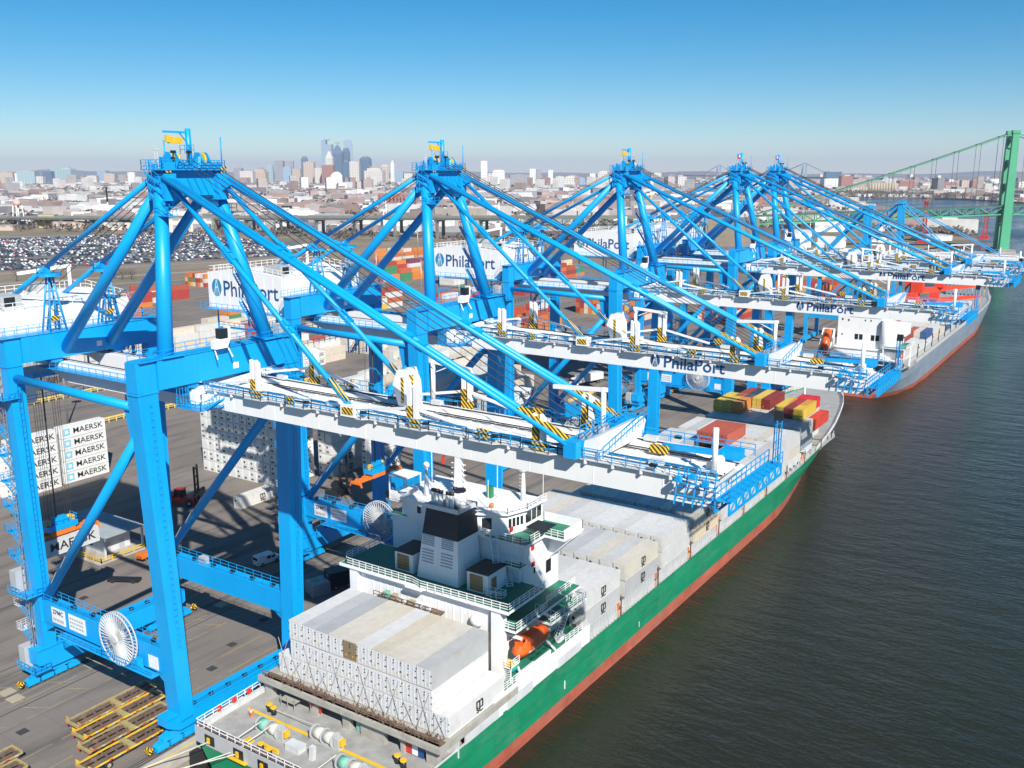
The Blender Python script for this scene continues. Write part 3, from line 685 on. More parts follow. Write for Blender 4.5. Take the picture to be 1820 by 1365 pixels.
    for y in (-1.6, -.4, .8): sh.tube((70.6, y - .12, 49.0), (70.6, y + .12, 49.0), .45, 12)
    sh.box(69.6, 71.9, -2.2, 1.4, 48.3, 48.7); part(t, 'rope_sheave', sh, WH)
    # hinge gallery by the waterside legs
    hg = MB(); hg.box(1.5, 6.2, -8.4, 8.4, 46.6, 46.7)
    hg.rail([(1.6, -8.4, 46.7), (6.2, -8.4, 46.7), (6.2, -6.3, 46.7)], 1.15, .9, .07, 2); hg.rail([(1.6, 8.4, 46.7), (6.2, 8.4, 46.7), (6.2, 6.3, 46.7)], 1.15, .9, .07, 2)
    for k in range(8): hg.bar((1.5, -8.2 + k*.45, 46.8), (1.5, -8.2 + k*.45, 49), .06)
    hg.stair((6.0, -7.2, 46.7), (8.4, -6.8, 48.2), .8, 6)
    part(t, 'hinge_gallery', hg, BS)
    fb = MB(); fb.bar((2.4, -6.3, 48.2), (2.4, 7.6, 49.0), .8, .7); fb.bar((2.4, 7.2, 49.0), (8.6, 7.4, 49.5), .35, .5); fb.bar((2.6, -6.3, 46.8), (2.6, -6.3, 48.4), .9); fb.bar((3.6, -5.6, 46.6), (3.6, -5.6, 48), .5)
    part(t, 'cable_chain_bracket', fb, WH)
    # --- machinery house
    hx0, hx1, hy = -55.5, -33.6, 10.3
    h = MB(); h.loft([[(hx0, -hy, 49.2), (hx1, -hy, 49.2), (hx1, -hy, 56.2), ((hx0+hx1)/2, -hy, 57.2), (hx0, -hy, 56.2)], [(hx0, hy, 49.2), (hx1, hy, 49.2), (hx1, hy, 56.2), ((hx0+hx1)/2, hy, 57.2), (hx0, hy, 56.2)]])
    h.box(hx0 - .1, hx1 + .1, -hy - .1, hy + .1, 49.1, 49.25)
    for k in range(8): h.box(hx1, hx1 + .04, -9.5 + k*2.6, -9.4 + k*2.6, 49.3, 56.1)
    for k in range(9): h.box(hx0 + 1.2 + k*2.5, hx0 + 1.3 + k*2.5, -hy - .04, -hy, 49.3, 56.1)
    HS = part(t, 'machinery_house', h, WH)
    rr = MB(); rr.rail([(hx1 - .2, hy - .2, 56.2), (hx1 - .2, -hy + .2, 56.2), ((hx0+hx1)/2, -hy + .2, 57.2), (hx0 + .2, -hy + .2, 56.2), (hx0 + .2, hy - .2, 56.2), ((hx0+hx1)/2, hy - .2, 57.2), (hx1 - .2, hy - .2, 56.2)], 1.15, 1.5, .08); rr.obj('roof_railing', WH, HS)
    vb = MB(); vb.box(-40, -35.4, -9.4, -6.2, 56.4, 58.2); vb.box(-50, -47, 3, 6, 56.6, 58.0); vb.each('roof_ventilator', M['grey'], HS)
    MB().box(-35.4, -35.3, -8.9, -7.3, 56.7, 58.0).obj('louvre', M['black'], HS)
    MB().bar((-46, 8.2, 56.6), (-46, 8.2, 61), .4).bar((-46, 8.6, 60.8), (-46, -.5, 60.2), .4, .5).obj('roof_davit', WH, HS)
    MB().box(hx1 + .02, hx1 + .06, -5.5, 6.5, 51.2, 51.45).obj('louvre', M['black'], HS)
    emblem('-y', (-52.9, -hy - .06, 53.2), 1.75, HS, True); lettering('PhilaPort', 4.3, '-y', (-43.2, -hy - .06, 53.0), HS, M['logo'], .035)
    pl = MB(); pl.box(hx1, RX - 1.3, -11.6, 11.6, 48.9, 49.0); pl.box(hx0 - 1, hx1, -11.8, -hy - .1, 48.9, 49.0); pl.rail([(hx0 - 1, -11.8, 49), (hx1, -11.8, 49), (RX - 1.4, -11.6, 49)], 1.15, 1.6, .07); pl.rail([(RX - 1.4, -11.5, 49), (RX - 1.4, 11.5, 49)], 1.15, 1.6, .07)
    # lower service cage under the house
    for x in (-54, -45, -37):
        for y in (-9.5, 9.5): pl.bar((x, y, 41.5), (x, y, 48.9), .25)
    for z in (41.5, 45): pl.rail([(-54, -9.5, z), (-37, -9.5, z), (-37, 9.5, z)], 1.1, 1.6, .08); pl.box(-54, -37, -9.6, -8.2, z - .1, z)
    part(t, 'house_gallery', pl, BS)
    # --- stair tower, lift shaft and lift boxes on the landside near leg
    sx = RX - 2.3
    for k in range(11):
        z = 4.6 + k*4.0; a = (sx - .2, -11.2, z); b = (sx - 3.2, -11.2, z + 2.0); c = (sx - .2, -10.0, z + 4.0)
        s = MB(); s.stair(b if False else a, b, .8, 7, .1); s.stair(Vector((sx - 3.2, -10.0, z + 2.0)), c, .8, 7, .1)
        ST = part(t, 'stair_flight', s, BS)
        l = MB(); l.box(sx - 4.6, sx - 3.1, -11.7, -9.5, z + 1.92, z + 2.0); l.rail([(sx - 3.1, -11.7, z + 2), (sx - 4.6, -11.7, z + 2), (sx - 4.6, -9.5, z + 2), (sx - 3.1, -9.5, z + 2)], 1.1, .7, .06, 2)
        l.obj('landing', M['lightgrey'] if k < 3 else BS, ST); l = MB()
        l.box(sx - .2, sx + 1.1, -12.2, -9.5, z - .08, z); l.rail([(sx - .2, -12.2, z), (sx + 1.1, -12.2, z)], 1.1, .6, .06, 2); l.obj('landing', M['lightgrey'] if k < 3 else BS, ST)
    lm = MB(); ly = -12.5
    for ex in (-.35, .35):
        for ey in (-.35, .35): lm.bar((RX - .9 + ex, ly + ey, 1), (RX - .9 + ex, ly + ey, 49), .09)
    for k in range(40): z = 1.5 + k*1.2; lm.bar((RX - 1.25, ly - .35, z), (RX - .55, ly - .35, z + .6), .07); lm.bar((RX - 1.25, ly - .35, z), (RX - 1.25, ly + .35, z + .6), .07)
    part(t, 'lift_mast', lm, M['steel'])
    for z in (2.4, 14.6, 44.6):
        b = MB(); b.box(RX - 2.9, RX - 1.3, -13.9, -12.0, z, z + 3.4); part(t, 'lift_box', b, M['grey'])
        g = MB(); g.box(RX - 3.2, RX + 1.6, -14.2, -11.6, z - .15, z - .05); g.rail([(RX - 3.2, -14.2, z), (RX + 1.6, -14.2, z), (RX + 1.6, -11.7, z)], 1.1, .9, .07, 1); part(t, 'lift_landing', g, BS)
    # far-side service tower in blue lattice
    for (bx0, by0) in ((-36.5, 11.2),):
        w = MB()
        for x in (bx0 - 1.5, bx0 + 1.5):
            for y in (by0, by0 + 2.4): w.bar((x, y, 38), (x, y, 54), .2)
        for z in range(38, 54, 3): w.rail([(bx0 - 1.5, by0, z), (bx0 + 1.5, by0, z), (bx0 + 1.5, by0 + 2.4, z)], 1.1, 1, .07); w.stair((bx0 - 1.2, by0 + .6, z), (bx0 + 1.2, by0 + .6, z + 3), .7, 9)
        part(t, 'service_tower', w, BS)
    # --- cable reel and sign boards on the near portal beam
    cr = MB(); c = Vector((-9.3, -12.7, 13.3)); R = 3.75
    for k in range(40):
        th = 2*pi*k/40; d = Vector((cos(th), 0, sin(th)))
        for e in (-.3, .3): cr.bar(c + d*.5 + Vector((0, e, 0)), c + d*R + Vector((0, e, 0)), .05, .17, up=(0, 1, 0))
    for e in (-.3, .3):
        for k in range(40):
            t0, t1 = 2*pi*k/40, 2*pi*(k+1)/40
            cr.bar(c + Vector((R*cos(t0), e, R*sin(t0))), c + Vector((R*cos(t1), e, R*sin(t1))), .14)
    cr.tube(c + Vector((0, -.28, 0)), c + Vector((0, .28, 0)), 1.7, 20); cr.tube(c + Vector((0, -.6, 0)), c + Vector((0, 1.0, 0)), .5, 12)
    part(t, 'cable_reel', cr, M['lightgrey'])
    rp = MB(); rp.box(-24, -2, -13.1, -11.7, 9.6, 9.7); rp.rail([(-13, -13.1, 9.7), (-2, -13.1, 9.7)], 1.1, 1.3, .07); rp.rail([(-24, -13.1, 9.7), (-13, -13.1, 9.7)], 1.1, 1.3, .07); rp.box(-6.6, -5.2, -12.8, -11.9, 9.7, 11.2); rp.box(-13.5, -12.6, -12.8, -11.9, 9.7, 11.5)
    part(t, 'reel_platform', rp, M['bluesteel'])
    for (x0, x1, n) in ((-26.9, -23.6, 0), (-22.6, -18.6, 1)):
        S = part(t, 'sign_board', MB().box(x0, x1, -11.76, -11.68, 10.6, 13.0), WH)
        if n == 0: lettering('ZPMC', 1.0, '-y', ((x0+x1)/2, -11.78, 12.35), S, M['logo'], .02); ln = [(11.3, .35, 7)]
        else: ln = [(12.5, .22, 6), (11.9, .22, 7), (11.3, .22, 5)]
        b = MB()
        for (z, hh, n) in ln:
            for i in range(n): xx = x0 + .35 + i*(x1 - x0 - .6)/n; b.box(xx, xx + (x1-x0-.6)/n*.75, -11.79, -11.762, z - hh, z + hh*.4)
        b.obj('lettering', M['grey'], S)
    part(t, 'sign_board', MB().box(-4.2, -2.2, -11.76, -11.68, 10.2, 12.0), WH)
    part(t, 'sign_board', MB().box(RX + 1.0, RX + 1.04, -8, -6.2, 2.9, 4.0), WH)
    ut = MB(); ut.box(-21, -19.6, 10.3, 11.3, 13.42, 14.6); part(t, 'control_cabinet', ut, M['grey'])
    if boom_logo:
        emblem('-y', (41.0, -4.745, 47.5), .98, t); lettering('PhilaPort', 2.55, '-y', (47.3, -4.745, 47.38), t, M['logo'], .03, 1.06)
    return t
crane_a = stsc((0, 83.6, 0), 'nearest blue gantry crane, its plain white boom without lettering over the green ship', False, False)
index_kids(crane_a)
def other(y, label, logo, flag):
    c = copy_tree(crane_a); c.location.y = y; c['label'] = label
    if logo: emblem('-y', (41.0, -4.745, 47.5), .98, c); lettering('PhilaPort', 2.55, '-y', (47.3, -4.745, 47.38), c, M['logo'], .03, 1.06)
    if flag:
        J = [o for o in c.children if o.name.startswith('service_jib')][0]
        for o in list(J.children): bpy.data.objects.remove(o)
        MB().box(-3.62, -3.58, -3.3, -.9, 79.5, 80.1).obj('flag_stripe', M['red'], J); MB().box(-3.62, -3.58, -3.3, -2.3, 80.1, 80.7).obj('flag_corner', M['logo'], J); MB().box(-3.62, -3.58, -2.3, -.9, 80.1, 80.7).obj('flag_stripe', M['white'], J)
    return c
other(137.8, 'second blue gantry crane, lettered boom ending over the bow of the green ship', True, False)
other(211, 'third blue gantry crane, lettered boom reaching over the white deckhouse of the grey ship', True, False)
other(286.5, 'fourth blue gantry crane with red flag on apex, lettered boom above the red deck cranes', True, True)
other(321.5, 'fifth blue gantry crane, close behind the fourth, with a flag on its apex', False, True)

def oldcrane(loc, label, lean=1):
    t = thing('gantry_crane', label, 'crane', loc, 0, 'older blue cranes at the far end of the quay')
    OB, WH = M['oldblue'], M['white']
    for x in (0, -22):
        for y in (-8.5, 8.5): part(t, 'leg', MB().bar((x, y, 1), (x, y, 36), 1.5), OB)
        part(t, 'sill_beam', MB().box(x - .7, x + .7, -10, 10, 1.6, 3.2), OB); part(t, 'cross_beam', MB().box(x - .9, x + .9, -9.4, 9.4, 34.5, 37), OB)
    for y in (-8.5, 8.5):
        part(t, 'portal_beam', MB().box(-21.3, -.7, y - .6, y + .6, 12, 14), OB); part(t, 'diagonal_brace', MB().bar((-21.3, y, 14), (-.7, y, 34.5), .8), OB)
    for y in (-3.4, 3.4):
        part(t, 'mast_leg', MB().bar((0, y, 37), (-1, y, 60.5), 2.2, 1.6, 1.7, 1.4), OB)
        part(t, 'mast_leg', MB().bar((-21, y, 37), (-2, y, 59), .9), OB)
        s = MB()
        for (x, z) in ((24, 36.8), (46, 36.8), (-40, 37.5)): s.tube((-1, y, 60.3), (x, y, z), .26, 6, cap=False)
        part(t, 'forestay', s, OB)
        part(t, 'boom_girder', MB().prism([(1, 34.2), (54, 34.6), (56, 35.6), (54, 36.6), (1, 36.6)], 'y', y - .7, y + .7), WH)
        part(t, 'girder', MB().box(-42, .8, y - .7, y + .7, 34.4, 36.6), WH)
        r = MB(); r.rail([(1, y + (1.2 if y > 0 else -1.2), 36.6), (54, y + (1.2 if y > 0 else -1.2), 36.6)], 1.1, 2.2, .1); part(t, 'walkway_railing', r, WH)
    dk = MB()
    for k in range(12): dk.bar((4 + k*4.4, -3, 36.4), (4 + k*4.4, 3, 36.4), .4, .3)
    part(t, 'boom_deck', dk, WH)
    part(t, 'machinery_house', MB().box(-40, -28, -5, 5, 37, 42.5), WH)
    for x in (-38, -30): part(t, 'house_post', MB().box(x - .7, x + .7, -4.6, -3.2, 30, 37), WH)
    m = MB(); m.box(-2.4, .6, -4.6, 4.6, 60, 61.4); m.rail([(.6, -4.6, 61.4), (.6, 4.6, 61.4)], 1.1, 1.5, .1); part(t, 'apex_beam', m, OB)
    for k in range(3): part(t, 'davit', MB().tube((14 + k*16, -3.4, 36.6), (14 + k*16, -3.4, 40.5), .25, 6), WH)
    return t
oldcrane((0, 437, 0), 'older blue crane with square twin mast, left of the pair beyond the lettered cranes')
oldcrane((-2, 513, 0), 'older blue crane with square twin mast, farthest along the quay before the bridge')
# ------------------------------------------------------------------ containers
CW, CH, CL = 2.37, 2.79, 12.3
def box_body(corr):
    mb = MB(); w, h, l = CW/2, CH, CL
    if not corr:
        mb.box(-w, w, 0, l, .03, h)
        for y in (0, l):
            for x in (-w, w): mb.box(min(x, x*1.0) - .02, x + .02, y - .02, y + .02, 0, h + .02)
        for x in (-w, w): mb.bar((x, 0, h - .06), (x, l, h - .06), .05, .14); mb.bar((x, 0, .1), (x, l, .1), .06, .2)
        for y in (0, l): mb.bar((-w, y, h - .06), (w, y, h - .06), .05, .14); mb.bar((-w, y, .1), (w, y, .1), .05, .2)
        for k in range(1, 8): mb.bar((-w + .1, k*l/8, h + .005), (w - .1, k*l/8, h + .005), .09, .03)
    else:
        n = 30; d = .05
        for s in (-1, 1):
            pts = []
            for i in range(n):
                y0 = .15 + (l - .3)*i/n; st = (l - .3)/n
                pts += [(s*w, y0), (s*w, y0 + st*.35), (s*(w - d), y0 + st*.5), (s*(w - d), y0 + st*.85)]
            pts.append((s*w, l - .15)); vs = [(x, y, .12) for x, y in pts] + [(x, y, h - .1) for x, y in pts]; k = len(pts)
            mb.add(vs, [(i, i+1, k+i+1, k+i) if s > 0 else (i+1, i, k+i, k+i+1) for i in range(k - 1)])
        pts = []
        for i in range(n):
            y0 = .15 + (l - .3)*i/n; st = (l - .3)/n; pts += [(y0, h - .03), (y0 + st*.4, h - .03), (y0 + st*.5, h - .06), (y0 + st*.9, h - .06)]
        k = len(pts); mb.add([(-w, y, z) for y, z in pts] + [(w, y, z) for y, z in pts], [(k+i, k+i+1, i+1, i) for i in range(k-1)])
        mb.box(-w, w, 0, l, 0, .12); mb.box(-w, w, l - .06, l, .1, h - .05); mb.box(-w + .05, w - .05, .05, .1, .1, h - .05)
        for y in (0, l):
            for x in (-w, w): mb.box(x - .06, x + .06, y - .06, y + .06, 0, h)
        for x in (-w, w): mb.bar((x, 0, h - .06), (x, l, h - .06), .1, .12); mb.bar((x, 0, .09), (x, l, .09), .1, .16)
        for y in (0, l): mb.bar((-w, y, h - .06), (w, y, h - .06), .1, .12); mb.bar((-w, y, .09), (w, y, .09), .1, .16)
    return mb.mesh('body', M['box'])
B_REEF, B_DRY = box_body(False), box_body(True)
mb = MB(); mb.box(-.575, .575, -.05, 0, .12, CH - .12)
DOOR = mb.mesh('door', M['boxend'])
mb = MB()
for x in (-.38, .22): mb.bar((x, -.09, .15), (x, -.09, CH - .15), .045)
for x in (-.38, .22):
    for z in (.5, 1.2, 2.2): mb.box(x - .1, x + .1, -.1, -.05, z, z + .07)
LOCK = mb.mesh('locking_bar', M['boxend'])
mb = MB(); mb.box(-1.08, 1.08, -.06, 0, .15, CH - .12); mb.box(-1.0, 1.0, -.10, -.06, 1.25, 2.45); REEFU = mb.mesh('reefer_unit', M['boxend'])
mb = MB(); n = 12
for x in (-.45,): mb.add([(x + .30*cos(2*pi*i/n), -.115, 1.85 + .30*sin(2*pi*i/n)) for i in range(n)], [tuple(range(n))])
FAN = mb.mesh('fan_grille', M['black'])
mb = MB(); mb.box(-.85, .1, -.075, -.06, .35, .85); FPAN = mb.mesh('control_panel', M['viaduct'])
mb = MB(); mb.box(-.12, .08, -.112, -.1, .6, .85); MARK = mb.mesh('door_marking', M['yellow'])
mb = MB()
for (x, z) in ((-.62, 1.0), (.55, 1.0), (-.55, 2.3), (.62, 1.9)): mb.box(x - .07, x + .07, -.115, -.05, z, z + .12)
BOLT = mb.mesh('door_plate', M['ink'])
def star_logo():
    mb = MB(); mb.box(-.55, .55, -.55, .55, 0, .004); me = mb.mesh('star_panel', M['starblue'])
    s = MB(); n = 7; pts = []
    for i in range(14): r = .46 if i % 2 == 0 else .2; t = pi/2 + pi*i/7; pts.append((r*cos(t), r*sin(t), .008))
    s.add(pts + [(0, 0, .008)], [(i, (i+1) % 14, 14) for i in range(14)]); return me, s.mesh('star', M['white'])
STARP, STAR = star_logo()
NBOX = [0]
def container(loc, color, label, kind='reefer', end='door', logo=None, rz=0.0, group=None, detail=True, tint=None):
    """body with its visible end: loc is the -y end, centre of width, bottom"""
    NBOX[0] += 1
    t = thing('shipping_container', label, 'container', loc, rz, group)
    col = (*color, 1)
    v = random.uniform(-.03, .03); col = tuple(max(0.004, c*(1 + v*2)) for c in color) + (1,)
    o = link('body', B_REEF if kind == 'reefer' else B_DRY, t); o.color = col
    ecol = col if tint is None else (*tint, 1)
    if end == 'door':
        for s in (-1, 1):
            d = link('door', DOOR, t, (s*.6, 0, 0)); d.color = ecol
            if detail:
                k = link('locking_bar', LOCK, d); k.color = ecol
                link('door_plate', BOLT, d)
                if random.random() < .3: link('door_marking', MARK, d)
    elif end == 'reefer':
        d = link('reefer_unit', REEFU, t); d.color = ecol
        if detail and random.random() < .85: link('fan_grille', FAN, d)
        if detail and random.random() < .8: link('control_panel', FPAN, d)
    if logo == 'MAERSK':
        lettering('MAERSK', 2.0, '+x', (CW/2 + .06, 7.5, CH*.5), t, M['ink'], .015, 1.12)
        p = link('star_panel', STARP, t); p.matrix_local = on_face(None, '+x', (CW/2 + .035, 1.75, CH*.5)) @ Matrix.Scale(1.6, 4)
        link('star', STAR, p)
    elif logo == 'MSC':
        lettering('m', 2.4, '+x', (CW/2 + .06, 6.6, CH*.62), t, M['ink'], .03, .95); lettering('SC', 1.0, '+x', (CW/2 + .06, 6.6, CH*.25), t, M['ink'], .04, 1.2)
    return t
WHT = (0.62, 0.62, 0.61); CRM = (0.60, 0.56, 0.48); GRY = (0.45, 0.46, 0.47)
ORD = ['first', 'second', 'third', 'fourth', 'fifth', 'sixth', 'seventh', 'eighth', 'ninth', 'tenth', 'eleventh', 'twelfth', 'thirteenth']
# ------------------------------------------------------------------ green container ship
def hull_mesh(stations, zs, parts, ship, names, mats):
    """stations: (y, cx, [half breadth per z], zs); each band between consecutive z rows becomes its own part"""
    for bi in range(len(zs) - 1):
        mb = MB()
        for side in (-1, 1):
            rows = [[(cx + side*hb[bi + k], y, zz[bi + k]) for (y, cx, hb, zz) in stations] for k in (0, 1)]
            n = len(stations); vs = rows[0] + rows[1]
            mb.add(vs, [(i, i+1, n+i+1, n+i) if side > 0 else (i+1, i, n+i, n+i+1) for i in range(n-1)], True)
        y, cx, hb, zz = stations[0]
        mb.add([(cx - hb[bi], y, zz[bi]), (cx + hb[bi], y, zz[bi]), (cx + hb[bi+1], y, zz[bi+1]), (cx - hb[bi+1], y, zz[bi+1])], [(0, 1, 2, 3)])
        y, cx, hb, zz = stations[-1]
        mb.add([(cx - hb[bi], y, zz[bi]), (cx + hb[bi], y, zz[bi]), (cx + hb[bi+1], y, zz[bi+1]), (cx - hb[bi+1], y, zz[bi+1])], [(3, 2, 1, 0)])
        mb.obj(names[bi], mats[bi], ship)
sh = thing('container_ship', 'large green container ship with white deckhouse, moored beneath the nearest cranes', 'ship', (0, 0, 0))
CX = 20.9
zr = [-7, -1.25, 2.6, 4.4]
def st(y, w, m, d, u, z3=4.4): return (y, CX, [w, m, d, u], [-7, -1.25, 2.6, z3])
ST = [st(71.6, 9.5, 12.6, 15.4, 15.8), st(76, 11.5, 14.3, 15.9, 16.1), st(84, 13.8, 15.8, 16.2, 16.2), st(95, 15.6, 16.2, 16.2, 16.2), st(140, 16.1, 16.2, 16.2, 16.2), st(205, 16.0, 16.2, 16.2, 16.2),
      st(218, 15.0, 15.9, 16.2, 16.2, 4.5), st(230, 13.2, 14.6, 16.0, 16.2, 4.7), st(243, 11.2, 12.8, 15.3, 15.9, 5.0), st(256, 8.6, 10.2, 13.7, 15.0, 5.4), st(268, 5.6, 7.2, 11.6, 13.8, 5.9), st(280, 2.6, 4.0, 8.8, 12.0, 6.5), st(290, .5, 1.4, 6.2, 10.2, 7.0), st(298, .1, .3, 3.6, 8.0, 7.4), st(305, .05, .1, 1.4, 5.0, 7.8), st(310.5, .02, .05, .2, .4, 8.2)]
hull_mesh(ST, zr, None, sh, ['boot_topping', 'hull', 'hull'], [M['boottop'], M['hullgreen'], M['hullgreen']])
sg = MB()      # grey upper plating round the stern
for side in (-1, 1):
    pts = [(71.6, 15.82), (76, 16.12), (84, 16.23)] if side > 0 else [(71.6, 15.82), (76, 16.12), (80, 16.2)]
    for (y0, h0), (y1, h1) in zip(pts[:-1], pts[1:]):
        if side < 0: sg.add([(CX - h0 - .02, y0, 2.6), (CX - h1 - .02, y1, 2.6), (CX - h1 - .02, y1, 4.7), (CX - h0 - .02, y0, 4.7)], [(0, 3, 2, 1)])
sg.box(CX - 15.8, CX + 15.8, 71.45, 71.56, 2.5, 4.75)
SG = sg.obj('stern_plating', M['sterngrey'], sh)
li = MB()
for side in (-1, 1):
    for (y0, h0), (y1, h1) in zip([(71.6, 15.7), (76, 16.0), (84, 16.1)], [(76, 16.0), (84, 16.1), (95, 16.12)]):
        li.add([(CX + side*(h0 - .05), y0, 3.3), (CX + side*(h1 - .05), y1, 3.3), (CX + side*(h1 - .05), y1, 4.45), (CX + side*(h0 - .05), y0, 4.45)], [(0, 1, 2, 3) if side < 0 else (3, 2, 1, 0)])
        li.bar((CX + side*h0, y0, 4.46), (CX + side*h1, y1, 4.46), .3, .08)
li.each('bulwark_liner', M['lightgrey'], sh)
hz_ = MB()
for x in (8.0, 13.5, 18, 23): hz_.box(x - .9, x + .9, 71.36, 71.46, 2.9, 4.2)
hz_.each('fairlead', M['black'], SG)
fr = MB()
for x in (8.0, 13.5, 18, 23): fr.box(x - .35, x + .1, 71.2, 71.4, 3.1, 3.9)
fr.box(11.8, 15.2, 70.9, 71.4, 2.75, 2.9); fr.each('roller_fairlead', M['yellow'], SG)
lettering('1', 1.9, '+x', (CX + 16.24, 113.2, .6), sh, M['white'], .05); lettering('I', 1.4, '+x', (CX + 16.24, 138.5, -.1), sh, M['white'], .03)
# decks
dk = MB(); dk.add([(CX - h + .1, y, z) for (y, cx, (a, b_, c_, h), (p, q, r, z)) in ST] + [(CX + h - .1, y, z) for (y, cx, (a, b_, c_, h), (p, q, r, z)) in ST], [(i, len(ST) + i, len(ST) + i + 1, i + 1) for i in range(len(ST) - 1)])
for v in range(len(dk.v)): dk.v[v] = (dk.v[v][0], dk.v[v][1], dk.v[v][2] - .9 if dk.v[v][1] > 60 and dk.v[v][1] < 95 else dk.v[v][2] - .25)
DK = dk.obj('main_deck', M['deckgrey'], sh)
DZ = 3.5
q = MB(); q.add([(6.2, 79.2, DZ + .012), (6.2, 79.75, DZ + .012), (36.3, 79.75, DZ + .012), (36.3, 79.2, DZ + .012)], [(0, 3, 2, 1)]); q.obj('yellow_deck_line', M['yellow'], DK)
bw = MB()
for (a, b_) in (((5.2, 71.7), (36.6, 71.7)), ((5.2, 71.7), (4.8, 83))): bw.rail([(*a, 4.7), (*b_, 4.7)], .9, 1.5, .08, 1)
bw.obj('stern_railing', M['shipwhite'], sh)
bb = MB(); random.seed(3)
for k in range(40): x = 5.6 + k*.76; bb.box(x, x + random.uniform(.25, .6), 71.75, 72.2, 4.72, 4.72 + random.uniform(.15, .6))
bb.obj('bulwark_stanchion', M['rust'], sh, kind='stuff')
for i in range(3): lb = MB(); lb.tube((4.9, 76 + i*2.4, 5.0), (4.9, 76.14 + i*2.4, 5.0), .42, 14) if False else lb.tube((4.95, 75.6 + i*2.6, 5.1), (5.1, 75.6 + i*2.6, 5.1), .42, 14); lb.obj('lifebuoy', M['red'], sh)
# mooring winches
def winch(x, y, cols):
    c = MB(); c.box(x - 2.4, x + 2.2, y - .55, y + .55, DZ - .02, DZ + .25)
    for e in (-1.9, -.1, 1.7): c.tube((x + e - .05, y, DZ + 1.1), (x + e + .05, y, DZ + 1.1), 1.0, 20)
    c.box(x + 1.9, x + 2.7, y - .5, y + .5, DZ, DZ + 1.6); c.box(x - 2.6, x - 2.1, y - .4, y + .4, DZ, DZ + 1.4)
    W = c.obj('mooring_winch', M['grey'], sh)
    for e, cc in zip((-1.85, -.05), cols): MB().tube((x + e + .1, y, DZ + 1.1), (x + e + 1.6, y, DZ + 1.1), .78, 18).obj('rope_drum', cc, W)
    MB().box(x + 2.7, x + 3.2, y - .4, y + .4, DZ + .7, DZ + 1.5).obj('motor', M['yellow'], W)
winch(13.6, 76.8, (M['ropegreen'], M['ropewhite'])); winch(21.0, 79.4, (M['ropewhite'], M['ropewhite'])); winch(28.3, 76.4, (M['ropegreen'], M['ropewhite']))
rp = MB()
for x in (12.6, 14.4, 26.0): rp.tube((x, 76.2, DZ + 1.9), (x - 1.2, 71.6, 4.1), .07, 5)
for (a, b_) in (((13.0, 71.3, 3.4), (1.4, 60, .6)), ((12.2, 71.3, 3.4), (1.4, 56, .6)), ((8.0, 71.3, 3.4), (1.6, 64, .6))): rp.tube(a, b_, .07, 5)
rp.tube((9.2, 80.6, DZ + .6), (18.6, 79.8, DZ + 1.6), .05, 5)
rp.each('mooring_rope', M['ropewhite'], sh)
for (x, y) in ((9.2, 80.7), (10.3, 80.4), (15.3, 73.6), (31.5, 81.3), (32.8, 80.9), (17.0, 73.4)):
    p = MB(); p.tube((x, y, DZ), (x, y, DZ + .95), .38, 12); P = p.obj('bollard', M['black'], sh); MB().tube((x, y, DZ + .95), (x, y, DZ + 1.1), .45, 12).obj('bollard_cap', M['yellow'], P)
v = MB(); v.box(17.6, 20.0, 75.5, 76.9, DZ, DZ + .9); v.box(19.2, 20.2, 75.6, 76.8, DZ + .9, DZ + 1.05); v.prism([(21.7, DZ), (21.9, DZ + 1.9), (22.6, DZ + 1.9), (22.4, DZ)], 'y', 75.6, 76.2); v.obj('deck_hatch', M['lightgrey'], sh)
b3 = MB(); b3.box(14.9, 17.6, 74.2, 74.5, DZ, DZ + .5); b3.box(12.0, 12.9, 73.4, 74.6, DZ, DZ + .4); b3.obj('roller_guide', M['yellow'], sh)
tb = MB(); tb.box(9.6, 12.4, 82.2, 83.4, DZ + 1.2, DZ + 1.3)
for x in (9.7, 11, 12.3): tb.bar((x, 82.3, DZ), (x, 82.3, DZ + 1.9), .08)
tb.obj('deck_rack', M['coaming'], sh)
# transverse hatch platform with arches that carries the aft block
pf = MB(); pf.box(5.6, 37.4, 82.5, 100, 5.9, 6.9); pf.box(5.4, 37.6, 82.2, 83.0, 6.2, 7.0)
x = 5.6
for (a, b_) in ((5.6, 7.0), (14.4, 15.8), (20.4, 21.6), (23.6, 27.6), (30.4, 31.0), (34.6, 36.4)):
    pf.box(a, b_, 83.2, 84.0, 3.3, 5.9)
    pf.prism([(a - .9, 5.9), (a, 5.9), (a, 4.9)], 'y', 83.2, 83.9); pf.prism([(b_ + .9, 5.9), (b_, 4.9), (b_, 5.9)], 'y', 83.2, 83.9)
PF = pf.obj('hatch_platform', M['coaming'], sh)
MB().box(5.6, 37.2, 86.4, 86.6, 3.3, 5.9).obj('bulkhead', M['lightgrey'], PF)
for k, c_ in enumerate((M['red'], M['white'], M['logo'])): MB().box(31.1 + k*.95, 32.05 + k*.95, 83.5, 83.56, 3.7, 5.7).obj('painted_flag_panel', c_, PF)
MB().box(22.5, 23.4, 83.6, 83.7, 3.6, 5.4).obj('door', M['ropegreen'], PF)
MB().box(15.9, 16.4, 83.3, 83.36, 4.2, 5.2).box(14.6, 14.9, 83.12, 83.18, 4.6, 5.4).obj('hose_box', M['red'], PF)
g = MB(); random.seed(5); g.box(6.2, 37.2, 82.6, 83.9, 6.92, 7.0)
for k in range(150):
    xx = random.uniform(6.2, 37); yy = random.uniform(82.5, 84.1); g.bar((xx, yy, 6.95), (xx + random.uniform(-.6, .6), yy + random.uniform(-.3, .3), 7 + random.uniform(.05, .75)), .09)
g.rail([(6, 82.6, 6.95), (37.2, 82.6, 6.95)], .9, 1.9, .07)
g.obj('lashing_gear', M['rust'], PF); PF.children[-1]['kind'] = 'stuff'
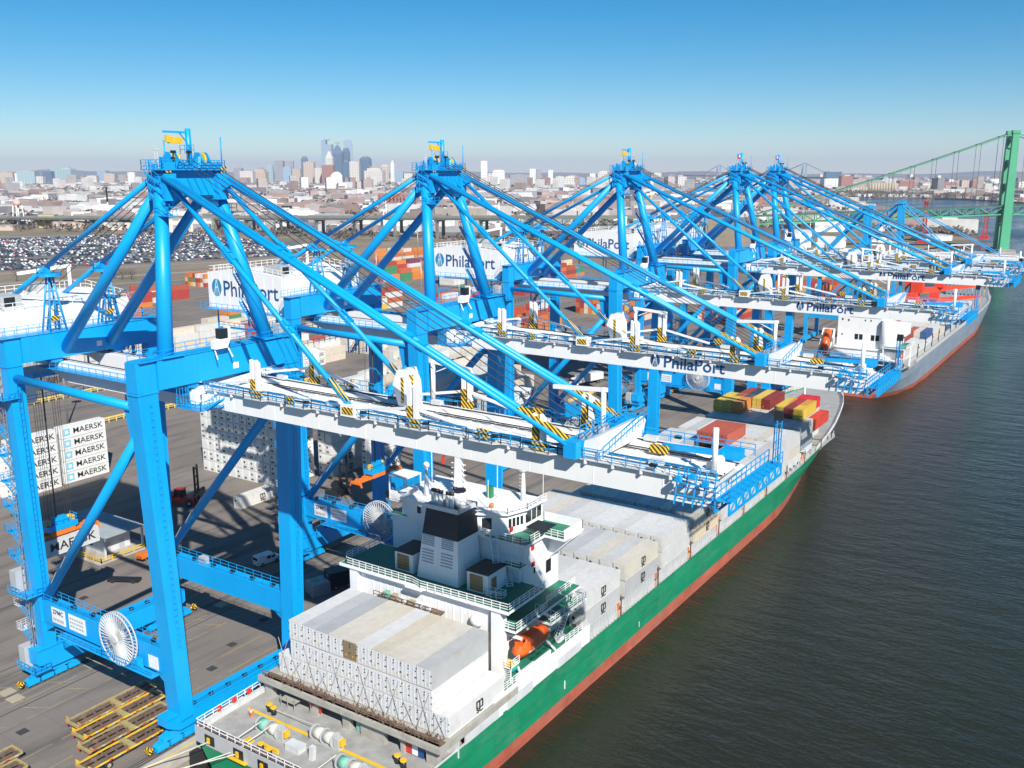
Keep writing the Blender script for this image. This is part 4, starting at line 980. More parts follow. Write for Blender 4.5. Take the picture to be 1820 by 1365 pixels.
lr = MB()
for k in range(12):
    x = 8.3 + k*2.5
    for e in (-1, 1): lr.tube((x + e*1.15, 84.35, 7.0), (x - e*.9, 84.55, 9.9 if k % 2 else 12.4), .045, 4)
lr.each('lashing_rod', M['coaming'], PF)
# aft block of reefers
random.seed(11)
def tone():
    r = random.random(); return WHT if r < .55 else (CRM if r < .72 else ((0.52, 0.53, 0.53) if r < .9 else GRY))
Y0 = 84.7
TIER = ['bottom', 'middle', 'top']
for tier, (n, x0) in enumerate(((12, 8.35), (10, 10.8), (10, 10.8))):
    for i in range(n):
        x = x0 + i*2.5; z = 7.0 + tier*2.89
        if tier == 0 and i == 11: lg = 'MSC'
        else: lg = None
        c = (0.70, 0.70, 0.69) if tier < 2 else [(.60, .60, .59), (.47, .485, .50), (.40, .41, .42), (.60, .57, .50), (.58, .54, .46), (.61, .61, .61), (.55, .50, .41), (.60, .56, .49), (.58, .55, .49), (.44, .45, .45)][i]
        container((x, Y0 + random.uniform(-.05, .05), z), c, f'white reefer container, {TIER[tier]} tier, {ORD[i]} from the quay side, aft of the black funnel', 'reefer', 'door', lg, group='reefers stacked on the stern of the green ship', tint=(.66, .67, .69) if not (tier == 2 and i == 4) else (.25, .19, .12))
# hatch covers and forward blocks
bays = []
yb = 118.6
NB = ['just ahead of the white deckhouse', 'in the second bay ahead of the deckhouse', 'in the third bay ahead of the deckhouse', 'in the fourth bay ahead of the deckhouse', 'in the fifth bay ahead of the deckhouse', 'in the sixth bay ahead of the deckhouse', 'in the seventh bay ahead of the deckhouse', 'in the eighth bay ahead of the deckhouse', 'in the ninth bay ahead of the deckhouse', 'in the foremost bay near the bow']
hc = MB(); lashing = MB(); random.seed(21)
for bi in range(10):
    y = yb + bi*14.35
    n = 12 if bi < 7 else (11 if bi == 7 else (10 if bi == 8 else 8)); x0 = {12: 8.35, 11: 9.6, 10: 10.9, 8: 13.4}[n]
    hc.box(6.0 if n == 12 else x0 - 1.4, 36.0 if n == 12 else x0 + n*2.5 - 1.2, y - .3, y + CL + .3, 4.2, 7.0)
    for k in range(0, 12, 1):
        hc.box(36.0, 37.0, y + .4 + k, y + .55 + k, 4.2, 6.8) if n == 12 else None
    if bi < 9:
        yl = y + CL + .95
        for i in range(13): lashing.bar((6.9 + i*2.5, yl, 4.3), (6.9 + i*2.5, yl, 7.6), .2)
        for z in (7.1,): lashing.box(6.5, 37, yl - .35, yl + .35, z - .1, z)
        for e in (-.35,): lashing.rail([(6.5, yl + e, 7.1), (37, yl + e, 7.1)], 1.0, 2.5, .06)
    for tier in (0, 1):
        for i in range(n):
            if tier == 0 and 0 < i < n - 1: continue
            z = 7.05 + tier*2.89; x = x0 + i*2.5; kind = 'reefer'; end = 'reefer'; c = tone(); lg = None; wh = 'white reefer'
            if bi == 6 and tier == 1 and i in (4, 5, 6): continue
            if bi == 3 and tier == 1 and i < 2: continue
            if bi == 3 and tier == 0 and i == n - 1: c = (.68, .56, .40)
            if bi == 3 and tier == 0 and i == n - 1: wh = 'cream reefer'
            if i == n - 1 and bi in (0, 1, 3, 5): lg = 'MSC'
            if i == n - 1 and bi in (1,) : lg = 'MSC'
            container((x, y + random.uniform(-.1, .1), z), c, f'{wh} container, {"lower" if tier == 0 else "upper"} tier, {ORD[i]} from quay, {NB[bi]}', kind, end, lg, group='reefers on the foredeck of the green ship', tint=(.60, .60, .57), detail=bi < 8)
    bays.append(y)
HC = hc.obj('hatch_cover', M['lightgrey'], sh, kind='stuff'); lashing.obj('lashing_bridge', M['rust'], sh)
# coloured boxes on the third tier forward
def cbox(x, y, z, c, label): container((x, y, z), c, label, 'dry', 'door', None, group='coloured containers on the green ship')
RED, YEL, ORG, MAR, CRIM, NAV = (.36, .075, .045), (.62, .43, .06), (.55, .20, .045), (.24, .035, .03), (.55, .02, .03), (.03, .05, .10)
T3 = 7.05 + 2*2.89
for i, (nm) in enumerate(('left', 'middle', 'right')): cbox(19.2 + i*2.5, 208.0, T3, (.40, .085, .05), f'rust red container with door bars, {nm} of three above the white reefers')
y = 239.5
cbox(10.7, y, T3, YEL, 'yellow container on top tier at the quay side near the bow'); cbox(13.2, y, T3, (.50, .36, .06), 'darker yellow container beside the orange one on the top tier'); cbox(15.7, y, T3, ORG, 'orange container on top tier beside the yellow pair'); 
y = 245
for i, (c, l) in enumerate(((YEL, 'yellow container left of the maroon one on the river side near the bow'), (MAR, 'maroon container between two yellow ones near the bow'), ((.60, .41, .05), 'yellow container with small mark, outermost on the river side near the bow'))): cbox(26.6 + i*2.5, y - 3, T3, c, l)
y = bays[9]
cbox(33.4, y + .4, 9.0, (.50, .05, .03), 'red container on its own outboard of the yellow ones'); 
cbox(28.4, y, T3, CRIM, 'crimson container in the foremost bay, left of its twin'); cbox(30.9, y, T3, CRIM, 'crimson container in the foremost bay, river side')
cbox(18.4, y + .5, T3, (.62, .44, .08), 'pale yellow container beside the navy ones in the foremost bay'); cbox(15.9, y + .5, T3, NAV, 'dark navy container in the foremost bay, quay side'); cbox(13.4, y + .5, T3, (.30, .05, .03), 'dark red container at the quay side of the foremost bay'); cbox(20.9, y + .5, T3, MAR, 'maroon container in the gap of the foremost bay')
# bow fittings
bf = MB(); bf.box(12, 30, 262.0, 262.6, 5.0, 13.5)
for k in range(14): bf.box(12.2 + k*1.35, 12.7 + k*1.35, 261.7, 262.0, 5.4, 13.7)
bf.obj('breakwater', M['grey'], sh)
br = MB(); P = [(CX + h, y, z) for (y, cx, (a, b_, c_, h), (p, q, r, z)) in ST if y > 240]; P2 = [(CX - h, y, z) for (y, cx, (a, b_, c_, h), (p, q, r, z)) in ST if y > 240]
br.rail(P, 1.1, 1.6, .08, 2); br.rail(P2, 1.1, 1.6, .08, 2); br.obj('bow_railing', M['shipwhite'], sh)
fm = MB(); fm.tube((CX, 284, 6), (CX, 284, 17), .45, 8, .25); fm.box(CX - 1.4, CX + 1.4, 283.8, 284.2, 13, 13.2); fm.obj('foremast', M['shipwhite'], sh)
for (x, y) in ((15.5, 272), (25.5, 272), (21, 290)):
    c = MB(); c.tube((x - 1.6, y, 7.2), (x + 1.6, y, 7.2), .8, 12); c.box(x - 2, x + 2, y - .6, y + .6, 5.6, 6.4); c.obj('windlass', M['grey'], sh)
sd = MB(); random.seed(31)
for k in range(150):
    y = 120 + k*.95; x = CX + 15.4; sd.bar((x, y, 4.2), (x, y, 4.2 + random.uniform(.5, 2.4)), .14)
sd.rail([(CX + 15.9, 119, 4.2), (CX + 15.9, 232, 4.4)], 1.05, 1.8, .07, 2)
sd.obj('side_passage_railing', M['lightgrey'], sh)
sp = MB()
for k in range(9): y = yb - 1 + k*14.35; sp.bar((CX + 15.3, y, 4.2), (CX + 15.3, y, 7.1), .5); sp.box(CX + 14.6, CX + 15.8, y - .5, y + .5, 4.2, 5.0)
sp.each('vent_post', M['orange'], sh)
md = MB()
for k in range(36): y = 121 + k*3.1; md.tube((CX + 15.0, y, 4.9), (CX + 15.6, y + .5, 4.9), .4, 8)
md.each('deck_coil', M['black'], sh)
# ---- white deckhouse
SW = M['shipwhite']; GD = M['deckgreen']
hs = sh
def hp(name, mb, mat): return mb.obj(name, mat, hs)
def deck(name, x0, x1, y0, y1, z, rails=(), th=.35):
    D = hp('deck', MB().box(x0, x1, y0, y1, z - th, z - .02), SW); MB().box(x0 + .12, x1 - .12, y0 + .12, y1 - .12, z - .02, z).obj('deck_covering', GD, D)
    r = MB()
    for pl in rails: r.rail([(px, py, z) for px, py in pl], 1.1, 1.3, .08, 2)
    if rails: r.obj('deck_railing', SW, D)
    return D
hp('house_block', MB().box(9, 33.4, 107.6, 117.2, 3.8, 24.2), SW)
hp('house_block', MB().box(9.5, 33.2, 100.8, 107.6, 3.8, 11.6), SW)
hp('house_wall', MB().box(9.5, 33.0, 99.4, 100.6, 3.4, 17.6), SW)
for k in range(16): hp('wall_rib', MB().box(10.6 + k*1.35, 10.72 + k*1.35, 99.34, 99.4, 7, 17.4), SW)
for x in (8.8, 34.6): hp('deck_pillar', MB().box(x - .75, x + .75, 98.6, 100.2, 3.5, 18.0), SW)
deck('funnel_deck', 6.2, 36.9, 98.4, 107.7, 18.35, [[(6.3, 107.6), (6.3, 99.9), (7.6, 98.5), (20.2, 98.5), (22.0, 98.0), (36.8, 98.5), (36.8, 107.6)]])
hp('deck_edge', MB().box(6.2, 36.9, 98.36, 98.44, 17.9, 18.4).box(19.5, 22.5, 97.7, 98.4, 17.95, 18.34), SW)
deck('side_deck', 33.4, 37.3, 99.5, 117.4, 15.2, [[(33.6, 99.6), (37.2, 99.6), (37.2, 108), (36.3, 109), (36.3, 117.3)]])
deck('side_deck', 33.4, 37.2, 109, 119.4, 12.4, [[(37.1, 109), (37.1, 119.3), (34, 119.3)]])
deck('side_deck', 33.2, 37.1, 96.5, 120.0, 7.4, [[(37.0, 96.6), (37.0, 104.5)], [(37.0, 113.5), (37.0, 119.9)]])
hp('side_bulwark', MB().box(36.95, 37.2, 96.5, 120.6, 4.6, 7.4).box(36.95, 37.2, 100, 109, 7.4, 8.3), SW)
op = MB()
for (a, b_) in ((88, 95.5), (97.5, 104), (111, 118)): op.box(37.0, 37.22, a, b_, 4.4, 5.9)
op.each('side_opening', M['lightgrey'], sh)
hp('side_post', MB().box(36.5, 37.15, 94.6, 96.6, 4.3, 7.6), SW); hp('side_post', MB().box(36.6, 37.1, 120, 120.8, 4.3, 7.4), SW)
# funnel: white base with louvres, dark band, pale rim, pipes
F = [(19.2, 26.6, 100.9, 106.6), (19.9, 26.2, 101.5, 106.4), (20.4, 26.0, 101.9, 106.3)]
def ring(t, z): x0, x1, y0, y1 = t; return [(x0, y0, z), (x1, y0, z), (x1, y1, z), (x0, y1, z)]
FN = hp('funnel', MB().loft([ring(F[0], 18.3), ring(F[1], 25.0)]), SW)
MB().loft([ring(tuple(a + d for a, d in zip(F[1], (-.03, .03, -.03, .03))), 25.0), ring(tuple(a + d for a, d in zip(F[2], (-.03, .03, -.03, .03))), 28.9)]).obj('funnel_band', M['navy'], FN)
rm = MB(); x0, x1, y0, y1 = F[2]
for (a, b_, c_, d) in ((x0 - .15, x1 + .15, y0 - .15, y0 + .15), (x0 - .15, x1 + .15, y1 - .15, y1 + .15), (x0 - .15, x0 + .15, y0, y1), (x1 - .15, x1 + .15, y0, y1)): rm.box(a, b_, c_, d, 28.9, 29.5)
rm.obj('funnel_rim', M['lightgrey'], FN); MB().box(x0, x1, y0, y1, 28.7, 28.95).obj('funnel_top', M['black'], FN)
for k, (x, y) in enumerate(((20.9, 102.9), (21.6, 102.9), (22.4, 102.7), (23.6, 102.8), (24.2, 102.9), (23.2, 105))):
    e = MB().tube((x, y, 28.9), (x, y, 31.2), .30, 12, .34, cap=False); e.tube((x, y, 31.2), (x, y + .1, 31.5), .34, 12); P = hp('exhaust_pipe', e, M['white']); MB().tube((x, y, 31.1), (x, y + .1, 31.56), .36, 12).obj('pipe_mouth', M['black'], P)
P = MB().tube((24.9, 104.2, 28.9), (24.9, 103.9, 31.6), .85, 18, .95).obj('exhaust_pipe', SW, sh); MB().tube((24.9, 103.93, 31.45), (24.9, 103.88, 31.75), .9, 18, .9).obj('pipe_mouth', M['black'], P)
lv = MB()
for (a, b_) in ((20.0, 22.1), (23.4, 25.5)):
    for (z0, z1) in ((20.8, 23.0), (23.4, 25.0)):
        for k in range(5): zz = z0 + (z1 - z0)*(k + .2)/5; yy = 100.9 + (zz - 18.3)*.6/6.7; lv.box(a, b_, yy - .08, yy + .06, zz, zz + .14)
lv.each('louvre', M['roof'], FN)
for (x0_, x1_) in ((14.8, 18.2), (28.0, 31.6)):
    L = hp('deck_locker', MB().box(x0_, x1_, 101.2, 105.6, 18.35, 21.3), SW); MB().box(x0_ - .1, x1_ + .1, 101.0, 105.8, 21.3, 21.45).obj('locker_roof', M['black'], L)
    d = MB()
    for k in range(5): d.box(x0_ + .5, x0_ + 2.7, 101.12, 101.19, 18.6 + k*.48, 19.02 + k*.48)
    d.each('shutter_slat', M['wood'], L)
MB().box(31.61, 31.66, 102.0, 103.2, 18.5, 20.6).obj('door', M['wood'], L)
# upper house, wheelhouse, wings
deck('boat_deck', 9, 34.2, 106.8, 117.3, 24.35, [[(20.5, 106.9), (33.2, 106.9), (34.1, 108), (34.1, 112)]])
hp('house_block', MB().box(10, 33.0, 107.0, 108.6, 18.3, 24), SW)
wh = MB().prism([(11.0, 116.8), (11.0, 107.6), (14, 106.4), (25.6, 106.4), (29.6, 108.6), (30.8, 112), (30.8, 116.8)], 'z', 24.3, 27.6)
WHS = hp('wheelhouse', wh, SW)
MB().prism([(10.4, 117.2), (10.4, 107.4), (13.8, 105.9), (26.0, 105.9), (30.2, 108.2), (31.4, 111.8), (31.4, 117.2)], 'z', 27.6, 27.8).obj('wheelhouse_roof', SW, WHS)
wi = MB()
for k in range(5): a = Vector((29.75 + .24*k*.9, 108.95 + k*.7, 0)); wi.bar(a + Vector((.06, .1, 26.1)), a + Vector((.22, .55, 26.1)), .1, 1.3)
for k in range(3): wi.box(30.8, 30.86, 112.4 + k*1.4, 113.5 + k*1.4, 25.4, 27.0)
wi.bar((26.6, 106.9, 26.1), (27.8, 107.6, 26.1), .12, 1.7); wi.each('window', M['glass'], WHS)
rr = MB(); rr.rail([(31.3, 117, 27.8), (31.3, 111.8, 27.8), (30.1, 108.3, 27.8), (26, 106, 27.8)], 1.0, 1.2, .07, 1); rr.obj('roof_railing', SW, WHS)
W = deck('bridge_wing', 30.8, 37.6, 111.8, 117.4, 24.4, [[(34.2, 111.9), (37.5, 111.9)]])
hp('wing_bulwark', MB().box(37.3, 37.5, 112, 117.3, 24.3, 25.7).box(31, 37.5, 117.1, 117.3, 24.3, 25.7).prism([(33.4, 24.2), (37.4, 24.2), (37.4, 23.6), (33.4, 19.8)], 'y', 114.2, 117.3), SW)
hp('wing_canopy', MB().box(32, 35.2, 110.2, 113.6, 25.6, 25.7), M['black'])
W2 = deck('bridge_wing', 4.8, 11, 111.8, 117.4, 24.4, [[(11, 111.9), (5, 111.9), (5, 117.3)]])
wc = MB(); wc.box(4.9, 8.6, 111.6, 115.4, 28.2, 28.4)
for (x, y) in ((5, 111.7), (8.5, 111.7), (5, 115.3), (8.5, 115.3)): wc.bar((x, y, 24.4), (x, y, 28.2), .16)
wc.box(5, 8.6, 111.7, 111.9, 24.4, 25.8); hp('wing_shelter', wc, SW)
ww = MB()
for (x, y) in ((24.0, 106.38), (15, 106.36)): ww.box(x, x + .7, y - .04, y + .02, 25.6, 26.6)
ww.box(33.42, 33.46, 113.6, 115.0, 17.6, 19.6); ww.box(33.42, 33.46, 110.2, 110.6, 18.8, 19.7); ww.each('window', M['glass'], hs)
for (x, y, z) in ((33.44, 109.4, 23.0), (33.44, 109.6, 20.4), (33.44, 109.2, 17.0), (30.0, 109.1, 25.2), (33.44, 112.4, 14)): hp('fire_box', MB().box(x, x + .22, y, y + .55, z - .3, z + .35), M['red'])
for (z, yy, up) in ((18.35, 107.4, 1), (21.3, 107.4, 1)):
    s = MB(); s.stair((32.6 if z < 20 else 30.2, 105.2, z), (30.4 if z < 20 else 28.6, 106.7, z + 3), .9, 11); hp('ship_stair', s, SW)
deck('stair_landing', 30.6, 34.0, 105.6, 107.6, 21.3, [[(34, 107.6), (34, 105.7), (31, 105.7)]], .2)
s = MB(); s.stair((35.6, 113.2, 7.4), (35.6, 117.6, 12.4), .8, 14); s.stair((36.4, 110.8, 12.4), (36.4, 106.6, 15.2), .8, 10); hp('ship_stair', s, SW)
hp('swing_cage', (lambda m: (m.rail([(31.6, 100.4, 18.4), (34.2, 100.8, 18.4), (34.2, 102, 18.4), (31.6, 101.6, 18.4), (31.6, 100.4, 18.4)], 1.1, .8, .07, 2), m)[1])(MB()), SW)
# mast, domes, aerials
mm_ = MB(); mm_.bar((19.8, 110.6, 27.8), (19.8, 110.6, 34.2), 1.3, 1.3, .9, .9); mm_.prism([(16.6, 34.4), (17.2, 34.9), (22.6, 34.9), (23.4, 34.5), (22.2, 34.2), (17.4, 34.2)], 'y', 110.1, 111.2)
for k in range(6): mm_.box(19.0 - .5, 20.6 + .5, 110.4, 110.6, 29 + k*.8, 29.1 + k*.8)
MS = hp('radar_mast', mm_, SW); MB().box(18, 21.4, 109.4, 109.7, 35.3, 35.6).box(19.4, 20, 109.3, 109.8, 34.8, 35.3).obj('radar_scanner', M['black'], MS)
MB().box(17.0, 17.1, 110, 110.6, 32.6, 34).obj('flag', M['red'], MS)
for (x, y, r, z) in ((28.8, 114.5, .78, 33.0), (15.2, 108.5, .5, 32.6)):
    d = MB(); d.tube((x, y, 27.8), (x, y, z - r*.8), .45, 10, .22)
    for k in range(7): d.bar((x - .7, y, 28.4 + k*.55), (x, y, 28.4 + k*.55), .06)
    D = hp('dome_mast', d, SW); MB().sphere((x, y, z), r, 14, 9).obj('satellite_dome', SW, D)
aa = MB()
for (x, y, h) in ((13.5, 112, 8), (24.8, 113.5, 5), (31, 116.6, 6.5), (26.6, 108.5, 4.5)): aa.tube((x, y, 27.8), (x, y, 27.8 + h), .05, 5)
aa.bar((12.2, 112, 34.6), (13.5, 112, 33.4), .06); aa.bar((14.8, 112, 34.6), (13.5, 112, 33.4), .06); aa.each('whip_aerial', SW, sh)
vv = MB(); vv.box(23.4, 24.2, 112.6, 113.4, 27.8, 29.6); hp('roof_vent', vv, M['green'])
hp('roof_light', MB().sphere((26.6, 109.4, 28.2), .35, 10, 6), M['orange'])
pv = MB(); pv.bar((12.5, 105.9, 27.6), (15.8, 105.2, 29.8), .9, .5); hp('funnel_platform', pv, SW)
# lifeboat in its davits
lb = MB(); c0 = Vector((35.6, 106.2, 9.2)); rings = []
for (yy, w, z0, z1, ww_) in ((-4.3, .25, .9, 1.5, .2), (-3.6, 1.0, .25, 2.2, .7), (-2.2, 1.35, 0, 2.7, .95), (0, 1.45, -.1, 2.8, 1.0), (2.2, 1.35, 0, 2.75, .95), (3.6, .95, .3, 2.3, .65), (4.3, .3, .9, 1.6, .2)):
    rings.append([(c0.x + x, c0.y + yy, c0.z + z) for (x, z) in ((-w*.35, z0), (w*.35, z0), (w, z0 + (z1 - z0)*.35), (w, z0 + (z1 - z0)*.5), (ww_, z1 - .35), (ww_*.6, z1), (-ww_*.6, z1), (-ww_, z1 - .35), (-w, z0 + (z1 - z0)*.5), (-w, z0 + (z1 - z0)*.35))])
lb.loft(rings); LB = hp('lifeboat', lb, M['lifeboat'])
MB().box(c0.x - .6, c0.x + .6, c0.y - 3.5, c0.y - 2.4, c0.z + 2.2, c0.z + 3.2).obj('conning_hatch', M['lifeboat'], LB); MB().box(c0.x + .6, c0.x + .66, c0.y - 3.2, c0.y - 2.7, c0.z + 2.5, c0.z + 2.95).box(c0.x + 1.0, c0.x + 1.08, c0.y - 1.6, c0.y - 1.1, c0.z + 1.75, c0.z + 2.15).obj('window', M['glass'], LB)
MB().bar((c0.x + 1.47, c0.y - 3, c0.z + 1.2), (c0.x + 1.47, c0.y + 3, c0.z + 1.2), .08, .16).obj('grab_line', M['ropewhite'], LB)
for yy in (-4.6, 4.6):
    d = MB(); d.bar((34.0, c0.y + yy, 7.4), (34.6, c0.y + yy, 13.4), .4); d.bar((34.6, c0.y + yy, 13.2), (36.4, c0.y + yy*.8, 12.6), .35); d.bar((36.9, c0.y + yy, 7.4), (35.4, c0.y + yy*.85, 9.2), .25); hp('davit', d, SW)
hp('liferaft', MB().tube((36.2, 112.6, 8.0), (36.2, 114.2, 8.0), .5, 14), SW); hp('rescue_boat', MB().sphere((35.4, 101.6, 8.6), 1.0, 12, 8, (.75, 1.5, .8)), M['teal'])
bs = MB(); bs.box(34.2, 36.8, 99.0, 101.2, 9.7, 9.8); bs.rail([(34.2, 99, 9.8), (36.8, 99, 9.8), (36.8, 101.2, 9.8)], 1.1, .9, .07, 2)
for x in (35.4, 36.7): bs.bar((x, 99.2, 7.4), (x, 99.2, 9.8), .14)
for k in range(8): bs.bar((35.4, 99.2, 7.6 + k*.28), (36.7, 99.2, 7.6 + k*.28), .06)
BS_ = hp('boarding_platform', bs, SW); MB().box(34.3, 36.7, 99.1, 101.1, 9.81, 9.84).obj('deck_covering', M['yellow'], BS_)
ws = MB()
for (x, y, z) in ((34.2, 98.6, 18.1), (20, 98.1, 15.2)): pass
ws.box(14, 25.5, 97.4, 99.2, 15.0, 15.15); ws.rail([(13.8, 97.4, 15.15), (25.6, 97.4, 15.15)], 1.0, 1.1, .08); WS = hp('gear_platform', ws, M['rust'])
random.seed(8)
for k, c_ in enumerate((M['ropegreen'], M['tan'], SW, M['tan'], SW, SW)): x = 15.4 + k*1.5; MB().box(x, x + random.uniform(.7, 1.2), 97.6, 98.4, 15.2, 15.9 + random.uniform(0, .4)).obj('gear_crate', c_, WS)
hp('wheel_gear', MB().sphere((31.2, 98.9, 15.4), 1.1, 12, 8, (1, .6, .8)), SW)
for (y, x) in ((98.7, 33.9), (118.6, 36.6)): hp('lifebuoy', MB().tube((x, y, 8.0), (x + .1, y, 8.0), .4, 12), M['red'])
# ------------------------------------------------------------------ grey ship beyond
s2 = thing('container_ship', 'grey container ship with white aft deckhouse and red deck cranes, moored beyond', 'ship', (0, 0, 0))
CX = 19.6
def st2(y, w, m, d, u, z=6.0): return (y, CX, [w, m, d, u], [-7, -1.6, 3.5, z])
ST2 = [st2(349.5, 3, 8.0, 13.6, 14.4), st2(354, 6.5, 11.6, 14.8, 15.2), st2(362, 10, 14.0, 15.6, 15.7), st2(376, 13.8, 15.5, 15.8, 15.8), st2(395, 15.4, 15.8, 15.8, 15.8), st2(520, 15.5, 15.8, 15.8, 15.8), st2(548, 13, 14.5, 15.6, 15.7, 6.2), st2(575, 9, 11, 14, 14.8, 6.8), st2(595, 5, 7, 11, 12.8, 7.6), st2(612, 1.5, 2.5, 6.5, 8.8, 8.4), st2(622, .2, .5, 2.4, 4.2, 9), st2(627, .02, .05, .1, .3, 9.4)]
hull_mesh(ST2, [0]*4, None, s2, ['boot_topping', 'hull', 'hull'], [M['boottop'], M['hullgrey'], M['hullgrey']])
mb = MB(); mb.add([(CX - d[3] + .1, y, z[3] - .3) for (y, c, d, z) in ST2] + [(CX + d[3] - .1, y, z[3] - .3) for (y, c, d, z) in ST2], [(i, len(ST2) + i, len(ST2) + i + 1, i + 1) for i in range(len(ST2) - 1)]); mb.obj('main_deck', M['deckgrey'], s2)
mb = MB(); mb.box(CX - 14.3, CX + 14.3, 349.2, 349.5, 4, 7.0)
for side in (-1, 1): mb.add([(CX + side*14.4, 349.5, 6), (CX + side*15.2, 354, 6), (CX + side*15.7, 362, 6), (CX + side*15.7, 362, 7), (CX + side*15.2, 354, 7), (CX + side*14.4, 349.5, 7)], [(0, 1, 4, 5), (1, 2, 3, 4), (5, 4, 1, 0), (4, 3, 2, 1)])
mb.obj('stern_bulwark', M['hullgrey'], s2)
def p2(name, mb, mat, par=None): return mb.obj(name, mat, par or s2)
HB = p2('house_block', MB().box(9.2, 26.0, 362, 374, 5.7, 24.6).box(14.5, 26, 361.0, 374, 24.6, 28.4), SW)
p2('house_block', MB().tube((27.4, 362, 6), (27.4, 362, 23), 2.6, 18).box(26, 31, 360.5, 372, 5.7, 17.5).box(26, 33, 364, 372, 17.5, 21.5), SW)
p2('house_block', MB().box(8.8, 27.0, 358.6, 362, 5.7, 12.2), SW)
w = MB()
for (x, z) in ((16.6, 26), (18.1, 26), (19.6, 26), (21.0, 26)): w.box(x, x + .95, 360.9, 361.0, z, z + 1.9)
for (x, z, s) in ((10.6, 22, .5), (12.8, 21.8, .5), (18.8, 22.2, .4), (20.8, 22.2, .4), (10.8, 16.4, .4)): w.box(x, x + s, 361.9, 362, z, z + s*1.4)
for x in (15.6, 17.2, 21.4, 23.0): w.box(x, x + 1.2, 361.9, 362, 15.2, 17.2)
w.each('window', M['glass'], HB)
for (z, y0) in ((12.4, 358.2), (9.2, 355)): 
    D = p2('deck', MB().box(8.2, 33.6, y0, 362, z - .3, z), SW); r = MB(); r.rail([(8.2, y0, z), (33.6, y0, z), (33.6, 362, z)], 1.1, 1.6, .1); r.obj('deck_railing', SW, D)
D = p2('deck', MB().box(26.5, 34.6, 357, 372, 13.6, 13.9), SW); MB().box(26.8, 34.4, 357.3, 371.7, 13.9, 13.93).obj('deck_covering', GD, D); MB().rail([(26.5, 357, 13.9), (34.6, 357, 13.9), (34.6, 372, 13.9)], 1.1, 1.6, .1).obj('deck_railing', SW, D)
p2('deck_frame', MB().bar((34.3, 357.3, 6), (34.3, 357.3, 13.6), .5).bar((27, 357.3, 6), (27, 357.3, 13.6), .4).bar((34.3, 368, 6), (34.3, 368, 13.6), .5).bar((34.3, 357.3, 10), (34.3, 368, 10), .4), SW)
s = MB(); s.stair((30, 361.5, 18), (34, 361.5, 22), 1.0, 10); p2('ship_stair', s, SW)
L = MB(); L.tube((7.0, 352.6, 11.0), (7.0, 357.6, 17.6), 1.5, 14, 1.35); L.sphere((7, 352.6, 11), 1.5, 14, 8); L.sphere((7, 357.6, 17.6), 1.35, 14, 8); p2('lifeboat', L, M['lifeboat'])
f = MB()
for x in (5.0, 9.0): f.bar((x, 351.2, 7.5), (x, 358.6, 18.8), .45); f.bar((x, 358.6, 6), (x, 358.6, 18.8), .4); f.bar((x, 351.6, 6), (x, 351.4, 8), .4)
f.bar((5, 358.6, 18.8), (9, 358.6, 18.8), .4); f.bar((5, 351.2, 7.8), (9, 351.2, 7.8), .4); p2('lifeboat_frame', f, SW)
p2('rescue_boat', MB().sphere((32.4, 363, 10.4), 1.2, 12, 8, (.8, 1.6, .8)), M['lifeboat'])
for (x, y) in ((12, 352.6), (18, 352.2), (24, 352.6), (30, 355)):
    c = MB(); c.tube((x - 1.5, y, 7.0), (x + 1.5, y, 7.0), .9, 12); c.box(x - 2, x + 2, y - .8, y + .8, 5.7, 6.3); p2('mooring_winch', c, M['grey'])
p2('gangway', MB().bar((27, 352, 8), (30.6, 351, 6.4), .7, .4), M['red'])
h = MB()
for k in range(12): y = 376 + k*14.4; h.box(6.5 if k < 11 else 9, 32.8 if k < 11 else 30, y, y + 13, 5.6, 7.6)
h.each('hatch_cover', M['grey'], s2)
r = MB(); r.rail([(CX + 15.6, 376, 5.8), (CX + 15.6, 520, 5.8), (CX + 15.4, 548, 6.2), (CX + 14.6, 575, 6.8), (CX + 8.6, 612, 8.4)], 1.2, 2.4, .12); p2('side_railing', r, M['lightgrey'])
ls = MB()
for k in range(10): y = 389.4 + k*14.4; ls.box(6, 33.5, y - .4, y + .4, 9.5, 9.7); [ls.bar((6.5 + i*3.3, y, 5.6), (6.5 + i*3.3, y, 11), .35) for i in range(9)]
p2('lashing_bridge', ls, M['black'])
bw = MB()
for k in range(11): bw.box(9 + k*2, 10.2 + k*2, 592, 593, 7, 15)
bw.each('breakwater_post', M['hullgrey'], s2); p2('foremast', MB().tube((CX, 612, 8), (CX, 612, 22), .5, 8, .3), SW)
# slewing deck cranes laid across the deck
for (y, x0, z, L, dy) in ((478, 13, 17, 25, 26), (500, 11.5, 20.5, 26, 22)):
    c = MB(); c.tube((x0 - 1, y - 2, 5.6), (x0 - 1, y - 2, z - 1), 1.6, 14); c.box(x0 - 3.4, x0 + 1.8, y - 4.2, y + 1.6, z - 2.6, z + 3.0)
    C = p2('deck_crane', c, M['craner']); j = MB(); j.bar((x0, y - 1, z - 1.4), (x0 + L, y + dy, z + .6), 1.8, 2.6, .9, 1.2); j.box(x0 + 6, x0 + 10, y + 4, y + 9, z, z + 3.4); j.obj('crane_jib', M['craner'], C); MB().bar((x0 + L, y + dy, z + .4), (x0 + L, y + dy, z - 3), .4).obj('hook_block', M['yellow'], C)
p2('crane_post', MB().box(-1.4 + 6, 2.4 + 6, 500, 504, 6, 24), M['craner'])
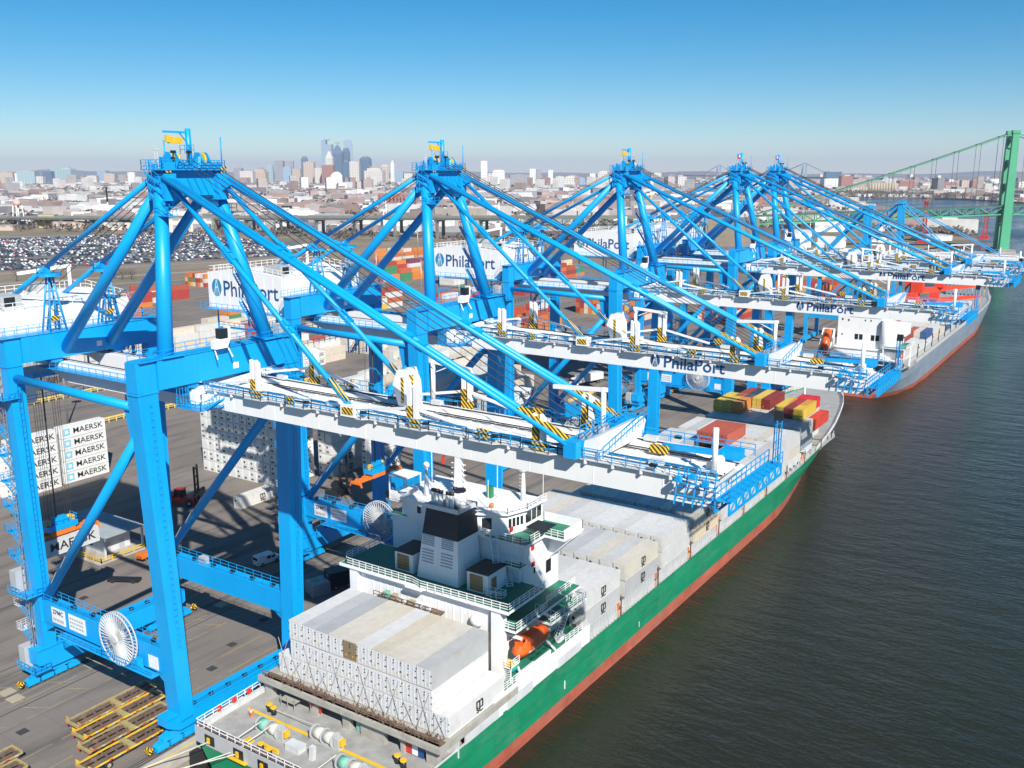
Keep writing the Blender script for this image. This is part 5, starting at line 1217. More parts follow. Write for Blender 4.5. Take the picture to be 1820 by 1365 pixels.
# ------------------------------------------------------------------ yard: reefers, handling gear, vehicles
random.seed(41)
def ystack(x, y, n, kind, label, logo=None, end='reefer', cols=None, corner=True):
    for k in range(n):
        c = cols[k % len(cols)] if cols else (.74, .74, .72)
        container((x, y, .02 + k*2.89), c, label.format(['bottom', 'second', 'third', 'fourth', 'fifth', 'sixth'][k] if k < n - 1 or n < 3 else 'topmost'), kind, end, logo if corner else None, group='containers stacked in the terminal yard', tint=(.74, .74, .72))
# lettered stacks left of the nearest crane
ystack(-116.3, 127.9, 5, 'reefer', '{} box of the pale lettered stack with blue stars, far left', 'MAERSK')
ystack(-115.6, 114.4, 5, 'reefer', '{} box of the lettered stack half behind the nearest landside leg', 'MAERSK')
ystack(-119.2, 113.8, 4, 'reefer', '{} box of the pale stack behind the nearest landside leg, inner row', None)
ystack(-121.9, 100.6, 4, 'reefer', '{} box of the pale stack at the left picture edge', None)
# block of reefers seen end on behind the nearest boom
for i in range(11):
    x = -95.0 + i*2.52
    ystack(x, 155.0, 6, 'reefer', '{} reefer, ' + ORD[i] + ' stack from left in the end-on block', 'MAERSK' if i == 10 else None, corner=(i == 10))
for i in range(2):
    ystack(-67.2 + i*2.52, 168.8, 5, 'reefer', '{} dull grey white reefer, ' + ('inner' if i == 0 else 'outer') + ' row right of the end-on block', 'MSC' if i else None, cols=[(.66, .66, .64)])
ystack(-57.5, 174.5, 5, 'reefer', '{} lettered reefer of the stack right of the dull grey ones', 'MAERSK')
ystack(-43.6, 219.5, 5, 'reefer', '{} lettered reefer of the tall stack beside the second crane, river side', 'MAERSK')
ystack(-46.2, 219.5, 5, 'reefer', '{} white reefer of the second row in from the tall lettered stack', None)
ystack(-170, 262, 2, 'reefer', '{} lettered reefer by the guard rail seen between mast legs', 'MAERSK')
container((-65.6, 139.6, .02), (.70, .68, .63), 'single cream reefer standing alone in crane shadow on the pavement', 'reefer', 'reefer', 'MSC', group='containers stacked in the terminal yard')
# container hanging under the nearest crane, and spreaders
def spreader(x, y, z, label, cab=True):
    t = thing('container_spreader', label, 'spreader', (x, y, z), 0, 'spreaders hanging from the cranes')
    f = MB()
    for e in (-.45, .45): f.box(e - .2, e + .2, -6.1, 6.1, .1, .6)
    for yy in (-6.1, 6.1): f.box(-1.2, 1.2, yy - .2, yy + .2, 0, .5)
    f.box(-1.0, 1.0, -2.2, 2.2, .2, 1.0)
    for k in range(6): f.box(-.9, .9, -5.4 + k*2, -4.9 + k*2, .2, .75)
    f.obj('telescopic_frame', M['orange'], t)
    for sx in (-1, 1):
        for yy in (-6.1, 6.1): MB().bar((sx*1.2, yy, .3), (sx*1.5, yy, -.5), .25).obj('flipper', M['orange'], t)
    h = MB(); h.box(-1.1, 1.1, -2.6, 2.6, 1.1, 2.0); h.prism([(-1.6, 2), (-1.1, 3.1), (1.1, 3.1), (1.6, 2)], 'x', -.4, .4); h.rail([(-1.1, -2.6, 2), (1.1, -2.6, 2), (1.1, 2.6, 2), (-1.1, 2.6, 2)], 1, 1.2, .07); h.obj('head_block', M['blue'], t)
    for yy in (-1.9, 1.9): MB().tube((-.4, yy, 2.3), (.4, yy, 2.3), .65, 14).obj('sheave', M['yellow'], t)
    r = MB()
    for yy in (-1.9, -1.5, 1.5, 1.9):
        for e in (-.5, .5): r.tube((e, yy, 2.4), (e*1.6, yy*.9, 45.2 - z), .035, 4, cap=False)
    r.obj('hoist_rope', M['cable'], t)
    r = MB(); r.tube((.2, -.6, 1.9), (.6, -.8, 45 - z), .12, 6); r.obj('power_cable', M['black'], t)
    tr = MB(); tr.box(-3, 3, -3.4, 3.4, 44.6 - z, 45.4 - z); tr.obj('trolley', M['blue'], t)
    if cab: MB().prism([(-1.6, 40.4 - z), (1.2, 40.4 - z), (1.7, 41.6 - z), (1.7, 43.8 - z), (-1.6, 43.8 - z)], 'y', -4.6, -2.4).bar((0, -3.5, 43.8 - z), (0, -3.5, 44.7 - z), .5).obj('driver_cabin', M['white'], t)
    return t
container((-42.3, 77.2, 14.4), WHT, 'white lettered reefer hanging in the air beneath the nearest crane', 'reefer', 'reefer', 'MAERSK', group='containers stacked in the terminal yard')
spreader(-42.3, 83.4, 17.35, 'orange spreader gripping the hanging white reefer')
spreader(-20.5, 137.2, 16.6, 'empty orange spreader hanging beside the second crane', False)
# terminal booth with grey mono-pitch roof
BX, BY = -73.0, 108.4
t = thing('booth', 'small grey booth with flat metal roof inside yellow railings', 'booth', (BX, BY, 0), 0)
MB().box(-6.4, 6.0, -2.2, 4.0, 0, 3.3).obj('wall', M['lightgrey'], t)
mb = MB(); mb.box(-9.4, 9.2, -4.0, 5.4, 4.5, 4.75)
for k in range(26): mb.box(-9.2 + k*.71, -9.15 + k*.71, -4.0, 5.4, 4.75, 4.79)
mb.obj('roof', M['roof'], t)
for (x, y) in ((-8.8, -3.6), (8.8, -3.6), (8.8, 5), (-8.8, 5)): MB().bar((x, y, 0), (x, y, 4.5), .35).obj('post', M['lightgrey'], t)
MB().box(6.0, 6.06, -1.6, -.6, .1, 2.2).obj('door', M['grey'], t); MB().box(6.0, 6.06, 1.4, 2.6, .1, 2.2).obj('door', M['grey'], t)
MB().box(-3, 2.4, -2.26, -2.2, 1.2, 2.4).obj('window', M['glass'], t)
r = MB()
for z in (1.15, .6): r.bar((-10.4, -5.4, z), (10.0, -5.4, z), .14); r.bar((10.0, -5.4, z), (10.0, 4.5, z), .14)
for k in range(9): r.bar((-10.4 + k*2.55, -5.4, 0), (-10.4 + k*2.55, -5.4, 1.2), .16)
for k in range(5): r.bar((10.0, -5.4 + k*2.47, 0), (10.0, -5.4 + k*2.47, 1.2), .16)
tag(link('safety_railing', r.mesh('safety_railing', M['yellow']), None, (BX, BY, 0)), 'bright yellow safety railing on the slab round the grey booth', 'railing')
slab = MB(); slab.box(-84, -62.6, 102.4, 114.6, 0, .15); struct('booth_slab', slab, M['cope'])
# orange boom lying by the booth, spare spreaders
t = thing('spreader_frame', 'rust orange spreader frame resting on stands beside the grey booth', 'spreader', (-57.4, 108.5, 0), radians(8))
f = MB(); f.box(-.9, .9, -1, 9.5, .9, 1.5); f.prism([(-1, .9), (-1, 1.9), (2.5, 1.5), (2.5, .9)], 'x', -.8, .8); f.obj('telescopic_frame', M['orange'], t)
for y in (0, 4, 8): MB().bar((-1, y, 0), (-.6, y, 1), .2).bar((1, y, 0), (.6, y, 1), .2).obj('stand', M['rust'], t)
t = thing('cable_cart', 'low dark cart with red reflectors on a line near the booth', 'cart', (-52, 100.5, 0), radians(-60))
MB().box(-.8, .8, -3, 3, .35, .7).obj('bed', M['black'], t)
for y in (-2, 2):
    for x in (-.8, .8): MB().tube((x - .12, y, .35), (x + .12, y, .35), .35, 10).obj('wheel', M['rubber'], t)
MB().box(-.82, -.6, -3.05, -3, .4, .7).box(.6, .82, -3.05, -3, .4, .7).obj('reflector', M['red'], t)
# chassis trailers in the foreground
M['chassis'] = paint('worn_chassis_yellow', (0.42, 0.33, 0.13), .6, (.16, .12, .08), .7, .9, streak=False, var=.3)
def chassis(x, y, label, col, rz=0):
    t = thing('terminal_chassis', label, 'trailer', (x, y, 0), radians(rz), 'yellow container chassis parked by the quay')
    f = MB()
    for e in (-.55, .55): f.box(e - .12, e + .12, 0, 12.6, 1.05, 1.4)
    for k in range(9): f.box(-1.1, 1.1, .3 + k*1.5, .45 + k*1.5, 1.1, 1.35)
    FR = f.obj('frame', M['rust'], t)
    for s in (-1, 1):
        g = MB(); g.box(s*1.35 - .06, s*1.35 + .06, 0, 12.8, 1.2, 1.42); g.prism([(0, 1.5), (0, 2.1), (.5, 1.5)], 'x', s*1.35 - .08, s*1.35 + .08)
        g.obj('side_guide', M['chassis'] if col else M['yellow'], t)
        for k in range(10): MB().box(s*1.46 - .01, s*1.46 + .01, .4 + k*1.25, .9 + k*1.25, 1.25, 1.4).obj('reflector', M['ropewhite'] if k % 2 else M['red'], t)
    for (ya, yb, z, bw) in ((-.15, .1, 1.5, 1.4), (6.2, 7.0, 1.5, 1.35), (12.6, 12.85, 1.5, 1.3)):
        MB().box(-bw, bw, ya, yb, 1.1, z).obj('bolster', M['chassis'], t)
    for yy in (1.6, 2.9):
        for s in (-1, 1):
            w = MB(); w.tube((s*.75, yy, .52), (s*1.3, yy, .52), .52, 16); W = w.obj('wheel', M['rubber'], t); MB().tube((s*1.28, yy, .52), (s*1.33, yy, .52), .28, 12).obj('rim', M['tan'], W)
    for s in (-1, 1): MB().bar((s*.7, 10.6, 0), (s*.7, 10.6, 1.1), .18).obj('landing_leg', M['rust'], t)
    MB().box(-1.2, -.9, -.2, -.12, .8, 1.1).box(.9, 1.2, -.2, -.12, .8, 1.1).obj('tail_light', M['red'], t)
for i, (x, y, l) in enumerate(((-14.0, 65.8, 'first of the three near yellow chassis, farthest from the ship'), (-10.7, 64.6, 'middle of the three near yellow chassis by the waterside leg'), (-7.2, 63.2, 'third near yellow chassis, closest to the waterside leg'), (-3.6, 60.6, 'yellow chassis at the foot of the nearest waterside leg'),
        (-14.6, 45.5, 'dull yellow chassis at bottom left edge, outer one'), (-11.2, 44.2, 'dull yellow chassis at bottom left edge, middle one'), (-7.8, 43.0, 'dull yellow chassis at bottom left edge, inner one'))): chassis(x, y, l, i % 2 == 0 or i > 3)
# vehicles
def wheel(t, x, y, r, w=.25):
    W = MB().tube((x - w/2, y, r), (x + w/2, y, r), r, 14).obj('wheel', M['rubber'], t); MB().tube((x - w/2 - .02, y, r), (x + w/2 + .02, y, r), r*.5, 10).obj('rim', M['steel'], W)
t = thing('van', 'white panel van parked in the shadow gap under the nearest crane', 'van', (-36.2, 121.6, 0), radians(-8))
b = MB().loft([[(s*w, y, z) for (s, w, z) in ((-1, .95, .35), (1, .95, .35), (1, 1.0, 1.1), (1, wt, zt), (-1, wt, zt), (-1, 1.0, 1.1))] for (y, wt, zt) in ((-2.7, .85, 2.05), (-2.5, .88, 2.15), (1.0, .88, 2.15), (1.9, .8, 1.3), (2.7, .8, 1.05))]).obj('body', M['thing'], t); b.color = (.8, .8, .8, 1)
MB().box(.985, 1.0, -.6, .3, 1.25, 1.85).box(.985, 1.0, .5, 1.2, 1.25, 1.75).box(-.75, .75, -2.74, -2.7, 1.35, 1.9).obj('window', M['glass'], t)
for x in (-.95, .95): wheel(t, x, -1.7, .36); wheel(t, x, 1.6, .36)
MB().box(-.95, -.75, -2.74, -2.68, .8, 1.1).box(.75, .95, -2.74, -2.68, .8, 1.1).obj('tail_light', M['red'], t)
t = thing('generator_set', 'dark navy generator box trailer standing beside the far waterside leg', 'generator', (-16.6, 121.5, 0), radians(-25))
MB().box(-1.5, 1.5, -2.4, 2.4, .7, 3.4).obj('housing', M['navy'], t); MB().box(-1.55, 1.55, -2.45, 2.45, 3.4, 3.5).obj('roof', M['black'], t)
MB().box(-.1, .6, -2.46, -2.4, 1.2, 3.0).obj('door_outline', M['lightgrey'], t); MB().box(0, .5, -2.48, -2.46, 1.3, 2.9).obj('door', M['navy'], t)
for x in (-1.2, 1.2):
    for y in (-1.2, 1.2): wheel(t, x, y, .45)
t = thing('wrapped_pallets', 'block of pallets wrapped in blue grey sheeting beside the generator', 'pallets', (-19.0, 116.6, 0), radians(-20))
for k in range(4): MB().loft([[(x*1.02, y, z) for x, y in ((-.85 + (k % 2)*1.75, -.85 + (k//2)*1.75), (.85 + (k % 2)*1.75, -.85 + (k//2)*1.75), (.85 + (k % 2)*1.75, .85 + (k//2)*1.75), (-.85 + (k % 2)*1.75, .85 + (k//2)*1.75))] for z in (.12, 2.4)]).obj('wrapped_load', M['tarp'], t)
MB().box(-.9, 2.7, -.9, 2.7, 0, .12).obj('pallet', M['wood'], t); MB().box(-.3, 1.0, 0, 1.2, 2.4, 2.5).obj('board', M['tan'], t)
def reachstacker(x, y, rz, label, col):
    t = thing('reach_stacker', label, 'reach stacker', (x, y, 0), radians(rz))
    MB().box(-1.6, 1.6, -3.6, 3.6, .9, 2.1).prism([(-3.6, 2.1), (-3.6, 2.9), (-1.2, 2.5), (-1.2, 2.1)], 'x', -1.5, 1.5).obj('chassis', col, t)
    MB().box(-.9, .9, -1.2, .9, 2.1, 3.7).obj('cabin', M['glass'], t); MB().box(-1, 1, -1.3, 1, 3.7, 3.85).obj('cabin_roof', col, t)
    m = MB()
    for e in (-.9, .9): m.box(e - .2, e + .2, 3.7, 4.1, .4, 9.5)
    for k in range(5): m.box(-.9, .9, 3.75, 4.0, 1 + k*1.9, 1.3 + k*1.9)
    m.obj('mast', M['black'], t); MB().box(-3, 3, 4.1, 4.7, 2.6, 3.4).obj('spreader', M['rust'], t)
    for (xx, yy) in ((-1.5, -2.4), (1.5, -2.4), (-1.6, 2.6), (1.6, 2.6)): wheel(t, xx, yy, .8, .6)
reachstacker(-79, 134.5, -60, 'red mast truck standing in crane shadow between the booth and end-on block', M['red'])
reachstacker(-52, 158.2, 20, 'dark mast truck parked at the foot of the right-hand reefer stacks', M['black'])
def truck(x, y, rz, label, cabcol, boxcol, group='road trucks on the terminal', L=12.3):
    t = thing('articulated_lorry', label, 'lorry', (x, y, 0), radians(rz), group)
    c = MB().loft([[(-1.2, 6.6, .6), (1.2, 6.6, .6), (1.2, 9.0, .6), (-1.2, 9.0, .6)], [(-1.2, 6.6, 2.0), (1.2, 6.6, 2.0), (1.2, 8.9, 2.0), (-1.2, 8.9, 2.0)], [(-1.15, 6.7, 3.2), (1.15, 6.7, 3.2), (1.15, 8.1, 3.2), (-1.15, 8.1, 3.2)]]).obj('cab', M['thing'], t); c.color = (*cabcol, 1)
    MB().box(-1.0, 1.0, 8.5, 8.92, 2.05, 2.8).obj('windscreen', M['glass'], t)
    b = MB().box(-1.25, 1.25, -6.3, 6.2, 1.2, 4.0).obj('trailer_box', M['thing'], t); b.color = (*boxcol, 1)
    MB().box(-.8, .8, -6, 8, .8, 1.2).obj('chassis', M['black'], t)
    for yy in (-4.6, -3.4, 5.0, 8.0):
        for xx in (-1.05, 1.05): wheel(t, xx, yy, .5, .3)
truck(-62.5, 301, 165, 'white lorry with pale box trailer waiting beside the third crane', (.8, .8, .8), (.72, .72, .7))
t = thing('car', 'white pickup standing in front of the waiting lorry', 'car', (-66, 290, 0), radians(-20), 'cars on the terminal pavement')
b = MB().loft([[(-.95, y, .4), (.95, y, .4), (.95, y, zt*.62), (.78, y, zt), (-.78, y, zt), (-.95, y, zt*.62)] for (y, zt) in ((-2.8, 1.0), (-.4, 1.05), (-.2, 1.8), (1.0, 1.8), (1.6, 1.1), (2.6, .95))]).obj('body', M['thing'], t); b.color = (.8, .8, .8, 1)
for xx in (-.9, .9): wheel(t, xx, -1.8, .38); wheel(t, xx, 1.7, .38)
mb = MB(); mb.box(-54.6, -53.8, 272, 292, 0, .9); tag(link('jersey_barrier', mb.mesh('jersey_barrier', M['yelrail'])), 'yellow concrete barrier lying along the lane beside the waiting lorry', 'barrier')
truck(-598, 520, 97, 'white box lorry with green cab on the road beside the car lot', (.02, .2, .1), (.8, .8, .8), 'lorries on the road by the car lot')
# yellow guard rails with reefer plug frames
def guard(x, y, n, label, rz=0):
    t = thing('guard_rail', label, 'guard rail', (x, y, 0), radians(rz), 'yellow guard rails along the reefer rows')
    for k in range(n):
        r = MB(); r.bar((0, k*2.6, 1.5), (0, k*2.6 + 2.6, 1.5), .3, .45); r.bar((0, k*2.6, .8), (0, k*2.6 + 2.6, .8), .16); r.obj('rail', M['yelrail'], t)
        MB().bar((0, k*2.6, 0), (0, k*2.6, 1.6), .25).obj('rail_post', M['yelrail'], t)
guard(-201, 168, 13, 'yellow guard rail behind the lettered stacks, at far left'); guard(-160, 168, 6, 'short yellow guard rail right of the lettered stack')
guard(-158.5, 186, 9, 'yellow guard rail between the nearest leg and the white girder'); guard(-196, 206, 12, 'yellow guard rail along the cream reefers behind the nearest boom')
guard(-236, 330, 22, 'long yellow guard rail below the coloured containers'); guard(-150, 232, 8, 'yellow guard rail beside the cream reefers, farther right')
# reefer racks (lattice service towers)
def rack(x, y, label):
    t = thing('reefer_rack', label, 'rack', (x, y, 0), 0, 'steel reefer racks with walkways')
    for i in range(6):
        m = MB()
        for xx in (0, 1.6): m.bar((xx, i*2.6, 0), (xx, i*2.6, 13), .18)
        m.obj('rack_post', M['steel'], t)
    for z in (3, 6, 9, 12):
        m = MB(); m.box(0, 1.6, 0, 13, z - .08, z); m.rail([(0, 0, z), (0, 13, z)], 1.1, 2.6, .09); m.rail([(1.6, 0, z), (1.6, 13, z)], 1.1, 2.6, .09); m.obj('rack_walkway', M['steel'], t)
rack(-219, 172, 'pale steel reefer rack left of the long white container rows'); rack(-226, 186, 'pale steel reefer rack behind the first one at far left')
# light poles
def lightpole(x, y, h, label):
    t = thing('light_pole', label, 'light pole', (x, y, 0), 0, 'tall light masts on the terminal')
    MB().tube((0, 0, 0), (0, 0, h), .32, 8, .16).obj('pole', M['steel'], t)
    hd = MB(); n = 10; hd.tube((0, 0, h - .2), (0, 0, h), 1.2, n); [hd.box(1.3*cos(k*.785) - .3, 1.3*cos(k*.785) + .3, 1.3*sin(k*.785) - .3, 1.3*sin(k*.785) + .3, h - .7, h - .25) for k in range(8)]; hd.obj('lamp_ring', M['grey'], t)
for i, (x, y, h) in enumerate(((-168, 162, 26), (-236, 420, 30), (-300, 455, 30), (-180, 380, 30), (-120, 330, 30), (-400, 620, 32), (-90, 440, 30), (-70, 520, 30), (-350, 540, 32), (-460, 480, 26), (-520, 420, 24))):
    lightpole(x, y, h, ['light mast standing behind the lettered stacks at far left', 'light mast by the coloured containers, nearest of them', 'light mast among orange containers left of the second crane', 'light mast near the third crane machinery house', 'light mast behind the third crane', 'light mast beyond the coloured stacks', 'light mast behind the fourth crane', 'light mast behind the fifth crane', 'light mast among far coloured stacks', 'light mast beside the road left of the yard', 'light mast in scrub near the car lot'][i])
# worker on the stern deck
t = thing('person', 'deckhand in orange trousers and pale top walking on the green stern deck', 'person', (8.6, 78.0, 3.5), radians(20))
def skin_body(parent, joints, edges, name, mat):
    me = bpy.data.meshes.new(name); me.from_pydata([j[:3] for j in joints], edges, []); o = link(name, me, parent); me.materials.append(mat)
    sk = o.modifiers.new('skin', 'SKIN')
    for i, j in enumerate(joints): me.skin_vertices[0].data[i].radius = (j[3], j[3])
    me.skin_vertices[0].data[0].use_root = True; sb = o.modifiers.new('sub', 'SUBSURF'); sb.levels = sb.render_levels = 1
    return o
J = [(0, 0, .95, .15), (0, .02, 1.2, .16), (0, .02, 1.42, .15), (0, .02, 1.54, .06), (0, .04, 1.62, .085), (0, .05, 1.74, .09),
     (-.2, .02, 1.43, .07), (-.28, -.03, 1.15, .05), (-.27, .1, .92, .042), (.2, .02, 1.43, .07), (.27, .08, 1.16, .05), (.22, .25, .98, .042),
     (-.1, 0, .9, .11), (-.12, .14, .5, .075), (-.12, .08, .08, .055), (-.12, .2, .04, .045), (.1, 0, .9, .11), (.12, -.02, .5, .075), (.12, -.22, .1, .055), (.12, -.1, .05, .045), (-.26, .16, .84, .03), (.18, .33, .94, .03)]
E_ = [(0, 1), (1, 2), (2, 3), (3, 4), (4, 5), (2, 6), (6, 7), (7, 8), (8, 20), (2, 9), (9, 10), (10, 11), (11, 21), (0, 12), (12, 13), (13, 14), (14, 15), (0, 16), (16, 17), (17, 18), (18, 19)]
skin_body(t, J, E_, 'body', M['skin'])
def shell(name, ids, es, grow, mat):
    mp = {i: k for k, i in enumerate(ids)}
    return skin_body(t, [(*J[i][:3], J[i][3]*grow) for i in ids], [(mp[a], mp[b]) for a, b in es], name, mat)
shell('trousers', [0, 12, 13, 14, 16, 17, 18], [(0, 12), (12, 13), (13, 14), (0, 16), (16, 17), (17, 18)], 1.18, M['hivis'])
shell('jacket', [1, 0, 2, 6, 7, 8, 9, 10, 11], [(1, 0), (1, 2), (2, 6), (6, 7), (7, 8), (2, 9), (9, 10), (10, 11)], 1.2, M['ropewhite'])
MB().sphere((0, .05, 1.75), .125, 12, 7, (1, 1.1, .8)).obj('helmet', M['hivis'], t)
MB().sphere((0, .14, 1.66), .02, 6, 4).sphere((-.03, .12, 1.69), .014, 6, 4).sphere((.03, .12, 1.69), .014, 6, 4).obj('face', M['rust'], t)
# ------------------------------------------------------------------ the many other containers of the yard: first those that show largest, then the rest as one mass
random.seed(77)
PAL = [(.42, .085, .045), (.55, .16, .05), (.60, .20, .045), (.62, .22, .05), (.40, .05, .04), (.30, .05, .035), (.66, .45, .08), (.04, .10, .26), (.05, .24, .12), (.62, .62, .60), (.50, .12, .06), (.58, .24, .07), (.62, .55, .45), (.20, .05, .12)]
PN = ['rust red', 'orange brown', 'orange', 'bright orange', 'red', 'maroon', 'yellow', 'navy blue', 'green', 'white', 'brick red', 'amber', 'cream', 'plum']
extra = []          # (x, y, z, colour index, dry?)
def block(x, y, cols, rows, hi, pal, gapx=2.6):
    for j in range(rows):
        for i in range(cols):
            n = random.choice(hi)
            for k in range(n): extra.append((x + i*gapx, y + j*13.2, k*2.88, random.choice(pal)))
ORP = [0, 1, 2, 3, 3, 2, 10, 11, 4, 1, 12, 13, 8, 9]
MIX = list(range(14)) + [0, 4, 10, 2, 4]
REDS = [0, 4, 4, 5, 10, 0, 4, 13, 9, 6]
block(-300, 452, 6, 1, (1, 1, 2), [4, 5, 0, 6]); block(-262, 398, 4, 2, (2, 3), [6, 4, 0, 9, 9, 10]); block(-345, 505, 5, 3, (2, 3, 4, 5), ORP); block(-300, 520, 5, 1, (6,), [9])
block(-420, 590, 8, 3, (1, 3, 4, 5), ORP); block(-395, 650, 10, 2, (3, 5), [9, 9, 4, 0, 2, 3, 8]); block(-300, 575, 5, 4, (2, 3, 4, 5), ORP + [8, 7]); block(-260, 560, 6, 5, (2, 3, 4), MIX); block(-225, 500, 3, 3, (1, 2), REDS)
block(-150, 380, 6, 2, (3, 4, 5), ORP + REDS); block(-118, 420, 6, 3, (3, 4, 5), MIX); block(-155, 455, 12, 3, (3, 4, 5), MIX); block(-185, 330, 6, 1, (1, 2, 3), REDS)
block(-90, 470, 8, 3, (3, 4, 5), MIX + REDS); block(-60, 540, 6, 3, (3, 4, 5), REDS); block(-345, 285, 4, 2, (2, 3), [2, 4, 10, 3]); block(-380, 330, 4, 1, (2, 3), [3, 2, 4])
block(-420, 250, 3, 2, (1, 2), [9, 9, 4]); block(-100, 600, 8, 2, (3, 4), MIX); block(-210, 620, 10, 2, (3, 4), ORP); block(-255, 300, 3, 3, (1, 2), REDS); block(-300, 330, 4, 2, (2, 3), ORP + [9]); block(-330, 395, 4, 2, (2, 3), REDS + [9])
block(-285, 255, 3, 2, (2, 3), [9, 12, 2, 4]); block(-250, 262, 2, 3, (2, 3), [9, 9, 12]); block(-200, 290, 4, 1, (1, 2), REDS)
block(-405, 352, 9, 2, (1, 2, 3), REDS + [9]); block(-440, 420, 8, 2, (2, 3), MIX); block(-240, 425, 7, 3, (2, 3), ORP + [9, 9]); block(-290, 345, 5, 2, (2, 3), ORP)
# pale reefers behind the booms
for (x, y, c, r, hi) in ((-222, 232, 7, 2, (1, 2, 2)), (-200, 262, 12, 2, (2, 2, 3)), (-196, 300, 22, 2, (1, 2, 2)), (-150, 328, 10, 2, (2, 3)), (-265, 290, 3, 3, (2, 3, 4)), (-240, 335, 12, 2, (1, 2)), (-128, 252, 9, 1, (2, 3)), (-110, 252, 6, 2, (3, 3, 4))): block(x, y, c, r, hi, [9, 9, 12, 9, 12, 12])
for (x, y, c, r, hi) in ((-205, 205, 2, 4, (2, 2, 1)), (-172, 226, 2, 2, (2, 3)), (-118, 226, 5, 3, (2, 2, 3)), (-96, 232, 6, 3, (3, 4)), (-59, 219.5, 4, 1, (4, 4, 5)), (-75, 243, 4, 2, (4, 4, 3)), (-140, 275, 8, 3, (2, 3)), (-250, 150, 4, 7, (3, 4)), (-110, 290, 4, 1, (2,))): block(x, y, c, r, hi, [9, 9, 9, 12, 12])
camp = Vector((102.4, 0, 76))
extra.sort(key=lambda e: (Vector(e[:3]) - camp).length)
room = 300 - NBOX[0]
cnt = {}
for e in extra[:max(0, room)]:
    n = PN[e[3]]
    pale = e[3] in (9, 12)
    o = link('shipping_container', B_REEF if pale else B_DRY, None, e[:3]); o.color = (*PAL[e[3]], 1)
    tag(o, f'{n} container stacked among others in the yard behind the cranes', 'container', f'{n} containers in the far yard rows')
mbx = MB(); used = {}
mats = []
for i, c in enumerate(PAL): mats.append(paint('stacked_box_paint', c, .55, (.3, .22, .15), .4, .8))
for e in extra[max(0, room):]:
    mbx.mi = e[3]; mbx.box(e[0] - 1.2, e[0] + 1.2, e[1] + .05, e[1] + 12.3, e[2] + .02, e[2] + 2.84)
# boxes aboard the grey ship and pale yard rows far behind
for bi in range(10):
    y = 376.2 + bi*14.4
    for i in range(10):
        n = 1 if bi in (1, 4, 6) else 2
        if bi == 0: n = 2 if i > 4 else 1
        for k in range(n if not (bi > 6 and i < 4) else 1):
            mbx.mi = random.choice([9, 9, 9, 12]) if random.random() < .93 else random.choice([0, 4, 7])
            mbx.box(7.6 + i*2.55, 10.0 + i*2.55, y, y + 12.3, 7.65 + k*2.88, 10.47 + k*2.88)
o = mbx.obj('stacked_containers', mats); o['kind'] = 'stuff'
# ------------------------------------------------------------------ far side: car lot, viaduct, bridge, city
PITCH, YAW = radians(12.55), radians(33.44)
def G(px, py, z=-.3):
    """ground point seen at a picture position (1820 x 1365) - used to set far things down where they stand"""
    f = 1700.0; fh = Vector((-sin(YAW), cos(YAW), 0)); r = Vector((cos(YAW), sin(YAW), 0)); u = Vector((0, 0, 1))
    d = (fh*cos(PITCH) - u*sin(PITCH))*f + r*(px - 910) + (fh*sin(PITCH) + u*cos(PITCH))*(682.5 - py)
    return camp + d*((z - 76)/d.z)
def D(px, dist):
    g = G(px, 400); h = Vector((g.x - camp.x, g.y - camp.y, 0)).normalized(); return Vector((camp.x, camp.y, 0)) + h*dist
# --- cars
CARS = []
mb = MB(); rows = [[(-.9, y, .25), (.9, y, .25), (.9, y, .8), (-.9, y, .8)] for y in (-2.25, 2.25)]; mb.loft(rows)
mb.loft([[(-.85, -1.5, .8), (.85, -1.5, .8), (.85, .9, .8), (-.85, .9, .8)], [(-.68, -1.1, 1.45), (.68, -1.1, 1.45), (.68, .3, 1.45), (-.68, .3, 1.45)]])
CARM = mb.mesh('parked_car', M['thing']); CV, CF = list(mb.v), list(mb.f)
random.seed(99)
u = Vector((.35, .937, 0)); v = Vector((-.937, .35, 0)); P0 = Vector((-648, 398, -.14))
CC = [((.62, .62, .62), 'white', 5), ((.02, .022, .03), 'black', 9), ((.25, .26, .27), 'silver grey', 6), ((.04, .06, .12), 'dark blue', 4), ((.10, .10, .11), 'dark grey', 4), ((.30, .02, .02), 'red', 1)]
bag = [i for i, c in enumerate(CC) for _ in range(c[2])]
row = 0; d = 4.0
while d < 395:
    dens = .22 if row in (2, 5, 8, 9) else (.42 if d < 120 else .72)
    a = -190.0
    run = True
    while a < 300 + d*.25:
        if random.random() < .06: run = random.random() < dens + .15
        if run and random.random() < .95:
            CARS.append((P0 + u*(a - d*.30 + random.uniform(-.2, .2)) + v*(d + random.uniform(-.3, .3)), random.choice(bag)))
        a += 2.75
    row += 1; d += 5.4 if row % 2 else 9.8
for (px, py, n, m) in ((640, 415, 26, 5), (760, 424, 30, 4), (940, 425, 34, 5), (1000, 440, 20, 3)):
    g = G(px, py)
    for i in range(n):
        for j in range(m):
            if random.random() < .8: CARS.append((g + Vector((.83, .55, 0))*(i*2.8) + Vector((-.55, .83, 0))*(j*7), random.choice(bag)))
CARS.sort(key=lambda c: (c[0] - camp).length)
cs = MB(); rz = atan2(v.y, v.x) - pi/2; cr, sr = cos(rz), sin(rz)
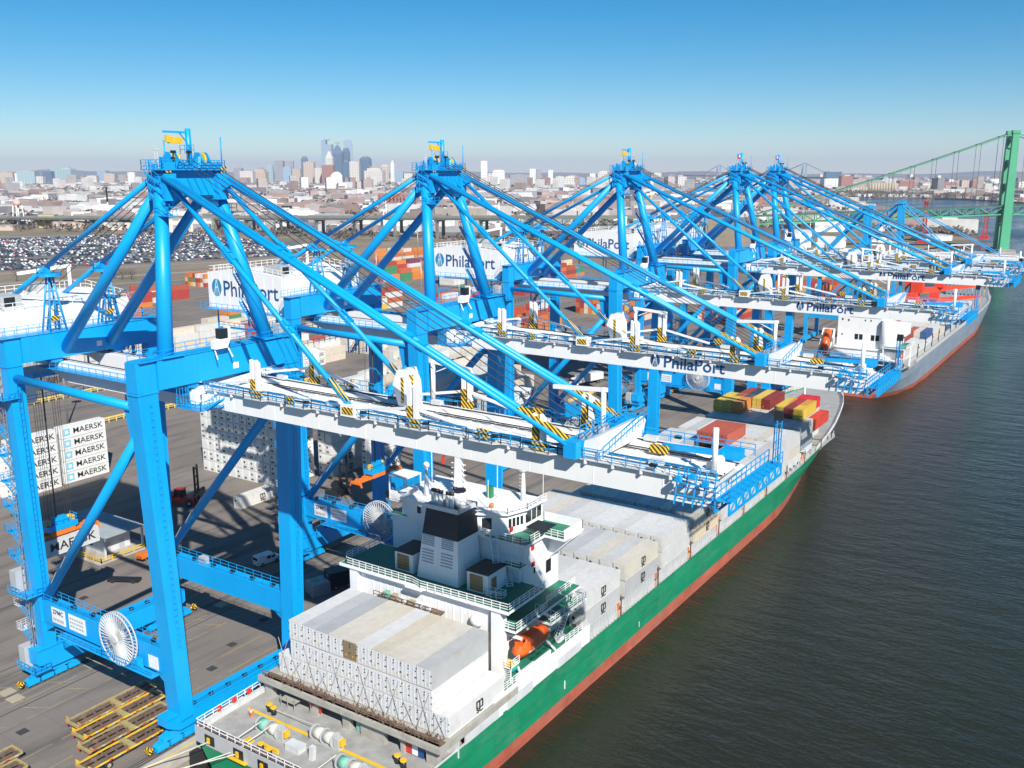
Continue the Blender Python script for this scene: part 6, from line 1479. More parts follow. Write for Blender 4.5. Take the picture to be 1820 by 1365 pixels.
for k, (p, ci) in enumerate(CARS):
    if k < 300:
        o = link('parked_car', CARM, None, p); o.rotation_euler.z = rz + random.uniform(-.04, .04); o.color = (*CC[ci][0], 1)
        rw = int((p - P0).dot(v)/16); al = int((p - P0).dot(u)/22); rn = ['front', 'second', 'third', 'fourth', 'fifth'][min(4, max(0, rw))]
        zn = ['far left end', 'left end', 'left part', 'left centre', 'centre', 'middle', 'right centre', 'right part', 'right end', 'far right end'][max(0, min(9, al + 4))]
        tag(o, f'{CC[ci][1]} car in the {rn} rows of the car lot, {zn}', 'car', f'{CC[ci][1]} cars, {rn} rows of the lot, {zn}')
    else:
        cs.mi = ci; cs.add([(p.x + x*cr - y*sr, p.y + x*sr + y*cr, p.z + z) for x, y, z in CV], CF)
o = cs.obj('parked_cars', [plain('car_paint', c[0], .3, .05) for c in CC]); o['kind'] = 'stuff'
# --- suspension bridge
T0 = Vector((-22, 1085, 0)); A0 = Vector((-243, 985, 0)); bd = (T0 - A0).normalized(); pr = Vector((-bd.y, bd.x, 0)); GRN = M['bridgegreen']
br = thing('suspension_bridge', 'green suspension bridge with tall tower and truss deck crossing the river', 'bridge')
for s in (-1, 1):
    p = T0 + pr*8*s
    t_ = MB(); t_.bar(p + Vector((0, 0, -5)), p + Vector((0, 0, 112)), 5.6, 9.0, 4.2, 6.0, up=bd); t_.bar(p + Vector((0, 0, 112)), p + Vector((0, 0, 115)), 5.2, 7.2, up=bd); t_.obj('tower_leg', GRN, br)
x = MB()
for z in (33, 62, 85, 108): x.bar(T0 + pr*-8 + Vector((0, 0, z)), T0 + pr*8 + Vector((0, 0, z)), 4, 4)
x.obj('tower_strut', GRN, br); x = MB(); x.bar(T0 + pr*-20 + Vector((0, 0, -4)), T0 + pr*20 + Vector((0, 0, -4)), 16, 7); x.obj('tower_pier', M['concrete'], br)
def dz(t): return 30.2 + (42 - 30.2)*min(1, max(0, t/242)) if t < 242 else 42 + (t - 242)*.008     # deck height along the bridge
for s in (-1, 1):
    tr = MB(); n = 0
    t_ = 0.0
    while t_ < 640:
        a = A0 + bd*t_ + pr*7*s; b_ = A0 + bd*(t_ + 12) + pr*7*s
        za, zb = dz(t_), dz(t_ + 12)
        tr.bar(a + Vector((0, 0, za)), b_ + Vector((0, 0, zb)), 1.2, 1.5); tr.bar(a + Vector((0, 0, za - 8)), b_ + Vector((0, 0, zb - 8)), 1.1, 1.3)
        tr.bar(a + Vector((0, 0, za - 8)), a + Vector((0, 0, za)), .7)
        tr.bar(a + Vector((0, 0, za - (8 if n % 2 else 0))), b_ + Vector((0, 0, zb - (0 if n % 2 else 8))), .7)
        t_ += 12; n += 1
    tr.obj('deck_truss', GRN, br)
    cb = MB(); sp = MB(); N = 24
    def cz(k): q = k/N; return dz(0) + 2 + (113 - dz(0) - 2)*(q - .13*q*(1 - q)*1.0) - 0
    pts = [A0 + bd*(242*k/N) + pr*8*s + Vector((0, 0, cz(k))) for k in range(N + 1)]
    cb.line(pts, .55, 6)
    pts2 = [T0 + bd*(610*k/40) + pr*8*s + Vector((0, 0, 113 - 62*(1 - (2*k/40 - 1)**2))) for k in range(41)]; cb.line(pts2, .55, 6)
    for k in range(3, N, 2): p = pts[k]; sp.tube(p, Vector((p.x, p.y, dz(242*k/N))), .22, 4); cb.box(p.x - .9, p.x + .9, p.y - .9, p.y + .9, p.z - .8, p.z + .8)
    for k in range(1, 41): p = pts2[k]; sp.tube(p, Vector((p.x, p.y, 42)), .2, 4)
    cb.obj('main_cable', M['viaduct'] if s > 0 else GRN, br); sp.obj('suspender', M['viaduct'], br)
rd = MB(); rd.bar(A0 + Vector((0, 0, dz(0) + .4)), T0 + Vector((0, 0, dz(242) + .4)), 16, .8); rd.bar(T0 + Vector((0, 0, 42.4)), T0 + bd*400 + Vector((0, 0, 45.6)), 16, .8); rd.obj('bridge_deck', M['viaduct'], br)
an = MB(); an.bar(A0 - bd*52 + Vector((0, 0, 13)), A0 + bd*2 + Vector((0, 0, 13)), 40, 30); AN = an.obj('anchorage', plain('shaded_concrete', (.27, .225, .17), .9, .25, .05), br)  # shade on the anchorage is put into this darker concrete colour
jl = MB()
for k in range(5): jl.bar(A0 - bd*52 + pr*-20.05 + Vector((0, 0, 4 + k*6)), A0 + bd*2 + pr*-20.05 + Vector((0, 0, 4 + k*6)), .12, .25)
jl.obj('anchorage_joint', M['pier'], AN)
# --- approach viaduct
VP = [Vector(p) for p in ((-1650, 630, 8), (-1420, 690, 10.5), (-1243, 737, 13), (-974, 812, 17), (-728, 871, 21), (-508, 913, 25), (-395, 930, 27.2), (-290, 960, 29.2))]
def vy(x):
    for a, b_ in zip(VP[:-1], VP[1:]):
        if x <= b_.x: return a.y + (b_.y - a.y)*(x - a.x)/(b_.x - a.x)
    return VP[-1].y
va = thing('viaduct', 'long dark road viaduct on piers running from the left edge to the bridge', 'viaduct')
dv = MB(); gd = MB(); tn = MB(); tf = MB(); GG = plain('truss_green_grey', (.16, .24, .19), .7, .2)
for i, (a, b_) in enumerate(zip(VP[:-1], VP[1:])):
    d = (b_ - a); L = d.length; h = Vector((d.x, d.y, 0)).normalized(); n_ = Vector((-h.y, h.x, 0))
    dv.bar(a, b_ + d.normalized()*.5, 24, 1.0)
    for s in (-11.6, 11.6):
        dv.bar(a + n_*s + Vector((0, 0, 1)), b_ + n_*s + Vector((0, 0, 1)), .4, 1.2)
        if i < 5: gd.bar(a + n_*s + Vector((0, 0, -1.7)), b_ + n_*s + Vector((0, 0, -1.7)), .8, 2.4)
        else:
            m_ = tn if s < 0 else tf; K = max(2, int(L/12))
            for k in range(K):
                p = a.lerp(b_, k/K) + n_*s; q = a.lerp(b_, (k + 1)/K) + n_*s
                for z in (-9, -.8): m_.bar(p + Vector((0, 0, z)), q + Vector((0, 0, z)), .9, 1.0)
                m_.bar(p + Vector((0, 0, -9)), p + Vector((0, 0, -.8)), .6); m_.bar(p + Vector((0, 0, -9 if k % 2 else -.8)), q + Vector((0, 0, -.8 if k % 2 else -9)), .7)
    K = max(1, int(L/46))
    for k in range(K):
        c = a.lerp(b_, (k + .5)/K); z = c.z - (9.4 if i >= 5 else 2.8); c = Vector((c.x, c.y, 0)); pmb = MB()
        for s in (-8, 8): pmb.bar(c + n_*s + Vector((0, 0, -1)), c + n_*s + Vector((0, 0, z)), 3.2, 3.2, 2.4, 2.6)
        pmb.bar(c + n_*-11 + Vector((0, 0, z - 1.0)), c + n_*11 + Vector((0, 0, z - 1.0)), 2.8, 2.2); pmb.obj('viaduct_pier', M['pier'] if k % 3 else M['viaduct'], va)
dv.obj('viaduct_deck', M['pier'], va); gd.obj('plate_girder', M['viaduct'], va); tn.obj('deck_truss', GG, va); tf.obj('deck_truss', M['viaduct'], va)
# --- buildings
def wallmat(name, col, win, sx=.22, sz=.30, glassy=.5):
    m, nt, b = newmat(name); tc = nt.nodes.new('ShaderNodeTexCoord'); sp = nt.nodes.new('ShaderNodeSeparateXYZ'); nt.links.new(tc.outputs['Object'], sp.inputs[0])
    ad = nt.nodes.new('ShaderNodeMath'); ad.operation = 'ADD'; nt.links.new(sp.outputs[0], ad.inputs[0]); nt.links.new(sp.outputs[1], ad.inputs[1])
    def fr(src, s, th):
        a = nt.nodes.new('ShaderNodeMath'); a.operation = 'MULTIPLY'; a.inputs[1].default_value = s; nt.links.new(src, a.inputs[0])
        f = nt.nodes.new('ShaderNodeMath'); f.operation = 'FRACT'; nt.links.new(a.outputs[0], f.inputs[0])
        g = nt.nodes.new('ShaderNodeMath'); g.operation = 'GREATER_THAN'; g.inputs[1].default_value = th; nt.links.new(f.outputs[0], g.inputs[0]); return g.outputs[0]
    mu = nt.nodes.new('ShaderNodeMath'); mu.operation = 'MULTIPLY'; nt.links.new(fr(ad.outputs[0], sx, .45), mu.inputs[0]); nt.links.new(fr(sp.outputs[2], sz, .5), mu.inputs[1])
    nt.links.new(mixrgb(nt, mu.outputs[0], col, win), b.inputs['Base Color']); b.inputs['Roughness'].default_value = glassy; return m
W_ = {'glass': wallmat('glass_tower', (.30, .40, .50), (.18, .27, .37), .08, .12, .3), 'dark': wallmat('dark_tower', (.10, .16, .24), (.06, .10, .16), .08, .12, .3), 'pale': wallmat('pale_tower', (.62, .58, .52), (.34, .33, .33), .07, .1),
      'tan': wallmat('tan_block', (.52, .42, .34), (.30, .25, .22), .08, .11), 'brick': wallmat('brick_block', (.34, .15, .12), (.20, .10, .09), .1, .14), 'grey': wallmat('grey_slab', (.30, .30, .33), (.18, .19, .22), .09, .12), 'white': wallmat('white_block', (.74, .74, .72), (.45, .46, .47), .07, .11), 'blue': wallmat('blue_shed', (.03, .10, .36), (.03, .10, .36)), 'green': wallmat('pale_green_glass', (.33, .45, .46), (.20, .30, .33), .06, .1, .3), 'yel': plain('yellow_wall', (.62, .48, .12))}
W_['roofc'] = plain('flat_roof', (.40, .38, .36), .9)
NB_ = [0]
def tower(name, px0, px1, ytop, dist, mat, label, cat='building', depth=.8, crown=None, yaw=.5, ref=304.0):
    NB_[0] += 1
    k = dist/1700.0/cos(0); g = D((px0 + px1)/2, dist); w = (px1 - px0)*k*.93; h = max(3, 76 + (ref - ytop)*k)
    t = thing(name, label, cat, (g.x, g.y, -.3), YAW + yaw*.0 + random.uniform(-.12, .12))
    b = MB(); dd = w*depth
    if crown == 'spire':
        b.box(-w/2, w/2, -dd/2, dd/2, 0, h*.74); b.loft([[(-w*.5, -dd*.5, h*.74), (w*.5, -dd*.5, h*.74), (w*.5, dd*.5, h*.74), (-w*.5, dd*.5, h*.74)], [(-w*.33, -dd*.33, h*.84), (w*.33, -dd*.33, h*.84), (w*.33, dd*.33, h*.84), (-w*.33, dd*.33, h*.84)], [(-w*.12, -dd*.12, h*.95), (w*.12, -dd*.12, h*.95), (w*.12, dd*.12, h*.95), (-w*.12, dd*.12, h*.95)]]); b.tube((0, 0, h*.95), (0, 0, h*1.06), w*.03, 5)
    elif crown == 'step': b.box(-w/2, w/2, -dd/2, dd/2, 0, h*.78); b.box(-w*.36, w*.36, -dd*.36, dd*.36, h*.78, h*.92); b.box(-w*.2, w*.2, -dd*.2, dd*.2, h*.92, h)
    elif crown == 'dome': b.box(-w/2, w/2, -dd/2, dd/2, 0, h*.9); b.loft([[(-w*.5, -dd*.5, h*.9), (w*.5, -dd*.5, h*.9), (w*.5, dd*.5, h*.9), (-w*.5, dd*.5, h*.9)], [(-w*.3, -dd*.3, h), (w*.3, -dd*.3, h), (w*.3, dd*.3, h), (-w*.3, dd*.3, h)]])
    elif crown == 'side': b.box(-w/2, w/2, -dd/2, dd/2, 0, h*.9); b.box(-w/2, -w*.1, -dd/2, dd/2, h*.9, h); b.tube((-w*.3, 0, h), (-w*.3, 0, h*1.09), w*.02, 5)
    else: b.box(-w/2, w/2, -dd/2, dd/2, 0, h)
    b.obj('wall', W_[mat], t)
    r = MB(); r.box(-w*.28, w*.2, -dd*.25, dd*.25, h, h + max(1.5, h*.03)); r.obj('roof_plant', W_['roofc'], t)
random.seed(123)
SKY = [(578, 597, 253, 6900, 'glass', 'tallest glass skyscraper with stepped top in the skyline', 'side'), (584, 597, 268, 6500, 'pale', 'pale pointed tower in front of the tallest skyscraper', 'spire'), (596, 614, 258, 6700, 'dark', 'dark blue skyscraper tapering to a spire', 'spire'), (614, 626, 266, 6750, 'dark', 'dark blue tower with cut-off gables next to the spire', 'dome'),
 (616, 631, 253, 7000, 'glass', 'pale blue slab skyscraper right of the dark spire', None), (644, 663, 280, 6500, 'dark', 'dark blue bulging tower apart at right of the tallest group', 'dome'), (541, 552, 280, 6800, 'dark', 'slim dark blue tower left of the tallest group', 'dome'), (495, 510, 287, 7000, 'grey', 'grey twin office tower, left one', None), (513, 527, 287, 7000, 'grey', 'grey twin office tower, right one', None),
 (697, 704, 284, 6300, 'white', 'narrow white clock tower with statue top', 'spire'), (481, 491, 294, 6400, 'green', 'pale glass tower left of the grey twins', None), (545, 564, 289, 6100, 'tan', 'pinkish square tower before the slim dark one', None), (625, 643, 288, 6400, 'pale', 'cream tower below the pale blue slab', None), (423, 437, 299, 6900, 'grey', 'small dark block at the left end of downtown', None), (434, 457, 304, 6200, 'pale', 'wide cream block at the left end of downtown', None),
 (457, 480, 299, 6300, 'tan', 'stepped tan block left of the pale glass tower', 'step'), (509, 523, 297, 6000, 'glass', 'small glass block before the grey twins', None), (525, 540, 300, 6100, 'tan', 'tan block between grey twin and slim dark tower', None), (564, 577, 299, 6000, 'pale', 'cream block below the tallest skyscraper', None), (577, 598, 294, 5900, 'brick', 'pink brick block below the pointed pale tower', None), (592, 612, 305, 5600, 'white', 'white stepped apartment tower in front of downtown', 'step'), (614, 624, 288, 6200, 'dark', 'low dark glass block below the dark gables', None), (652, 686, 297, 6300, 'pale', 'broad cream building right of the bulging tower', 'step'), (680, 694, 293, 6600, 'tan', 'tan domed building left of the clock tower', 'dome'), (705, 720, 304, 6000, 'glass', 'small blue glass block right of the clock tower', None), (720, 735, 308, 6000, 'pale', 'pale block beside the blue glass one', None),
 (855, 867, 287, 5400, 'white', 'tall white apartment tower standing alone', None), (876, 898, 302, 5200, 'white', 'white rounded apartment tower right of the lone tall one', 'dome'), (867, 876, 308, 5300, 'pale', 'low pale block between two white apartment towers', None), (905, 941, 310, 5000, 'grey', 'long dark grey slab block', None), (941, 952, 300, 5000, 'white', 'white and dark striped tower beside the grey slab', None), (952, 961, 301, 5050, 'grey', 'dark half of the striped tower', None), (960, 978, 315, 4900, 'brick', 'brick block right of the striped tower', None), (973, 982, 302, 5300, 'white', 'slim white tower behind the brick block', None), (1000, 1030, 311, 5200, 'pale', 'cream terrace of blocks left of third crane apex', 'step'), (1046, 1056, 308, 5400, 'white', 'small white tower left of third crane apex', None), (1060, 1080, 302, 5600, 'pale', 'pale tower just left of third crane apex', 'step'), (1158, 1172, 307, 6200, 'pale', 'pale tower right of third crane apex', None), (1200, 1216, 313, 5200, 'pale', 'small cream block before the far blue bridge', None), (1022, 1038, 315, 4600, 'glass', 'low blue glass block left of third crane', None),
 (0, 12, 305, 6500, 'pale', 'pale block at the left picture edge of the skyline', None), (14, 36, 306, 6400, 'tan', 'tan hospital block at far left', None), (38, 47, 307, 6300, 'white', 'white block beside the pale glass block', None), (46, 74, 304, 6100, 'green', 'wide pale glass block at far left', None), (75, 87, 312, 6000, 'pale', 'low pale block left of the navy tower', None), (88, 103, 304, 6300, 'dark', 'navy glass tower at far left', None), (103, 118, 300, 6700, 'green', 'grey green tower between navy and curved glass ones', None), (118, 140, 299, 6500, 'green', 'large curved glass tower at far left', 'dome'), (165, 181, 311, 6300, 'pale', 'low pale building left of the small blue tower', None), (184, 200, 303, 6700, 'glass', 'small blue tower left of the nearest crane apex', None), (195, 213, 308, 6300, 'tan', 'tan block before the small blue tower', None), (236, 248, 306, 6600, 'white', 'white slim tower close to the nearest crane apex', None), (247, 260, 313, 6300, 'pale', 'low pale block close to the nearest crane apex', 'dome'),
 (1460, 1487, 305, 4600, 'dark', 'dark blue glass office block across the river', None), (1456, 1492, 316, 4500, 'white', 'white podium below the dark glass block', None), (1487, 1508, 312, 4400, 'brick', 'brown block right of the dark glass office', None), (1590, 1616, 319, 4300, 'brick', 'reddish factory behind the pale silos', None), (1700, 1712, 318, 4700, 'tan', 'tan tower block left of the bridge tower', None), (1718, 1730, 318, 4700, 'brick', 'brick block left of the bridge tower', None), (1630, 1655, 322, 4400, 'pale', 'pale works right of the pale silos', None), (1668, 1690, 321, 4500, 'brick', 'long brick works across the river', None), (1800, 1820, 320, 4500, 'pale', 'pale works right of the bridge tower', None)]
for (a, b_, y, d_, m_, l, c) in SKY: tower('office_tower' if y < 296 else 'city_building', a, b_, y, d_, m_, l, 'building', crown=c)
# nearer landmark buildings: base picture y gives the distance
def low(px0, px1, ytop, ybase, mat, label, name='warehouse', cat='building', depth=.7, extra=None):
    NB_[0] += 1
    g = G((px0 + px1)/2, ybase); dist = (Vector((g.x, g.y, 0)) - Vector((camp.x, camp.y, 0))).length; k = dist/1700; w = (px1 - px0)*k; h = (ybase - ytop)*k
    t = thing(name, label, cat, (g.x, g.y, -.3), YAW + random.uniform(-.1, .1)); dd = max(8, w*depth)
    MB().box(-w/2, w/2, 0, dd, 0, h).obj('wall', W_[mat], t)
    MB().box(-w/2 - .3, w/2 + .3, -.3, dd + .3, h, h + .5).obj('roof', W_['roofc'] if mat != 'white' else M['lightgrey'], t)
    if extra == 'windows':
        w_ = MB(); n = max(3, int(w/7))
        for i in range(n): x = -w/2 + (i + .5)*w/n; w_.box(x - 1, x + 1, -.12, -.02, h*.45, h*.75)
        w_.obj('window', M['glass'], t)
low(71, 96, 385, 405, 'yel', 'tall tan end block of the old factory by the water tower', 'factory', extra='windows'); low(96, 160, 396, 407, 'tan', 'long low tan factory with small windows', 'factory', extra='windows', depth=.3)
low(0, 22, 402, 410, 'tan', 'low tan shed at left edge below the water tower'); low(176, 232, 397, 409, 'pale', 'pale long shed behind the nearest backstay', depth=.4); low(304, 375, 391, 414, 'pale', 'pale warehouse between the crane mast legs', depth=.5); low(345, 372, 400, 415, 'grey', 'grey annex of the pale warehouse', depth=.4)
low(24, 62, 400, 404, 'white', 'white sheds at the foot of the water tower', depth=.4); low(60, 74, 395, 403, 'white', 'small white shed beside the tan factory', depth=.6)
low(38, 62, 371, 379, 'blue', 'blue roofed shed beyond the viaduct at left'); low(109, 135, 367, 375, 'white', 'white box store beyond the viaduct'); low(138, 150, 369, 375, 'green', 'pale green shed beyond the viaduct'); low(354, 367, 366, 377, 'yel', 'bright yellow sign building beyond the viaduct'); low(400, 446, 367, 372, 'blue', 'long dark blue store front beyond the viaduct', depth=.3)
low(405, 440, 373, 380, 'white', 'long white store below the blue front', depth=.3); low(520, 600, 360, 368, 'grey', 'long rail yard row of dark wagons', depth=.1); low(540, 565, 367, 372, 'white', 'white store left of the red brick block'); low(590, 612, 366, 374, 'pale', 'billboard-like pale store behind the viaduct')
low(672, 734, 345, 372, 'brick', 'large red brick warehouse block behind the second crane', 'warehouse', depth=.5, extra='windows'); low(600, 645, 336, 345, 'brick', 'pink brick school far behind the viaduct', depth=.3); low(600, 668, 356, 366, 'white', 'long white sheds left of the red brick block', depth=.3)
low(905, 975, 358, 368, 'blue', 'deep blue long shed by the docks', depth=.3); low(900, 945, 343, 355, 'white', 'white cold store by the docks'); low(1000, 1085, 348, 358, 'white', 'long white pier shed', depth=.3); low(1060, 1105, 365, 376, 'brick', 'red roofed shed near the third crane', depth=.4); low(1155, 1165, 348, 362, 'yel', 'small yellow tower building near the far docks', depth=1); low(1265, 1300, 357, 370, 'white', 'white quay shed behind the fourth crane'); low(1328, 1372, 350, 372, 'brick', 'red brick pier building between the far cranes', depth=.5); low(1100, 1140, 372, 380, 'white', 'white low shed behind the third crane mast', depth=.4)
low(560, 620, 386, 398, 'white', 'white bright shed under the viaduct, left', depth=.5); low(640, 740, 388, 402, 'white', 'long white shed under the viaduct, right', depth=.4); low(430, 470, 388, 398, 'grey', 'grey workshop under the viaduct', depth=.4)
low(1395, 1440, 412, 440, 'white', 'white round-ended transit shed behind the fifth crane', depth=.6); low(1450, 1500, 395, 412, 'white', 'long white transit shed beyond the fifth crane', depth=.6); low(1640, 1690, 420, 428, 'white', 'flat white shed on the point below the bridge', depth=.8); low(1545, 1580, 420, 436, 'white', 'white shed behind the older cranes', depth=.6); low(1670, 1700, 408, 414, 'yel', 'yellow plant shed on the point', depth=.5); low(1190, 1240, 400, 425, 'white', 'white gabled shed beside the bridge anchorage', depth=.7)
# silos and tanks over the river
for i, (a, b_) in enumerate(((1518, 1540), (1545, 1590))):
    g = G((a + b_)/2, 345); k = (g - camp).length/1700; w = (b_ - a)*k; t = thing('grain_silo', ['pale silo block at left of the larger one across the river', 'large pale row of ribbed silos across the river'][i], 'silo', (g.x, g.y, -.3), YAW)
    n = 5 if i == 0 else 10; m_ = MB()
    for j in range(n): x = -w/2 + (j + .5)*w/n; m_.tube((x, 0, 0), (x, 0, 20*k*(.55 if i == 0 else .9)), w/n/2*1.02, 10)
    m_.obj('silo_cell', M['tan'], t)
g = G(1764, 340); k = (g - camp).length/1700; t = thing('storage_tank', 'white mushroom-shaped water tank left of the bridge tower', 'tank', (g.x, g.y, -.3)); MB().tube((0, 0, 0), (0, 0, 11*k), 4.4*k, 14).obj('tank_stem', M['white'], t); MB().tube((0, 0, 11*k), (0, 0, 19*k), 7.5*k, 18).obj('tank_bowl', M['white'], t)
# water tower, sign posts
g = G(35, 404); t = thing('water_tower', 'white water tower on four legs with reddish dome at far left', 'water tower', (g.x, g.y, -.3))
for (x, y) in ((-6, -6), (6, -6), (6, 6), (-6, 6)): MB().tube((x, y, 0), (x*.65, y*.65, 30), .7, 6).obj('leg', M['white'], t)
MB().tube((0, 0, 0), (0, 0, 31), 1.4, 8).obj('riser', M['white'], t); MB().tube((0, 0, 30), (0, 0, 35), 5.2, 14).sphere((0, 0, 35), 5.2, 14, 8, (1, 1, .5)).obj('tank', plain('faded_red', (.62, .40, .33)), t)
m_ = MB()
for z in (10, 20): m_.rail([(-5.5, -5.5, z), (5.5, -5.5, z), (5.5, 5.5, z), (-5.5, 5.5, z), (-5.5, -5.5, z)], .4, 20, .4, 0)
m_.obj('brace', M['white'], t)
for (px, yb, yt, hw, l) in ((195, 402, 340, 2.4, 'tall narrow black billboard on a white pole above the viaduct'), (511, 392, 367, 5.5, 'wide black billboard beside the viaduct')):
    g = G(px, yb); k = (g - camp).length/1700; t = thing('billboard', l, 'billboard', (g.x, g.y, -.3), YAW); h = (yb - yt)*k
    MB().tube((0, 0, 0), (0, 0, h*.7), .8, 8).obj('pole', M['white'], t); MB().box(-hw*k/2*1.0, hw*k/2, -.8, .4, h*(.62 if hw < 3 else .62), h).obj('panel', M['black'], t)
    if hw > 3: MB().box(-hw*k*1.6, -hw*k*.6, -.8, .4, h*.62, h).box(hw*k*.6, hw*k*1.6, -.8, .4, h*.62, h).obj('panel', M['black'], t)
for (px, y0, y1, l) in ((687, 400, 352, 'white monopole mast before the red brick block'), (683, 422, 376, 'tall white pole under the viaduct'), (887, 400, 360, 'slim white pole by the deep blue shed')):
    g = G(px, y0); k = (g - camp).length/1700; t = thing('pole_mast', l, 'mast', (g.x, g.y, -.3)); MB().tube((0, 0, 0), (0, 0, (y0 - y1)*k), .9, 8, .5).obj('pole', M['white'], t)
# red lattice cranes on the point, barge
for (px, yb, h, l) in ((1640, 432, 62, 'red lattice tower crane on the point left of the bridge tower'), (1749, 424, 36, 'smaller red lattice crane by the foot of the bridge tower')):
    g = G(px, yb); t = thing('lattice_crane', l, 'crane', (g.x, g.y, -.3)); k = (g - camp).length/1700; H_ = h*k
    m_ = MB()
    for x in (-2.2, 2.2):
        for y in (-2.2, 2.2): m_.bar((x, y, 0), (x*.6, y*.6, H_), .6)
    for i in range(9): z = H_*i/9; m_.bar((-2.2, -2.2, z), (2.0, -2.0, z + H_/9), .4); m_.bar((2.2, 2.2, z), (2.0, -2.0, z + H_/9), .4)
    m_.obj('lattice_mast', M['red'], t); MB().box(-2.6, 2.6, -2.6, 2.6, H_, H_ + 3.5).obj('machine_cab', M['red'], t); MB().box(-5, 5, -5, 5, 0, 3).obj('base', M['red'], t)
t = thing('barge', 'long dark barge moored along the far river bank', 'barge', tuple(G(1720, 355, -3)), radians(4)); MB().prism([(-90, 3.5), (90, 3.5), (84, -1), (-84, -1)], 'y', -9, 9).obj('hull', M['black'], t); MB().box(40, 56, -6, 6, 3.5, 10).obj('deckhouse', M['rust'], t)
t = thing('boat', 'small white boat under way on the river right edge', 'boat', tuple(G(1800, 352, -3.4)), 0.4); MB().prism([(-8, 1.2), (9, 1.6), (6, -.4), (-8, -.4)], 'y', -2.4, 2.4).obj('hull', M['white'], t); MB().box(-4, 2, -1.6, 1.6, 1.3, 4).obj('cabin', M['white'], t)
# hazy bridge far up the river
fb = thing('far_bridge', 'faint pale blue suspension bridge far up the river', 'bridge'); pb = plain('pale_blue_steel', (.30, .42, .52), .6)
a = D(1273, 6600); b_ = D(1423, 5200); e = (b_ - a).normalized()
for p in (a, b_):
    for s in (-10, 10): MB().bar(p + Vector((-e.y, e.x, 0))*s, p + Vector((-e.y, e.x, 0))*s + Vector((0, 0, 116)), 9, 7).obj('tower_leg', pb, fb)
m_ = MB(); L = (b_ - a).length; m_.line([a.lerp(b_, k/20) + Vector((0, 0, 116 - 66*(1 - (2*k/20 - 1)**2))) for k in range(21)], 2.2, 4); m_.line([a + Vector((0, 0, 116)), a - e*420 + Vector((0, 0, 42))], 2.2, 4); m_.line([b_ + Vector((0, 0, 116)), b_ + e*420 + Vector((0, 0, 42))], 2.2, 4); m_.obj('main_cable', pb, fb)
MB().bar(a - e*900 + Vector((0, 0, 44)), b_ + e*900 + Vector((0, 0, 44)), 20, 8).obj('deck_truss', pb, fb)
# the low city: nearest and largest as things, the rest as one mass
random.seed(2024)
CITYM = [plain('city_wall', c, .9, .25, .05) for c in ((.66, .64, .60), (.46, .40, .35), (.34, .24, .21), (.42, .41, .41), (.52, .45, .43), (.24, .23, .24), (.74, .73, .72), (.42, .32, .30))]
CN = ['pale', 'tan', 'brick', 'grey', 'pinkish', 'dark', 'white', 'rusty']
def inpoly(x, y, P):
    c = False; n = len(P)
    for i in range(n):
        x1, y1 = P[i]; x2, y2 = P[i-1]
        if (y1 > y) != (y2 > y) and x < (x2 - x1)*(y - y1)/(y2 - y1) + x1: c = not c
    return c
city = []
tries = 0
while len(city) < 30000 and tries < 90000:
    tries += 1
    dist = 1250*(9000/1250)**(random.random()**.85); px = random.uniform(-150, 1980); p = D(px, dist)
    if not (inpoly(p.x, p.y, WEST) or inpoly(p.x, p.y, EAST)): continue
    if p.x < 200 and p.y < vy(p.x) + 45 and dist < 2600: continue      # keep clear of the strip before and under the viaduct
    if (p - A0).length < 330 or (p - T0).length < 260: continue
    big = random.random()
    w = random.uniform(6, 17) if big < .9 else random.uniform(18, 60); d_ = random.uniform(7, 14) if big < .9 else random.uniform(14, 36); h = random.uniform(4.5, 9) if big < .95 else random.uniform(9, 22)
    if big > .985 and dist > 3500: h = random.uniform(25, 55); w = random.uniform(18, 34); d_ = w
    city.append((p.x, p.y, w, d_, h, random.choice((0, 0, 1, 2, 2, 3, 3, 4, 5, 5, 6, 6, 6, 7)), random.choice((.15, .15, .15, 1.0)) + random.uniform(-.08, .08), dist))
city.sort(key=lambda c: -(c[2]*c[4] + 40)/c[7])
cm = MB(); nind = 300 - NB_[0] - 4
ZONE = ['at the far left edge', 'left of the black billboard', 'left of the nearest apex', 'behind the nearest apex', 'right of the nearest apex', 'below the downtown towers', 'left of the second apex', 'behind the second apex', 'right of the second apex', 'left of the third apex', 'behind the third apex', 'right of the third apex', 'behind the fourth apex', 'behind the fifth apex', 'beyond the river bend', 'across the river', 'across the river by the bridge cable', 'across the river left of the bridge tower', 'across the river by the bridge tower']
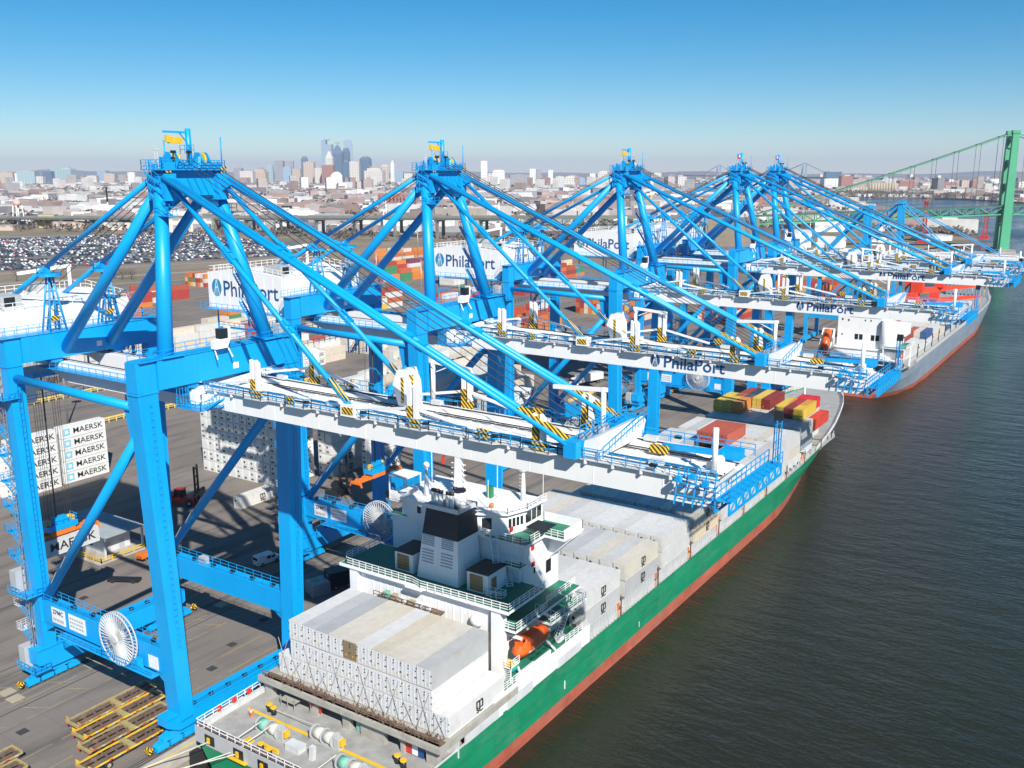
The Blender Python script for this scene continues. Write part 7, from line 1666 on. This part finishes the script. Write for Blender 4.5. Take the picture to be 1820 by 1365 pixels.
for i, (x, y, w, d_, h, mi, rz_, dist) in enumerate(city):
    if i < nind:
        m_ = MB(); m_.box(-w/2, w/2, -d_/2, d_/2, 0, h); m_.box(-w*.2, w*.1, -d_*.2, d_*.2, h, h + 2)
        o = m_.obj('city_building', CITYM[mi], None, (x, y, -.3)); o.rotation_euler.z = rz_
        pxx = 910 + 1700*((Vector((x, y, 0)) - Vector((camp.x, camp.y, 0))).dot(Vector((cos(YAW), sin(YAW), 0)))/(Vector((x, y, 0)) - Vector((camp.x, camp.y, 0))).dot(Vector((-sin(YAW), cos(YAW), 0))))
        zone = ZONE[max(0, min(len(ZONE) - 1, int(pxx/1820*len(ZONE))))]; far = 'hazy' if dist > 4200 else ('nearer' if dist < 2000 else 'mid-distance')
        shape = 'tall' if h > 24 else ('long' if w > 30 else 'small')
        tag(o, f'{far} {shape} {CN[mi]} building in the low city, {zone}', 'building', f'{far} {shape} {CN[mi]} buildings {zone}')
    else:
        c_, s_ = cos(rz_), sin(rz_); cm.mi = mi; vs = []
        for z in (-.3, h):
            for (a_, b2) in ((-1, -1), (1, -1), (1, 1), (-1, 1)): vs.append((x + a_*w/2*c_ - b2*d_/2*s_, y + a_*w/2*s_ + b2*d_/2*c_, z))
        cm.add(vs, [(4, 5, 6, 7), (0, 1, 5, 4), (1, 2, 6, 5), (2, 3, 7, 6), (3, 0, 4, 7)])
o = cm.obj('low_city', CITYM); o['kind'] = 'stuff'
# bare winter trees
tr = MB(); random.seed(5150); TM = [plain('bare_crown', c, .95, .35, .2) for c in ((.13, .10, .095), (.17, .135, .12), (.10, .085, .075), (.15, .13, .09))]
def bare_tree(mb, x, y, z, R, H, nq=14):
    mb.tube((x, y, z), (x, y, z + H*.5), R*.06, 4, R*.03, cap=False)
    for k in range(nq):
        t_ = random.uniform(0, 2*pi); rr = R*sqrt(random.random()); zz = z + H*(.3 + .65*random.random()); c = Vector((x + rr*cos(t_), y + rr*sin(t_), zz)); s = R*random.uniform(.22, .5)
        a_ = Vector((random.gauss(0, 1), random.gauss(0, 1), random.gauss(0, 1))).normalized(); b2 = a_.orthogonal().normalized()
        mb.add([c - a_*s, c + b2*s*.7, c + a_*s, c - b2*s*.7], [(0, 1, 2, 3)])
def scatter(n, f, R, H):
    k = 0; tries = 0
    while k < n and tries < n*6:
        tries += 1; p = f()
        if p is None: continue
        tr.mi = random.randrange(4); bare_tree(tr, p[0], p[1], -.3, random.uniform(*R), random.uniform(*H), 10); k += 1
def dist_(p): return (p - Vector((camp.x, camp.y, 0))).length
def citytree():
    p = D(random.uniform(-100, 1900), 1300*(8000/1300)**(random.random()**.9))
    return (p.x, p.y) if (inpoly(p.x, p.y, WEST) or inpoly(p.x, p.y, EAST)) and (p.y > vy(p.x) + 15 or dist_(p) > 2600) else None
scatter(9000, citytree, (4, 11), (6, 13))
def shore():
    i = random.randrange(2, 7); a_ = Vector(EAST[i]); b2 = Vector(EAST[i-1]); p = a_.lerp(b2, random.random()); return (p.x + random.uniform(0, 120), p.y + random.uniform(15, 160))
scatter(900, shore, (6, 14), (8, 16))
def point():
    p = G(random.uniform(1600, 1760), random.uniform(396, 420)); return (p.x, p.y) if inpoly(p.x, p.y, WEST) and p.x < -75 else None
scatter(260, point, (3, 7), (5, 10))
def under():
    x = random.uniform(-1500, -350); return (x, vy(x) + random.uniform(-90, 30))
scatter(420, under, (3, 7), (5, 9))
o = tr.obj('bare_trees', TM); o['kind'] = 'stuff'
for i, (px, py) in enumerate(((218, 497), (234, 497), (555, 440), (612, 430), (30, 500), (60, 520))):
    g = G(px, py); t = thing('bare_tree', ['round bare bush beside the road, left of a pair', 'round bare bush beside the road, right of a pair', 'bare tree left of the pale sheds under the viaduct', 'bare tree near the white monopole', 'thin bare tree on the verge at left edge', 'thin bare tree on the verge behind the white machinery house'][i], 'tree', (g.x, g.y, -.2))
    R_ = 4.2 if i < 2 else 3.4; H_ = 8.5 if i < 2 else 9
    k = MB(); k.tube((0, 0, 0), (0, 0, H_*.55), .25, 6, .12)
    for j in range(9): a_ = j*.7; k.tube((0, 0, H_*(.2 + .04*j)), (R_*.7*cos(a_), R_*.7*sin(a_), H_*(.55 + .04*j)), .1, 4, .04)
    k.obj('trunk', M['branch'], t); c = MB()
    for j in range(420 if i < 2 else 160):
        v3 = Vector((random.gauss(0, 1), random.gauss(0, 1), random.gauss(0, 1))).normalized()*random.random()**.4; p = Vector((v3.x*R_, v3.y*R_, H_*.58 + v3.z*H_*.42)); q = Vector((random.gauss(0, 1), random.gauss(0, 1), random.gauss(0, 1))).normalized(); q2 = q.orthogonal().normalized()
        c.add([p - q*.45, p + q2*.12, p + q*.45], [(0, 1, 2)])
    c.obj('crown', TM[2], t)
